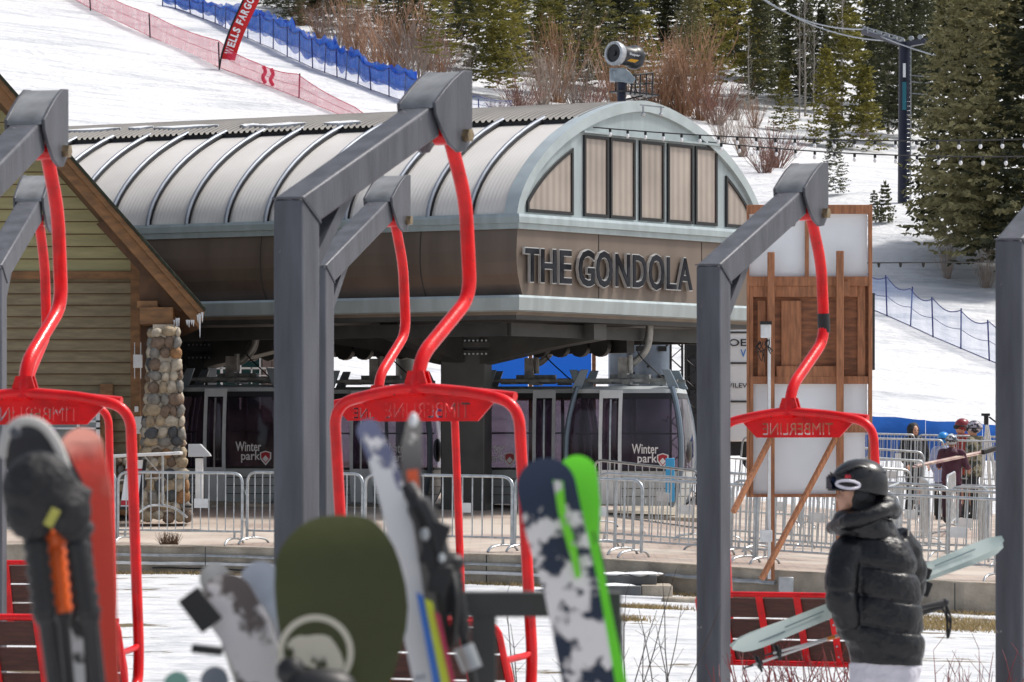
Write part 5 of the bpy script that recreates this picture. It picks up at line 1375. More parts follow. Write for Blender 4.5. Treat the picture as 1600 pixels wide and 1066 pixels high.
b.tube([p - ax_ * .1 + Vector((0, -.04, .06)), p + Vector((0, -.04, .09))], .012, 6); b.build('binding', M['black'], o, bev=.006)
a2 = a + Vector((.02, .03, -.03)); c2 = c + Vector((.03, .04, .02))
o2 = ski_mesh(a2, c2, .088, 'ski', mint, (.2, 1, .35), .05).build('ski', mint, smooth=40); tag(o2, 'pale mint ski under the skier\'s arm, the one behind', 'ski', 'pair of mint skis under the arm')
b = MB()
for t_, sz_ in ((-.10, .08), (.02, .06), (.12, .08)): b.box(a2.lerp(c2, .36) + ax_ * t_ + Vector((0, .05, -.07)), (.07, .06, sz_), mtx=Matrix.Rotation(R(21), 3, 'Y'))
b.build('binding', M['black'], o2, bev=.006)
# poles
for i, (p0, p1, p2, lab) in enumerate((((1158, 1044), (1440, 952), (1484, 944), 'upper white ski pole held by the skier, with orange band'), ((1192, 1024), (1430, 966), (1478, 950), 'lower white ski pole held by the skier, strap dangling'))):
    q0, q1, q2 = K(*p0, -.12 + .03 * i), K(*p1, .22 + .03 * i), K(*p2, .28 + .03 * i)
    rt = thing('ski_pole', lab, 'ski pole', q0, 'pair of poles in the skier\'s hand')
    b = MB(); b.tube([q0.lerp(q1, .06), q0.lerp(q1, .5), q1], [.006, .008, .009], 8); b.build('shaft', mat('white pole shaft', (.62, .60, .58), .35, .2), rt)
    b = MB(); b.tube([q0, q0.lerp(q1, .06)], [.003, .007], 8); b.m = 1; b.tube([q0.lerp(q1, .48), q0.lerp(q1, .52)], .011, 8); b.build('tip', [M['rubber'], mat('orange band', (.8, .25, .05), .4)], rt)
    b = MB(); qb = q0.lerp(q1, .09); dv = (q1 - q0).normalized(); b.cyl(qb, qb + dv * .006, .038, n=8); b.cyl(qb, qb + dv * .02, .014, n=8); b.tube([qb + Vector((-.02, 0, .04)), qb, qb + Vector((.02, 0, -.045))], .008, 6); b.build('basket', M['black'], rt)
    b = MB(); b.tube([q1, q1.lerp(q2, .5), q2], [.014, .016, .019], 10); b.ball(q2, .022, 10); b.build('grip', M['black'], rt)
    b = MB(); dx = .02 * i; b.tube(smoothpath([q2, q2 + Vector((.01 + dx, 0, -.06)), q2 + Vector((.015 + dx, .0, -.17)), q2 + Vector((.03 + dx, 0, -.09)), q2 + Vector((.0, 0, .0))], 5), .006, 5); b.build('strap', M['black'], rt)
# ------------------------------------------------------------------ hill: nets, flag, lift tower, snow gun
def netmat(name, col, alpha, scale=26, crumple=False):
    m = bpy.data.materials.new(name); m.use_nodes = True; nt = m.node_tree; N = nt.nodes; L = nt.links; bb = N['Principled BSDF']
    bb.inputs['Base Color'].default_value = (*col, 1); bb.inputs['Roughness'].default_value = .7
    t = N.new('ShaderNodeBsdfTransparent'); ms = N.new('ShaderNodeMixShader')
    tc = N.new('ShaderNodeTexCoord'); n = N.new('ShaderNodeTexNoise'); n.inputs['Scale'].default_value = 3 if crumple else 1.2; n.inputs['Detail'].default_value = 6; L.new(tc.outputs['Object'], n.inputs[0])
    r = N.new('ShaderNodeMapRange'); r.inputs[1].default_value = .3; r.inputs[2].default_value = .7
    r.inputs[3].default_value = clamp(alpha + (.35 if crumple else .08)); r.inputs[4].default_value = clamp(alpha - (.35 if crumple else .08)); L.new(n.outputs[0], r.inputs[0]); L.new(r.outputs[0], ms.inputs[0])
    L.new(bb.outputs[0], ms.inputs[1]); L.new(t.outputs[0], ms.inputs[2]); L.new(ms.outputs[0], N['Material Output'].inputs[0]); return m
polem = mat('dark blue pole', (.02, .03, .16), .5); polek = mat('dark pole', (.03, .02, .03), .5)
def netline(name, label, bot, hts, posts, m, pm, sag=.0, crumple=None, pr=.035):
    """bot: pixel points along the foot of the net; hts: pixel heights; posts: (px, ytop, ybot)"""
    root = None; pts = [hit(x, y) for x, y in bot]; root = thing(name, label, 'safety net', pts[0])
    b = MB(); top = []; lo = []; K_ = 8
    for i in range(len(pts) - 1):
        for k_ in range(K_ + (i == len(pts) - 2)):
            t = k_ / K_; p = pts[i].lerp(pts[i + 1], t); h = lerp(hts[i], hts[i + 1], t) * p.y / F; s_ = math.sin(math.pi * t)
            lo.append(p + Vector((0, 0, .02))); top.append(p + Vector((0, -.02, h * (1 - sag * s_))))
    vs = []; fs = []
    for a, c in zip(lo, top): vs += [a, a.lerp(c, .5) + Vector((0, -.06, 0)), c]
    for i in range(len(lo) - 1): fs += [(3 * i, 3 * i + 3, 3 * i + 4, 3 * i + 1), (3 * i + 1, 3 * i + 4, 3 * i + 5, 3 * i + 2)]
    b.add(vs, fs); b.build('net', m, root, smooth=180)
    b = MB(); b.tube(top, .018, 4, cap=False); b.tube(lo, .014, 4, cap=False); b.tube([a.lerp(c, .5) + Vector((0, -.06, 0)) for a, c in zip(lo, top)], .010, 4, cap=False); b.build('net_rope', pm if name != 'red_safety_net' else mat('red rope', (.55, .02, .06), .6), root)
    for (x, yt, yb) in posts:
        p = hit(x, yb); b = MB(); b.tube([p + Vector((0, -.05, -.2)), p + Vector((random.uniform(-.08, .08), -.05, (yb - yt) * p.y / F))], pr, 6); b.build('pole', pm, root)
    return root
netline('red_safety_net', 'long red safety net running down the snow slope at upper left', [(95, -12), (142, 14), (233, 57), (342, 106), (400, 128), (465, 153), (555, 190), (600, 215)], [34, 35, 36, 42, 30, 37, 22, 22],
        [(142, -12, 17), (235, 22, 59), (343, 66, 109), (467, 115, 153), (599, 177, 205)], netmat('red netting', (.78, .04, .12), .5), polek, .12)
b = MB()
for x0, y0 in ((412, 106), (424, 110)):
    pts = [hit(x0 + dx, y0 + 24) + Vector((0, -.2, (24 - dy) * 230 / F)) for dx, dy in ((0, 0), (3, 8), (-1, 16), (3, 24))]
    b.tube(smoothpath(pts, 4), .08, 6)
tag(b.build('net_bundle', mat('bundled red net', (.6, .02, .05), .7, 0, .3, 3)), 'gathered dark red bundle in the middle of the red net', 'net')
blueposts = [(254, -12, 10), (275, -6, 14), (298, 0, 22), (318, 3, 30), (336, 8, 37), (352, 12, 45), (387, 18, 60), (407, 21, 69), (427, 30, 77), (449, 42, 89), (468, 49, 97), (489, 60, 107), (507, 68, 114), (527, 76, 121), (540, 80, 125), (559, 87, 132), (580, 104, 141), (608, 106, 151), (632, 113, 159), (655, 122, 168)]
netline('blue_safety_net', 'pale blue safety net on poles along the upper edge of the ski run', [(x, yb) for x, yt, yb in blueposts[::1]], [yb - yt for x, yt, yb in blueposts], blueposts, netmat('pale blue netting', (.25, .45, .85), .74), polem, .15, pr=.03)
netline('blue_safety_net', 'short blue net fragment just right of the large swing frame head', [(700, 172), (748, 178), (800, 184)], [28, 28, 26], [(748, 155, 180)], netmat('pale blue netting b', (.25, .4, .75), .85), polem, .1, pr=.03)
# collapsed dense blue net hanging on the upper half
b = MB(); rnd = random.Random(11); pts = [hit(x, yb) for x, yt, yb in blueposts]
for layer in range(3):
    lo = []; hi = []
    for i in range(len(pts) - 1):
        for k_ in range(6):
            t = k_ / 6; p = pts[i].lerp(pts[i + 1], t); h = lerp(blueposts[i][2] - blueposts[i][1], blueposts[i + 1][2] - blueposts[i + 1][1], t) * p.y / F
            q = noise.noise((i + t, layer * 3, 0)); lo.append(p + Vector((0, .2 + layer * .25, h * (.40 + .5 * q)))); hi.append(p + Vector((0, .2 + layer * .25 + .3 * q, h * (1.12 + .35 * noise.noise(((i + t) * 2.3, layer * 7., 4.)) + .35 * noise.noise(((i + t) * .6, layer, 9.))))))
    vs = []; fs = []
    for a, c in zip(lo, hi): vs += [a, a.lerp(c, .5) + Vector((0, rnd.uniform(-.2, .2), rnd.uniform(-.1, .1))), c]
    for i in range(len(lo) - 1): fs += [(3 * i, 3 * i + 3, 3 * i + 4, 3 * i + 1), (3 * i + 1, 3 * i + 4, 3 * i + 5, 3 * i + 2)]
    b.add(vs, fs)
tag(b.build('blue_net_pile', netmat('crumpled blue netting', (.01, .17, .72), .16, crumple=True), flat=True), 'dense crumpled bright blue netting draped behind the poles of the upper net', 'net')
rp = [(1346, 415, 478), (1386, 430, 494), (1422, 448, 510), (1458, 464, 527), (1501, 482, 545), (1546, 500, 564), (1600, 520, 586)]
netline('blue_safety_net', 'pale blue net on leaning blue poles crossing the snow at right', [(x, yb) for x, yt, yb in rp], [(yb - yt) * .95 for x, yt, yb in rp], rp, netmat('faint blue netting', (.25, .40, .78), .72), polem, .16, pr=.025)
# feather flag
fb = hit(343, 108); root = thing('feather_flag', 'red feather flag lettered WELLS FARGO standing at the red net', 'flag', fb); D2 = fb.y - .3
b = MB(); b.tube(smoothpath([P(343, 106, D2), P(347, 84, D2), P(360, 45, D2), (P(378, 5, D2)), P(396, -35, D2), P(410, -60, D2)], 4), .045, 6); b.build('pole', M['black'], root)
b = MB(); L1 = smoothpath([P(346, 92, D2), P(352, 68, D2), P(362, 40, D2), P(378, 6, D2), P(392, -25, D2)], 5); L2 = smoothpath([P(367, 95, D2), P(374, 72, D2), P(385, 44, D2), P(401, 10, D2), P(416, -22, D2)], 5)
b.add([p for q in zip(L1, [(a + c) / 2 + Vector((0, -.05, 0)) for a, c in zip(L1, L2)], L2) for p in q], [(3 * i + k_, 3 * i + 1 + k_, 3 * i + 4 + k_, 3 * i + 3 + k_) for i in range(len(L1) - 1) for k_ in (0, 1)])
fl = b.build('flag_cloth', mat('flag red', (.62, .01, .015), .6, 0, .1, 1), root, smooth=180)
b = MB(); word = 'WELLS FARGO'; path = [a.lerp(c, .72) for a, c in zip(L1, L2)]; 
lens = [0]
for i in range(len(path) - 1): lens.append(lens[-1] + (path[i + 1] - path[i]).length)
tot = (P(352, 90, D2) - P(385, 0, D2)).length; wd = {'W': 1.3, ' ': .55, 'G': 1.05, 'O': 1.05, 'L': .8, 'E': .85, 'F': .8, 'S': .85}
ss = sum(wd.get(c_, .95) for c_ in word); cur = .18
for c_ in word:
    w_ = wd.get(c_, .95) / ss * tot * 1.0
    if c_ != ' ':
        mid = cur + w_ / 2; i = max(j for j in range(len(lens) - 1) if lens[j] <= mid); t = (mid - lens[i]) / (lens[i + 1] - lens[i]); pos = path[i].lerp(path[i + 1], t); dr_ = (path[i + 1] - path[i]).normalized(); dr_ = Vector((dr_.x, 0, dr_.z)).normalized(); up_ = Vector((-dr_.z, 0, dr_.x))
        b.text(c_, pos - dr_ * (w_ * .42) + Vector((0, -.12, 0)) , dr_, up_, w_ * .84, .34, .01, .04)
    cur += w_
b.build('lettering', M['white'], fl, flat=True)

# lift tower
tb = hit(1412, 316); TD = tb.y; root = thing('lift_tower', 'dark blue chairlift tower with crossarm and haul cables among the firs', 'lift tower', tb)
b = MB(); b.tube([P(1412, 330, TD), P(1414, 66, TD)], .22, 16); b.build('mast', M['navytower'], root, smooth=60)
b = MB(); b.tube([P(1423, 318, TD - .1), P(1423, 66, TD - .1)], .022, 6)
y = 75
while y < 318: b.tube([P(1417, y, TD - .2), P(1423, y, TD - .1)], .012, 4); y += 7
b.build('ladder', M['steel_l'], root)
b = MB(); b.bar(P(1350, 50, TD + 4), P(1414, 70, TD), .22, .16); b.bar(P(1414, 70, TD), P(1446, 64, TD - 1), .22, .2); b.build('crossarm', M['navytower'], root)
b = MB()
for (x, y, dd) in ((1352, 46, 4), (1362, 49, 3.5), (1374, 52, 2.5), (1386, 56, 2), (1398, 60, 1), (1410, 64, 0), (1424, 60, -.5), (1438, 58, -1)):
    p = P(x, y, TD + dd); b.cyl(p + Vector((-.02, -.05, 0)), p + Vector((.02, .05, 0)), .09, n=12)
b.tube([P(1350, 42, TD + 4), P(1412, 60, TD)], .025, 5)
for x in (1356, 1370, 1384, 1398): b.tube([P(x, 40 + (x - 1350) * .3, TD + 3), P(x, 50 + (x - 1350) * .3, TD + 3)], .02, 4)
b.build('sheave_train', M['steel_l'], root)
b = MB(); b.box(P(1413, 110, TD - .22), (.1, .03, .5)); b.m = 1; b.box(P(1413, 150, TD - .22), (.14, .03, 1.0)); b.build('marking', [M['white'], mat('teal stripe', (.02, .15, .2), .5)], root)
b = MB()
for (a_, c_) in (((1160, -24), (1352, 46)), ((1352, 46), (1700, 112)), ((1190, -4), (1412, 64))):
    p0 = P(*a_, TD + 30 if a_[0] < 1300 else TD + 4); p1 = P(*c_, TD + 4 if c_[0] < 1500 else TD - 20); pts = [p0.lerp(p1, i / 12) - Vector((0, 0, .5 * 4 * (i / 12) * (1 - i / 12))) for i in range(13)]; b.tube(pts, .028, 5)
tag(b.build('haul_cable', M['steel_l']), 'pair of steel haul cables passing over the lift tower', 'cable')
# platform railing right of the tower
b = MB()
for y in (118, 128, 146): b.tube([P(1424, y, TD), P(1452, y + 2, TD - 1)], .02, 5)
b.build('platform_rail', M['steel_l'], root)

# snow gun
SD = 190.; sx = P(970, 700, SD).x; gz = hill_z(sx, SD); root = thing('snow_gun', 'black and grey fan snow gun on a tower platform above the station roof', 'snow gun', (sx, SD, gz))
b = MB(); ax = (P(1000, 92, SD + .5) - P(962, 84, SD - .5)); ax.normalize(); c0 = P(958, 83, SD - .5)
def ring(t, r): return c0 + ax * t, r
b.tube([c0 + ax * t for t in (.25, .35, .9, 1.0, 1.15, 1.30)], [.36, .36, .36, .42, .46, .44], 26); bl = b.build('barrel', mat('gun black', (.02, .022, .028), .35, 0, .3, 3), root, smooth=40)
b = MB(); n = 26
u_ = ax.cross(Vector((0, 0, 1))).normalized(); w_ = u_.cross(ax)
rings = []
for (t, r) in ((.0, .34), (.0, .44), (.12, .46), (.28, .42), (.28, .34), (.0, .34)): rings.append([c0 + ax * t + (u_ * math.cos(2 * math.pi * j / n) + w_ * math.sin(2 * math.pi * j / n)) * r for j in range(n)])
b.loft(rings, False); b.build('nozzle_ring', mat('gun grey ring', (.42, .44, .46), .35, .4, .2, 6), bl, smooth=40)
b = MB(); b.cyl(c0 + ax * .06, c0 + ax * .09, .33, n=24); b.cyl(c0 - ax * .0, c0 + ax * .1, .1, n=12); b.build('fan', M['black'], bl)
b = MB(); q = P(996, 88, SD - .5); b.text('Super', P(984, 87, SD - .52), (.97, .2, -.18), (0, 0, 1), .4, .12, .01, .02); b.m = 1; b.prism([P(x, y, SD - .5) for x, y in ((986, 92), (998, 94), (992, 98), (980, 95))], (0, .05, 0)); b.build('decal', [M['white'], mat('decal yellow', (.7, .35, .02), .5)], bl)
b = MB(); q = [P(953, 106, SD - .3), P(953, 126, SD - .3), P(988, 130, SD - .3), P(993, 124, SD - .3), P(984, 112, SD - .3), P(975, 106, SD - .3)]; b.prism(q, (0, .7, 0)); b.boxp(957, 962, 110, 116, SD - .33, .03); b.build('control_box', mat('gun box grey', (.27, .32, .36), .45, .2, .2, 4), root, bev=.02, smooth=20)
b = MB(); b.tube([(sx, SD, gz - .5), P(971, 128, SD)], .17, 14); b.build('mast', M['navytower'], root)
b = MB()
b.bar(P(962, 143, SD), P(1020, 150, SD + 1), .8, .06)
for (x0, y0, x1, y1) in ((985, 147, 990, 118), (992, 148, 994, 117), (1000, 148, 1001, 115), (1010, 149, 1010, 114), (1019, 150, 1020, 114), (985, 118, 1020, 114), (985, 132, 1020, 130), (975, 165, 1018, 152), (962, 128, 962, 145), (978, 128, 978, 145), (966, 158, 1004, 150)):
    b.tube([P(x0, y0, SD), P(x1, y1, SD + .3)], .035, 5)
b.build('platform', M['black'], root)

# ------------------------------------------------------------------ vegetation
def conifer_mesh(seed, h, rad, droop=.25, dens=1.0, base=.1, tuft=.34, clumpy=False, power=.85):
    rnd = random.Random(seed); V = []; Fc = []
    def quad(p, d, L_, w_):
        sd = Vector((rnd.uniform(-1, 1), rnd.uniform(-1, 1), rnd.uniform(-1, 1))).cross(d)
        if sd.length < 1e-3: return
        sd.normalize(); o = len(V); V.extend([p, p + d * L_ * .45 + sd * w_, p + d * L_, p + d * L_ * .45 - sd * w_]); Fc.append((o, o + 1, o + 2, o + 3))
    z = h * base; step = .30 / dens; dead = MB()
    while z < h * .985:
        f = 1 - (z / h - base) / (1 - base); r0 = rad * (f ** power) * rnd.uniform(.8, 1.12) + .12; nb = rnd.randint(5, 7)
        if clumpy and rnd.random() < .22: z += step; continue
        a0 = rnd.random() * 6.28
        for k_ in range(nb):
            a = a0 + k_ * 6.283 / nb + rnd.uniform(-.35, .35); r = r0 * rnd.uniform(.65, 1.15); el = rnd.uniform(-.1, .25) + .5 * (1 - f) ** 2
            steps = max(3, int(r / .20)); p = Vector((0, 0, z)); d = Vector((math.cos(a), math.sin(a), el)).normalized()
            for s_ in range(steps):
                t = s_ / steps; d.z -= droop * .35 / steps * 2; 
                if t > .6 and not clumpy: d.z += .08
                d.normalize(); p = p + d * (r / steps)
                if t < .22 and r > .8: continue
                side = Vector((-d.y, d.x, 0)).normalized(); ww = (1 - .55 * t)
                for sg in (-1, 1):
                    L_ = tuft * ww * rnd.uniform(.7, 1.3) * (1.3 if clumpy else 1)
                    dd = (d * rnd.uniform(.4, .9) + side * sg * rnd.uniform(.5, 1.0) + Vector((0, 0, rnd.uniform(-.45, .15) if not clumpy else rnd.uniform(-.2, .6)))).normalized()
                    quad(p, dd, L_, .07 * (1.25 if clumpy else 1)); 
                    quad(p + dd * L_ * .4, (dd + Vector((rnd.uniform(-.5, .5), rnd.uniform(-.5, .5), rnd.uniform(-.6, .1)))).normalized(), L_ * .7, .065)
                quad(p, (d + Vector((0, 0, rnd.uniform(-.8, .5)))).normalized(), tuft, .05)
        z += step * rnd.uniform(.75, 1.25)
    for i in range(14): quad(Vector((0, 0, h * (.955 + .003 * i))), Vector((rnd.uniform(-.5, .5), rnd.uniform(-.5, .5), 1)).normalized(), .3, .04)
    me = bpy.data.meshes.new('crown'); me.from_pydata(V, [], Fc); me.update(); return me
def tree_proto(kind, seed, h, rad, leaf, label, **kw):
    root = thing(kind, label, 'tree', (0, 0, -100), 'conifers on the snowy hillside'); rnd = random.Random(seed)
    b = MB(); n = 9; pts = [(rnd.uniform(-.04, .04) * i, rnd.uniform(-.04, .04) * i, h * i / (n - 1) - (.4 if i == 0 else 0)) for i in range(n)]; b.tube(pts, [lerp(h * .016 + .03, .015, i / (n - 1)) for i in range(n)], 8)
    for i in range(26):
        z = rnd.uniform(.08, .75) * h; a = rnd.random() * 6.28; L_ = rad * rnd.uniform(.3, .7) * (1 - z / h); b.tube([(0, 0, z), (math.cos(a) * L_, math.sin(a) * L_, z + rnd.uniform(-.3, .1))], [.028, .008], 4)
    b.build('trunk', M['bark'], root)
    me = conifer_mesh(seed, h, rad, **kw); me.materials.append(leaf); o = bpy.data.objects.new('crown', me); C.objects.link(o); o.parent = root
    return root
SP = [tree_proto('spruce_tree', 21, 12, 2.0, M['spruce_w'], 'x', droop=.30, dens=1.5, tuft=.34), tree_proto('spruce_tree', 22, 12, 1.7, M['spruce'], 'x', droop=.35, dens=1.6, tuft=.36), tree_proto('spruce_tree', 23, 9, 1.5, M['spruce'], 'x', droop=.25, dens=1.4)]
PN = [tree_proto('pine_tree', 31, 9, 1.7, M['pine'], 'x', droop=-.05, dens=.95, base=.16, tuft=.36, clumpy=True, power=.6), tree_proto('pine_tree', 32, 11, 2.2, M['pine'], 'x', droop=-.1, dens=.8, base=.34, tuft=.40, clumpy=True, power=.5)]
YG = tree_proto('pine_tree', 33, 6, 1.25, M['pine'], 'x', droop=.0, dens=1.3, base=.05, tuft=.28)
SM = tree_proto('fir_sapling', 41, 2.2, .55, M['spruce'], 'x', droop=.25, dens=1.6, base=.1, tuft=.16, power=1.0)
H0 = {SP[0]: 12, SP[1]: 12, SP[2]: 9, PN[0]: 9, PN[1]: 11, YG: 6, SM: 2.2}
usedp = set(); trs = random.Random(99)
def tree(px, pb, pt, proto, label, wid=1., back=0):
    p = hit(px, pb); h = (pb - pt) * p.y / F; s_ = h / H0[proto]
    o = proto if proto not in usedp else dup(proto); usedp.add(proto)
    o.location = (p.x, p.y, p.z - .1); o.rotation_euler.z = trs.random() * 6.28; o.scale = (s_ * wid, s_ * wid, s_); o['label'] = label; return o
T = [  # px base, y base, y top, proto, width, label
    (1480, 408, -60, SP[0], .85, 'tall olive spruce at the left of the big right hand clump'), (1515, 428, -120, SP[0], .95, 'tall olive spruce in the middle of the right hand clump, brown trunk showing'), (1562, 446, -150, SP[0], 1.1, 'tall olive spruce behind the right edge post'),
    (1622, 455, -120, SP[1], 1.3, 'dark spruce at the right picture edge'), (1490, 385, -150, SP[1], .85, 'dark spruce standing behind the left of the right hand clump'), (1540, 400, -170, SP[1], 1.15, 'dark spruce standing behind the middle of the right hand clump'), (1600, 415, -200, SP[1], 1.2, 'dark spruce rising behind the right edge trees'),
    (1383, 348, 284, SM, 1.0, 'small bare looking fir sapling on the snow knoll, the taller of two'), (1366, 343, 297, SM, 1.1, 'small fir sapling on the snow knoll, the shorter of two'),
    (1226, 205, 105, YG, 1.15, 'yellow green young pine, rounded cone, left of the snow dusted fir'), (1303, 305, 185, SP[2], 1.1, 'snow dusted fir whose foot touches the knoll left of the lift tower'), (1290, 230, 70, YG, 1.0, 'yellow green pine above the snow dusted fir'),
    (1330, 232, 20, PN[0], 1.15, 'loose yellow green pine between the aspens and the lift tower'), (1352, 236, 100, YG, 1.1, 'bright yellow green pine touching the lift tower on its left'),
    (1190, 170, -70, SP[1], 1.0, 'dark spruce above the station roof, right of the willow thicket'), (1248, 165, -90, SP[1], 1.1, 'dark spruce behind the yellow green young pine'), (1275, 150, -110, SP[2], 1.0, 'dark spruce between the aspens near the top edge'), (1375, 225, -110, SP[1], 1.0, 'dark spruce behind the lift tower crossarm'), (1402, 215, -100, SP[1], 1.05, 'dark spruce directly behind the lift tower'), (1442, 232, -90, SP[1], .8, 'dark spruce just right of the lift tower'),
    (1150, 160, -60, PN[0], 1.2, 'yellow green pine right of the snow gun willow'), (1120, 150, -60, PN[1], 1.0, 'tall pine leaning over the willow right of the snow gun'), (1060, 95, -120, SP[1], 1.4, 'dark spruce at the top edge above the snow gun'), (1020, 90, -100, SP[2], 1.4, 'dark spruce top edge, left of the one above the snow gun'),
    (833, 150, -90, PN[1], 1.0, 'pine with a straight bare reddish trunk above the station roof'), (762, 152, -30, PN[0], 1.25, 'bushy pine with twin dark trunks right of the swing frame head'), (790, 154, -60, PN[0], 1.0, 'thin trunked pine beside the bushy twin trunked pine'), (935, 140, -40, SP[2], 1.6, 'broad olive fir just behind the snow gun'),
    (880, 120, -70, PN[1], 1.2, 'tall pine between the bare trunk pine and the snow gun'), (980, 110, -80, SP[1], 1.5, 'dark spruce behind the snow gun barrel'), (700, 100, -70, PN[1], 1.3, 'pine with yellow green clumps above the swing frame head'), (725, 110, -60, SP[2], 1.3, 'dark fir between the two pines above the swing frame head'),
    (945, 152, -20, PN[1], 1.2, 'pine rising straight behind the snow gun box'), (1003, 160, 0, PN[0], 1.3, 'bushy green pine between the snow gun and the large orange willows'), (1110, 168, 5, PN[1], 1.2, 'green pine over the right shoulder of the station arch'), (780, 158, 10, PN[0], 1.2, 'green pine filling the gap right of the twin trunked pine'),
    (690, 138, -10, PN[1], 1.3, 'yellow green pine directly above the swing frame head'), (1085, 150, -40, SP[0], 1.3, 'olive spruce behind the largest orange willow'), (908, 142, -60, SP[0], 1.2, 'olive spruce left of the snow gun'), (860, 150, -30, PN[0], 1.2, 'green pine next to the bare reddish trunk'),
    (660, 75, -90, SP[1], 1.4, 'dark spruce above the end of the blue net'), (620, 55, -90, SP[2], 1.4, 'dark fir behind the orange willows, right one'), (575, 45, -80, SP[1], 1.4, 'dark spruce behind the orange willows, left one'), (530, 55, -70, SP[2], 1.3, 'dark fir just right of the pale trunk near the flag'), (495, 40, -60, SP[1], 1.4, 'dark spruce at the top edge above the blue net'), (455, 40, -60, SP[2], 1.4, 'dark fir nearest the red flag on its right'), (425, 14, -70, SP[1], 1.3, 'dark spruce at the top edge directly behind the flag'),
]
for t in T: tree(t[0], t[1], t[2], t[3], t[5], t[4])
mid = random.Random(12)
for q, px in enumerate([438, 470, 512, 548, 585, 612, 640, 672, 705, 742, 770, 800, 828, 858, 888, 915, 948, 972, 1002, 1028, 1052, 1078, 1104, 1132, 1160, 1186]):
    lim = interp(px, [430, 560, 660, 760, 1190], [22, 70, 108, 128, 140]); pb = lim - mid.uniform(8, 60)
    tree(px, pb, pb - mid.uniform(120, 210), mid.choice([SP[1], SP[2], PN[0], PN[1], SP[0]]), 'conifer in the middle band of forest above the station and willows, %s from the left' % ORD[q], 1.5)
for q, px in enumerate([1205, 1236, 1262, 1284, 1318, 1344, 1366, 1394, 1424, 1452]):
    pb = 175 + mid.uniform(-25, 25); tree(px, pb, pb - mid.uniform(130, 230), mid.choice([SP[1], SP[2], SP[1], PN[0]]), 'conifer in the dark middle stand around the lift tower, %s from the left' % ORD[q], 1.15)
# more trees of the back forest
rf = random.Random(5); i = 0
for px in [440, 480, 515, 560, 600, 645, 685, 730, 775, 815, 855, 900, 945, 990, 1035, 1080, 1125, 1165, 1205, 1300, 1340, 1385, 1425, 1465, 1520, 1575]:
    i += 1
    pb = rf.uniform(-10, 45) if px < 1100 else rf.uniform(60, 150)
    tree(px + rf.uniform(-8, 8), pb, pb - rf.uniform(170, 260), rf.choice([SP[1], SP[1], SP[2], PN[1]] if px < 1100 else [SP[1], SP[2]]), 'dark conifer of the back row under the top edge, %s from the left' % ORD[i - 1], 1.35 if px < 1100 else 1.0)
for p_ in H0:
    if p_ not in usedp: raise Exception('unused')
# aspens: bare pale trunks
def aspen(px, pb, pt, label, proto=[None]):
    p = hit(px, pb); h = (pb - pt) * p.y / F
    if proto[0] is None:
        root = thing('aspen_tree', label, 'tree', (0, 0, 0), 'bare aspens between the conifers'); rnd = random.Random(4)
        b = MB(); b.tube([(0, 0, -.3), (.05, 0, 3), (-.03, .05, 6), (.04, 0, 10)], [.085, .07, .05, .015], 8); b.build('trunk', M['barkp'], root)
        b = MB()
        for i in range(34):
            z = rnd.uniform(2.5, 9.6); a = rnd.random() * 6.28; L_ = rnd.uniform(.5, 1.2) * (1.15 - z / 12); e = Vector((math.cos(a) * L_ * .6, math.sin(a) * L_ * .6, z + L_)); b.tube([(0, 0, z), e * 1 + Vector((0, 0, -L_ * .3)), e], [.02, .013, .005], 4)
            for _ in range(3): b.tube([e, e + Vector((rnd.uniform(-.3, .3), rnd.uniform(-.3, .3), rnd.uniform(.1, .5)))], [.009, .004], 3)
        b.build('branches', M['barkp'], root); proto[0] = root; o = root
    else: o = dup(proto[0])
    o.location = p; o.scale = (h / 10,) * 3; o.rotation_euler.z = px; o['label'] = label
aspen(1316, 190, -60, 'pale bare aspen in the gap left of the loose pine'); aspen(1249, 185, 10, 'slender bare aspen above the yellow green young pine'); aspen(1272, 190, 30, 'bare aspen next to the slender one, leaning right'); aspen(1388, 210, -70, 'bare aspen just left of the lift tower'); aspen(1258, 182, -40, 'tall bare aspen between the two short ones'); aspen(505, 50, -50, 'pale bare trunk near the top edge right of the flag'); aspen(1407, 190, -90, 'bare aspen showing above the lift tower'); aspen(1170, 178, 40, 'bare aspen at the right end of the willow thicket')
# bare willows
def bush_proto(seed, m, n=70, h=3.4, spread=.55, label='x'):
    rnd = random.Random(seed); b = MB()
    for i in range(n):
        a = rnd.random() * 6.28; s_ = rnd.random() ** .7 * spread; base = Vector((math.cos(a), math.sin(a), 0)) * rnd.uniform(0, .35); d = Vector((math.cos(a) * s_, math.sin(a) * s_, 1)).normalized(); L_ = h * rnd.uniform(.6, 1.05); p = base; pts = [p]; 
        for k_ in range(5): d = (d + Vector((rnd.uniform(-.12, .12), rnd.uniform(-.12, .12), .03))).normalized(); p = p + d * L_ / 5; pts.append(p)
        r0 = rnd.uniform(.018, .032); b.tube(pts, [r0, r0 * .85, r0 * .7, r0 * .5, r0 * .35, r0 * .2], 3, cap=False)
        for k_ in range(2, 6):
            for _ in range(2):
                q = pts[k_ - 1].lerp(pts[k_], rnd.random()); dd = (d + Vector((rnd.uniform(-.6, .6), rnd.uniform(-.6, .6), rnd.uniform(-.1, .3)))).normalized(); l2 = L_ * rnd.uniform(.12, .28)
                b.tube([q, q + dd * l2 * .5, q + (dd + Vector((0, 0, .25))) * l2], [r0 * .45, r0 * .35, r0 * .15], 3, cap=False)
    o = b.build('bare_willow', m, None, flat=True); return tag(o, label, 'bush', 'bare willows on the hillside')
BP = [bush_proto(1, M['twig_o'], 48), bush_proto(2, M['twig_r'], 55, 3.0, .7), bush_proto(3, M['twig_g'], 42, 3.4, .6), bush_proto(4, M['twig_o'], 62, 4.2, .5)]
BH = [3.4, 3.0, 3.4, 4.2]; ub = set(); bi = 0
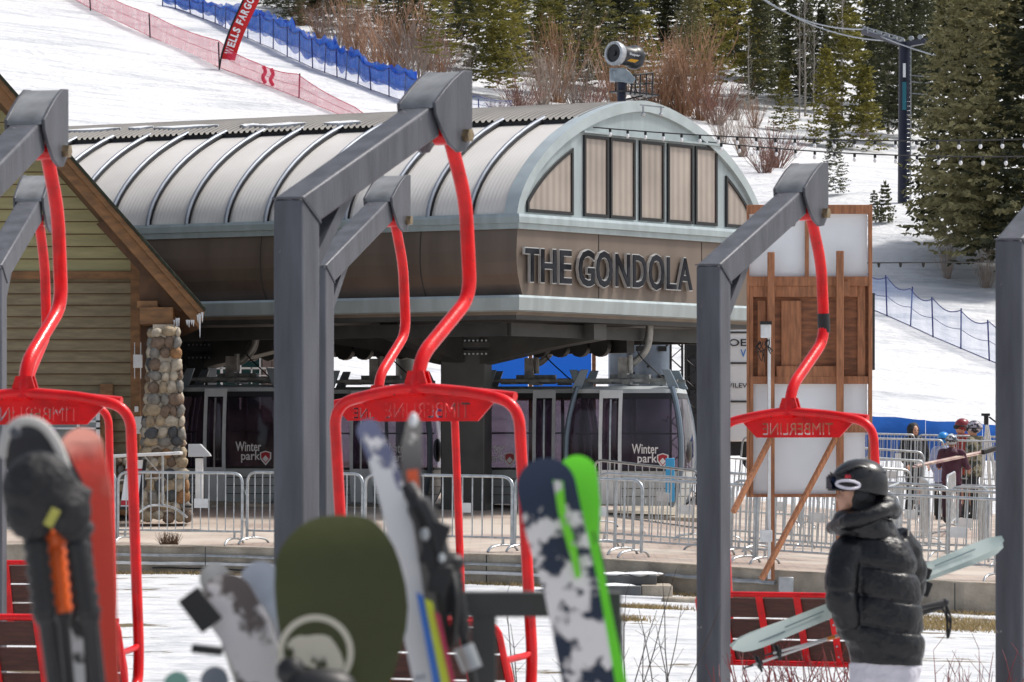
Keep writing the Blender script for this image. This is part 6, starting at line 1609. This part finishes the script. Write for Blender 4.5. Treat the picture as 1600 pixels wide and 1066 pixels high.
for (px, pb, pt, k_, w_, lab) in [(500, 60, 5, 0, 1.6, 'orange willow above the blue net, nearest the flag'), (530, 82, 8, 2, 1.4, 'grey willow above the blue net, second from the flag'), (560, 92, -5, 3, 1.5, 'tall orange willow rising above the blue net'), (590, 108, 30, 0, 1.5, 'orange willow leaning left above the crumpled blue net'), (618, 120, -5, 3, 1.6, 'large spreading orange willow over the crumpled blue net'), (655, 128, 25, 2, 1.5, 'grey willow behind the swing frame head'), (690, 118, 40, 0, 1.5, 'orange willow right above the swing frame head'),
        (668, 110, 55, 1, 1.4, 'red brown willow left of the swing frame head'), (720, 150, 70, 2, 1.1, 'grey shrub beside the twin trunked pine'), (850, 165, 75, 2, 1.4, 'grey willow right of the bare trunk pine'), (870, 160, 30, 0, 1.3, 'orange willow left of the snow gun'), (815, 176, 118, 1, 1.7, 'red brown shrub along the station roof, left of the bare trunk'), (900, 170, 90, 2, 1.4, 'pale grey willow just left of the snow gun'), (925, 174, 115, 1, 1.5, 'red brown shrub under the snow gun box'), (1030, 176, 60, 3, 1.4, 'large orange willow right of the snow gun'), (1065, 180, 40, 3, 1.5, 'largest orange willow right of the snow gun platform'), (1095, 188, 80, 0, 1.4, 'orange willow over the right shoulder of the station arch'), (1010, 172, 100, 1, 1.3, 'red brown shrub behind the snow gun platform'), (1050, 176, 112, 2, 1.3, 'grey shrub between the two large orange willows'),
        (1120, 195, 120, 1, 1.4, 'red brown shrub right of the station arch'), (1150, 188, 130, 2, 1.3, 'grey shrub at the edge of the open snow'), (780, 180, 150, 1, 1.9, 'low red brown shrub left along the station roof'), (1215, 262, 195, 1, 1.7, 'rust red shrub below the snow dusted fir, left'), (1195, 270, 215, 1, 1.5, 'rust red shrub touching the right swing frame head'), (1160, 245, 180, 2, 1.3, 'thin grey shrub on the snow right of the station arch'), (1180, 200, 150, 0, 1.3, 'orange shrub above the rust red shrubs'), (1300, 190, 140, 2, 1.3, 'grey shrub between the yellow green pines'), (1350, 215, 160, 2, 1.2, 'grey shrub left of the lift tower foot'), (1480, 435, 360, 2, .9, 'grey twigs under the left of the right hand spruce clump'), (1540, 450, 380, 2, 1.0, 'grey twigs under the middle of the right hand spruce clump'), (960, 168, 60, 3, 1.2, 'orange willow directly behind the snow gun mast'), (1130, 225, 165, 2, 1.2, 'wispy grey shrub by the station arch shoulder'), (470, 40, -10, 0, 1.5, 'orange willow just right of the flag top')]:
    p = hit(px, pb); s_ = (pb - pt) * p.y / F / BH[k_]; src = BP[k_]; o = src if k_ not in ub else dup(src); ub.add(k_)
    o.location = p - Vector((0, 0, .1)); o.scale = (s_ * w_ * .85, s_ * w_ * .85, s_); o.rotation_euler.z = bi * 1.7; o['label'] = lab; bi += 1
# near shrubs: red twig, dry stems
def stems(name, label, px, py, d, n, h, spread, m, seed, r=.004):
    rnd = random.Random(seed); p = P(px, py, d); z = low_z(p.x, p.y); b = MB()
    for i in range(n):
        a = rnd.random() * 6.28; q = Vector((p.x + rnd.uniform(-spread, spread), p.y + rnd.uniform(-spread, spread) * .6, z)); d_ = Vector((rnd.uniform(-.35, .35), rnd.uniform(-.3, .3), 1)); L_ = h * rnd.uniform(.6, 1.05); pts = [q]
        for k_ in range(4): d_ = (d_ + Vector((rnd.uniform(-.12, .12), rnd.uniform(-.12, .12), 0))); q = q + d_.normalized() * L_ / 4; pts.append(q)
        b.tube(pts, [r * 1.3, r * 1.1, r, r * .8, r * .4], 4, cap=False)
        for _ in range(3): e = pts[rnd.randint(1, 4)]; b.tube([e, e + Vector((rnd.uniform(-.12, .12), rnd.uniform(-.1, .1), rnd.uniform(.05, .16)))], [r * .6, r * .3], 3, cap=False)
    return tag(b.build(name, m, None, flat=True), label, 'shrub')
redtw = mat('red dogwood twigs', (.20, .025, .025), .6, 0, .4, 8); drys = mat('dry stems', (.07, .05, .04), .8)
stems('dogwood_shrub', 'red twigged shrub in front of the right chair, below the seat', 1255, 1050, 33, 70, .66, .50, redtw, 1, .005)
stems('dogwood_shrub', 'thin red twigged shrub at the lower right corner', 1540, 1050, 33, 26, .62, .28, redtw, 2, .004)
stems('dry_shrub', 'thin leafless stems on the snow between rack and right grey post', 1005, 1050, 36, 12, 1.0, .22, drys, 3, .004)
stems('dry_shrub', 'sparse leafless stems near the navy ski', 850, 1050, 36, 5, .95, .2, drys, 4, .004)
# grass fringes
def grass(name, label, pts, n, h, m, seed, plaza=False):
    rnd = random.Random(seed); b = MB()
    for i in range(n):
        k_ = rnd.randrange(len(pts)); cx_, cy_, wx, wy = pts[k_]; x = cx_ + rnd.gauss(0, wx); y = cy_ + rnd.gauss(0, wy); z = plaza_z(x, y) if plaza else low_z(x, y); a = rnd.random() * 6.28; L_ = h * rnd.uniform(.4, 1.2); q = Vector((x, y, z - .01)); t = Vector((math.cos(a) * L_ * .7, math.sin(a) * L_ * .7, L_ * .7)); s_ = Vector((-math.sin(a), math.cos(a), 0)) * .007
        b.add([q - s_, q + s_, q + t], [(0, 1, 2)])
    return tag(b.build(name, m, None, flat=True), label, None, None, 'stuff')
spots = []
for i in range(60):
    x = -7.5 + i * .29; spots.append((x, edge_y(x) - .5, .18, .18))
grass('dry_grass', 'dry grass fringe along the foot of the plaza wall', spots, 9000, .10, M['drygrass'], 1)
spots = [(5.0, 59.5, .5, .5), (5.6, 62, .5, .7), (4.6, 62, .4, .6), (5.2, 64, .5, .5), (6.2, 60, .8, .8), (7.2, 62, .9, .9), (5.2, 61.5, .7, .7), (3.0, 62.5, .25, .2), (1.6, 63, .3, .2), (.8, 61, .15, .1), (-.1, 60, .3, .4), (1.1, 58, .2, .3)]
grass('dry_grass', 'patches of dry grass showing through thin snow right of the skier', spots, 16000, .10, mat('dry grass ochre', (.26, .19, .08), .9, 0, .4, 4), 2)
rnd = random.Random(6); p = P(265, 850, edge_d(265, .25)); b = MB()
for i in range(150):
    a = rnd.random() * 6.28; q = Vector((p.x + rnd.uniform(-.13, .13), p.y + rnd.uniform(-.06, .06), plaza_z(p.x, p.y))); b.tube([q, q + Vector((rnd.uniform(-.1, .1), rnd.uniform(-.08, .08), rnd.uniform(.08, .2)))], [.004, .002], 3, cap=False)
tag(b.build('withered_plant', mat('withered stalks', (.17, .10, .06), .9), flat=True), 'small withered brown plant at the plaza edge before the left barricade', 'plant')
# ------------------------------------------------------------------ foreground ski rack
FD = 10.2
def board(name, label, cat, pts, d, m, lean=.0, th=.012, tail=None, tipround=True, tipback=.05, group=None, ground=True, tipn=8):
    """pts: (px, py, half width px) from below the tip downwards; board stands on the ground, leaning slightly away at the top"""
    P_ = [Vector((x, y)) for x, y, w in pts]; ws = [w for *_, w in pts]
    if ground:        # carry on to the ground
        dr_ = (P_[-1] - P_[-2]).normalized(); gy = 720 + (EYE - .05) * F / d; k_ = (gy - P_[-1].y) / dr_.y; P_.append(P_[-1] + dr_ * k_ * .93); ws.append(ws[-1] * 1.0); P_.append(P_[-2] + dr_ * k_); ws.append(ws[-2] * .6)
    sp2 = []; w2 = []
    for i in range(len(P_) - 1):
        n = 6
        for k_ in range(n): t = k_ / n; sp2.append(P_[i].lerp(P_[i + 1], t)); w2.append(lerp(ws[i], ws[i + 1], t * t * (3 - 2 * t) if False else t))
    sp2.append(P_[-1]); w2.append(ws[-1])
    # rounded tip above first point
    tip = (P_[0] - P_[1]).normalized(); head = []; hw = []
    for i in range(tipn):
        a = math.pi / 2 * i / tipn; head.append(P_[0] + tip * ws[0] * tipround * math.cos(a)); hw.append(ws[0] * max(.06, math.sin(a)))
    sp2 = head + sp2; w2 = hw + w2; y0 = sp2[0].y; yl = sp2[-1].y
    b = MB(); rings = []
    for i, (p, w) in enumerate(zip(sp2, w2)):
        t_ = (sp2[min(i + 1, len(sp2) - 1)] - sp2[max(i - 1, 0)]).normalized(); nn = Vector((-t_.y, t_.x)); 
        f = (p.y - y0) / (yl - y0); dd = d + lean * (1 - f) + tipback * max(0, 1 - (p.y - y0) / 110) ** 2
        def pt(q, e): v = P(q.x, q.y, d); return Vector((v.x, dd + e, v.z))
        a, c = p + nn * w, p - nn * w; rings.append([pt(a, 0), pt(c, 0), pt(c, th), pt(a, th)])
    b.loft(rings); return b
def put(b, name, m, label, cat, group=None, parent=None):
    o = b.build(name, m, parent, smooth=50); 
    if parent is None: tag(o, label, cat, group)
    return o
# rack
root = thing('ski_rack', 'charcoal steel ski rack rail with square posts in the foreground', 'ski rack', P(850, 2120, FD + .25))
rk_ = mat('charcoal rack paint', (.055, .055, .057), .5, .1, .2, 6)
b = MB(); a, c = P(150, 944, FD + .18), P(971, 944, FD + .18); b.bar(P(480, 944, FD + .18), c, .05, .052); b.build('rail', rk_, root, bev=.004)
for px in (756, 954):
    b = MB(); p = P(px, 962, FD + .18); b.box((p.x, p.y, (p.z - .0) / 2), (.050, .05, p.z - .001)); b.build('post', rk_, root, bev=.004)
b = MB(); p = P(855, 944, FD + .18); b.box((p.x - .0, p.y, .03), (.34, .5, .04)); b.build('foot', rk_, root)
# navy ski with snow and green streak
nav = snowy('navy ski base with snow', (.018, .028, .055), (.74, .71, .70), .525, 17, .25, zfade=(1.84, 1.72))
b = board('ski', '', '', [(854, 762, 47), (866, 820, 47), (893, 920, 43), (920, 1066, 41), (935, 1150, 40)], FD - .1, nav, .05)
o = put(b, 'ski', nav, 'navy blue ski with crusted snow, green stripe and rounded tip', 'ski', 'pair of navy and green skis')
b = MB(); 
gm = snowy('lime streak', (.16, .62, .02), (.62, .60, .58), .56, 26, .4)
for q in ([(864, 750), (880, 752), (884, 800), (900, 850), (908, 900), (900, 905), (888, 860), (872, 800)],):
    b.prism([P(x, y, FD - .068) + Vector((0, 0, 0)) for x, y in q][::-1], (0, -.004, 0))
b.build('stripe', gm, o, flat=True)
b = board('ski', '', '', [(903, 742, 31), (909, 790, 30), (914, 850, 22), (937, 960, 20), (957, 1066, 22)], FD + .0, None, .05, tipback=.03)
put(b, 'ski', mat('bright lime ski', (.17, .80, .03), .35, 0, .12, 4), 'bright lime green ski behind the navy ski', 'ski', 'pair of navy and green skis')
b = MB(); b.prism([P(x, y, FD + .045) for x, y in ((920, 820), (932, 828), (946, 880), (946, 930), (930, 900))], (0, .05, 0)); tag(b.build('ski_brake', M['rubber'], bev=.008), 'black brake of the lime green ski', 'ski brake')
# white snow-crusted ski
wh = snowy('grey lilac ski with crust', (.16, .17, .27), (.78, .77, .78), .40, 16, .35, zfade=(1.98, 1.72))
b = board('ski', '', '', [(573, 672, 18), (596, 720, 21), (619, 800, 22), (636, 900, 21), (650, 1000, 19), (663, 1066, 18)], FD - .05, wh, .06)
o = put(b, 'ski', wh, 'snow caked white ski bending up left of centre', 'ski')
b = MB(); 
for k_, (xa, xb, ya, xc, xd) in enumerate(((650, 661, 925, 676, 690), (663, 676, 935, 689, 704), (678, 687, 955, 703, 712))):
    b.m = k_; f_ = (1400 - ya) / (1066 - ya)
    b.prism([P(x, y, FD - .045 - .003 * k_) for x, y in ((xa, ya), (xb, ya + 6), (xb + (xd - xb) * f_, 1400), (xa + (xc - xa) * f_, 1400))][::-1], (0, .006, 0))
b.build('side_graphic', [mat('ski blue', (.04, .16, .55), .35), mat('ski yellow green', (.55, .62, .04), .35), mat('ski crimson', (.45, .03, .08), .35)], o)
# narrow grey ski with orange mark
gr = snowy('dark grey narrow ski', (.13, .125, .12), (.55, .55, .55), .60, 14, .4)
b = board('ski', '', '', [(645, 662, 12), (641, 700, 16), (642, 740, 17), (647, 800, 13), (663, 900, 10), (690, 1066, 10)], FD + .06, gr, .06)
o = put(b, 'ski', gr, 'narrow dark grey ski with an orange mark below its pale tip', 'ski')
b = MB(); b.prism([P(x, y, FD + .075) for x, y in ((635, 735), (653, 733), (655, 766), (640, 770))], (0, -.003, 0)); b.build('orange_mark', mat('orange mark', (.85, .14, .05), .5), o)
b = MB(); b.ball(P(646, 656, FD + .12), (.009, .008, .015), 10); b.build('tip_guard', M['white'], o)
# black binding hardware
root = thing('ski_binding', 'black ski binding with pale toe piece on the narrow grey ski', 'ski binding', P(680, 900, FD + .03))
b = MB(); b.tube(smoothpath([P(636, 760, FD + .02), P(655, 790, FD), P(676, 840, FD), P(690, 900, FD), P(700, 960, FD)], 5), [.018] * 5 + [.027] * 10 + [.02] * 6, 10); b.box(P(680, 850, FD), (.04, .05, .09), mtx=Matrix.Rotation(R(20), 3, 'Y')); b.box(P(688, 905, FD), (.045, .05, .06), mtx=Matrix.Rotation(R(12), 3, 'Y')); b.build('heel_piece', M['black'], root, bev=.004)
b = MB(); b.ball(P(664, 835, FD - .03), (.010, .008, .014), 8); b.ball(P(690, 872, FD - .03), (.008, .008, .010), 8); b.build('screw', M['galv'], root)
# black ski poles near centre
orange = mat('orange rubber grip', (.85, .13, .015), .45, 0, .15, 9); 
def pole(pxys, label, d, grip_len, gm, group=None, rr=.017):
    pts = [P(x, y, d) for x, y in pxys]; root = thing('ski_pole', label, 'ski pole', pts[-1], group)
    b = MB(); g_ = [pts[0].lerp(pts[1], t / 14) for t in range(15)]; b.tube(g_, [rr * (1.25 if i in (0, 1) else (1.02 if i % 2 else .80)) for i in range(15)], 14); b.ball(pts[0], (rr * 1.5, rr * 1.4, rr * .9), 12); b.build('grip', gm, root, smooth=60)
    b = MB(); b.tube([pts[1], pts[1].lerp(pts[2], .1), pts[2]], [rr * .9, rr * .55, rr * .5], 12); dv = (pts[2] - pts[1]).normalized(); e = pts[1] + dv * ((pts[1].z - .06) / -dv.z); b.tube([pts[1], e], [rr * .5, rr * .42], 10); b.build('shaft', M['black'], root, smooth=60)
    b = MB(); b.cyl(e - dv * .06, e - dv * .05, .045, n=12); b.build('basket', M['black'], root)
    return root, pts
rt, pts = pole([(706, 878), (722, 985), (745, 1100)], 'black ski pole leaning on the rack, right of the white ski', FD + .02, 0, M['black'], rr=.019)
b = MB(); b.tube(smoothpath([pts[0] + Vector((-.01, -.02, -.02)), P(690, 930, FD - .02), P(705, 1010, FD - .02), P(712, 940, FD - .03), pts[0] + Vector((.0, -.02, -.02))], 5), .009, 6); b.build('strap', M['black'], rt)
b = MB(); b.tube([P(724, 1010, FD), P(738, 1046, FD)], .021, 12); b.build('grip_collar', M['steel_l'], rt)
# olive snowboard
ol = mat('olive snowboard base', (.045, .052, .010), .33, 0, .15, 3, .05, 30)
rows = [(534, 806, 16), (533, 808, 34), (531, 814, 50), (529, 824, 64), (527, 838, 77), (526, 856, 89), (526, 880, 98), (530, 915, 103), (533, 950, 104), (534, 985, 100), (533, 1025, 90), (531, 1066, 80), (528, 1200, 74), (526, 1500, 80), (524, 1900, 98)]
b = MB(); rings = []; d = FD - .35
for (x, y, w) in rows:
    k_ = .04 * max(0, 1 - (y - 806) / 90) ** 2 + .05 * (1 - (y - 806) / 1300); a_, c_ = P(x - w, y, d), P(x + w, y, d); rings.append([a_ + Vector((0, k_, 0)), c_ + Vector((0, k_, 0)), c_ + Vector((0, k_ + .012, 0)), a_ + Vector((0, k_ + .012, 0))])
b.loft(rings); sb = tag(b.build('snowboard', ol, smooth=50), 'olive green snowboard with pale round mountain emblem, standing in the rack', 'snowboard')
cream = mat('cream print', (.50, .47, .38), .4, 0, .08, 5)
def K2(x, y): return P(x, y, d + .040)
b = MB(); n = 40; cx_, cy_, ro, ri = 493, 1020, 60, 50
vs = []; fs = []
for j in range(n):
    a = 2 * math.pi * j / n; vs += [K2(cx_ + ro * math.cos(a), cy_ + 1.0 * ro * math.sin(a)), K2(cx_ + ri * math.cos(a), cy_ + 1.0 * ri * math.sin(a))]
for j in range(n): k_ = (j + 1) % n; fs.append((2 * j, 2 * j + 1, 2 * k_ + 1, 2 * k_))
b.add(vs, fs)
hill_ = [(448, 1008), (456, 998), (468, 993), (480, 994), (492, 992), (506, 992), (516, 996), (524, 1006), (532, 1020), (538, 1038), (534, 1046), (524, 1056), (514, 1050), (508, 1056), (500, 1046), (490, 1044), (478, 1040), (468, 1038), (458, 1026)]
b.add([K2(x, y) for x, y in hill_], [list(range(len(hill_)))])
b.build('emblem', cream, sb, flat=True)
b = MB()
for x, y, s_ in ((498, 1036, 5), (506, 1034, 6), (490, 1030, 4), (455, 1016, 5)): b.add([K2(x - s_, y + s_ * 1.4) + Vector((0, -.003, 0)), K2(x + s_, y + s_ * 1.4) + Vector((0, -.003, 0)), K2(x, y - s_ * 1.3) + Vector((0, -.003, 0))], [(0, 1, 2)])
b.build('print_tree', mat('dark olive print', (.03, .035, .008), .4), sb, flat=True)
b = MB(); q = P(500, 1068, d - .06); b.ball(q, (.07, .04, .03), 12); b.ball(P(455, 1050, d - .05), (.03, .03, .03), 10); b.build('binding', M['black'], sb)
# grey brown ski with snow, left of the snowboard
gb = snowy('taupe ski with snow', (.13, .105, .095), (.72, .69, .69), .46, 13, .3, zfade=(1.66, 1.56))
b = board('ski', '', '', [(352, 942, 44), (380, 985, 41), (398, 1030, 38), (412, 1080, 38)], FD - .2, gb, .05)
o = put(b, 'ski', gb, 'taupe ski with smeared snow left of the olive snowboard', 'ski')
b = MB(); b.bar(P(294, 928, FD - .16), P(332, 978, FD - .16), .05, .022, up=(0, 1, 0)); b.bar(P(300, 1013, FD - .16), P(348, 1018, FD - .16), .05, .016); b.build('ski_brake', M['black'], o, bev=.003)
b = board('ski', '', '', [(405, 912, 34), (420, 960, 30), (438, 1040, 28), (450, 1100, 26)], FD - .08, None, .05, tipback=.03)
put(b, 'ski', mat('glossy silver ski', (.45, .47, .50), .12, .5, .4, 7), 'glossy silver ski tip catching light beside the olive snowboard', 'ski')
b = board('ski', '', '', [(332, 905, 24), (350, 950, 24), (380, 1040, 24)], FD - .05, None, .05, tipback=.03)
put(b, 'ski', mat('pale frosted ski', (.55, .55, .52), .2, .1, .3, 9), 'pale ski tip peeking above the taupe ski', 'ski')
b = board('ski', '', '', [(332, 1066, 22), (336, 1120, 24)], FD - .4, None, .03); put(b, 'ski', mat('slate ski', (.10, .115, .135), .35), 'slate grey ski tip at the bottom edge under the taupe ski', 'ski', 'two low tips at the bottom edge')
b = board('ski', '', '', [(272, 1072, 20), (276, 1120, 22)], FD - .4, None, .03); put(b, 'ski', mat('sea green ski', (.10, .20, .17), .35), 'sea green ski tip at the bottom edge, left of the slate one', 'ski', 'two low tips at the bottom edge')
# left group: black ski, coral ski, poles
b = board('ski', '', '', [(48, 706, 47), (70, 770, 58), (88, 850, 52), (105, 960, 45), (118, 1066, 44)], FD - .15, None, .05)
bs = put(b, 'ski', mat('black ski topsheet', (.018, .018, .021), .35, 0, .3, 5), 'black ski with pale edged rounded tip at far left', 'ski')
b = MB(); prev = None; pts = []
for (x, y) in ((2, 715), (6, 690), (18, 668), (36, 658), (56, 660), (74, 672), (92, 700), (104, 735), (114, 760)): v = P(x, y, FD - .1); pts.append(v)
b.tube(smoothpath(pts, 3), .010, 8); b.build('metal_edge', mat('pale ski edge', (.48, .47, .45), .5), bs)
b = MB(); b.ball(P(24, 676, FD - .17), (.012, .004, .012), 10); b.ball(P(81, 1017, FD - .17), (.008, .006, .008), 10); b.build('rivet', M['steel'], bs)
b = MB(); b.prism([P(x, y, FD - .155) for x, y in ((104, 970), (128, 964), (150, 1400), (118, 1400))][::-1], (0, -.004, 0)); b.build('graphic', snowy('smudged graphic', (.03, .03, .03), (.5, .5, .5), .48, 20, .4), bs)
coral = mat('coral red ski', (.85, .10, .07), .4, 0, .1, 3)
b = board('ski', '', '', [(122, 702, 34), (133, 770, 38), (146, 850, 30), (158, 960, 22), (170, 1066, 14)], FD - .02, None, .05)
co = put(b, 'ski', snowy('coral ski fading pale', (.85, .085, .055), (.86, .36, .28), .45, .7, .4, zfade=(1.60, 1.78)), 'coral red ski with pale edge behind the black ski at left', 'ski')
# mitts / straps over poles
root = thing('glove', 'black mitten with yellow stitched strap hooked over the pole handles at left', 'glove', P(70, 800, FD - .35))
b = MB(); b.ball(P(62, 765, FD - .33), (.075, .05, .075), 16, Matrix.Rotation(R(-20), 3, 'Y')); b.ball(P(108, 800, FD - .33), (.045, .04, .05), 14); b.ball(P(40, 800, FD - .33), (.04, .04, .055), 12); b.tube([P(120, 770, FD - .33), P(142, 776, FD - .33)], [.022, .014], 10); b.build('shell', mat('black glove fabric', (.010, .010, .012), .6, 0, .3, 12, .4, 30), root, remesh=.006)
b = MB(); b.bar(P(74, 822, FD - .39), P(88, 796, FD - .39), .018, .006, up=(0, 1, 0)); b.build('label_tab', mat('yellow tab', (.42, .40, .08), .6), root, bev=.001)
pole([(52, 822), (70, 965), (88, 1100)], 'left black ski pole handle hanging beside the orange grip', FD - .3, 0, M['black'], 'ski poles at far left', .026)
pole([(85, 838), (98, 958), (112, 1100)], 'ski pole with bright orange ribbed grip between two black handles', FD - .26, 0, orange, 'ski poles at far left', .021)
rt, pts = pole([(118, 825), (140, 965), (155, 1100)], 'right black ski pole handle hanging beside the orange grip', FD - .3, 0, M['black'], 'ski poles at far left', .025)

# ------------------------------------------------------------------ camera, light, world
cam = bpy.data.cameras.new('camera'); co_ = bpy.data.objects.new('camera', cam); C.objects.link(co_)
co_.location = (0, 0, EYE); co_.rotation_euler = (R(90), 0, 0)
cam.sensor_width = 36; cam.lens = F / 1600 * 36; cam.shift_y = (YH - 533) / 1600; cam.clip_start = .5; cam.clip_end = 3000
cam.dof.use_dof = True; cam.dof.focus_distance = 82; cam.dof.aperture_fstop = 13
sc = bpy.context.scene; sc.camera = co_
SUN_EL, SUN_AZ = R(58), R(72)            # azimuth measured from +Y toward +X: up and left, behind the station
d_ = Vector((math.sin(SUN_AZ) * math.cos(SUN_EL), math.cos(SUN_AZ) * math.cos(SUN_EL), math.sin(SUN_EL)))
w = bpy.data.worlds.new('World'); sc.world = w; w.use_nodes = True; nt = w.node_tree
sky = nt.nodes.new('ShaderNodeTexSky'); sky.sky_type = 'NISHITA'; sky.sun_disc = False; sky.sun_elevation = SUN_EL; sky.sun_rotation = SUN_AZ; sky.air_density = 1.0; sky.dust_density = 4.0; sky.ozone_density = 1.0
bg = nt.nodes['Background']; bg.inputs[1].default_value = .15; hs = nt.nodes.new('ShaderNodeHueSaturation'); hs.inputs['Saturation'].default_value = .55; nt.links.new(sky.outputs[0], hs.inputs['Color']); nt.links.new(hs.outputs[0], bg.inputs[0])
sl = bpy.data.lights.new('sun', 'SUN'); sl.energy = 3.3; sl.angle = R(8); sl.color = (1, .95, .88); so = bpy.data.objects.new('sun', sl); C.objects.link(so)
so.rotation_euler = (-d_).to_track_quat('-Z', 'Y').to_euler(); so.location = (0, 60, 40)
sc.view_settings.view_transform = 'Standard'; sc.view_settings.look = 'None'; sc.view_settings.exposure = 0
sc.cycles.max_bounces = 8; sc.cycles.transparent_max_bounces = 24
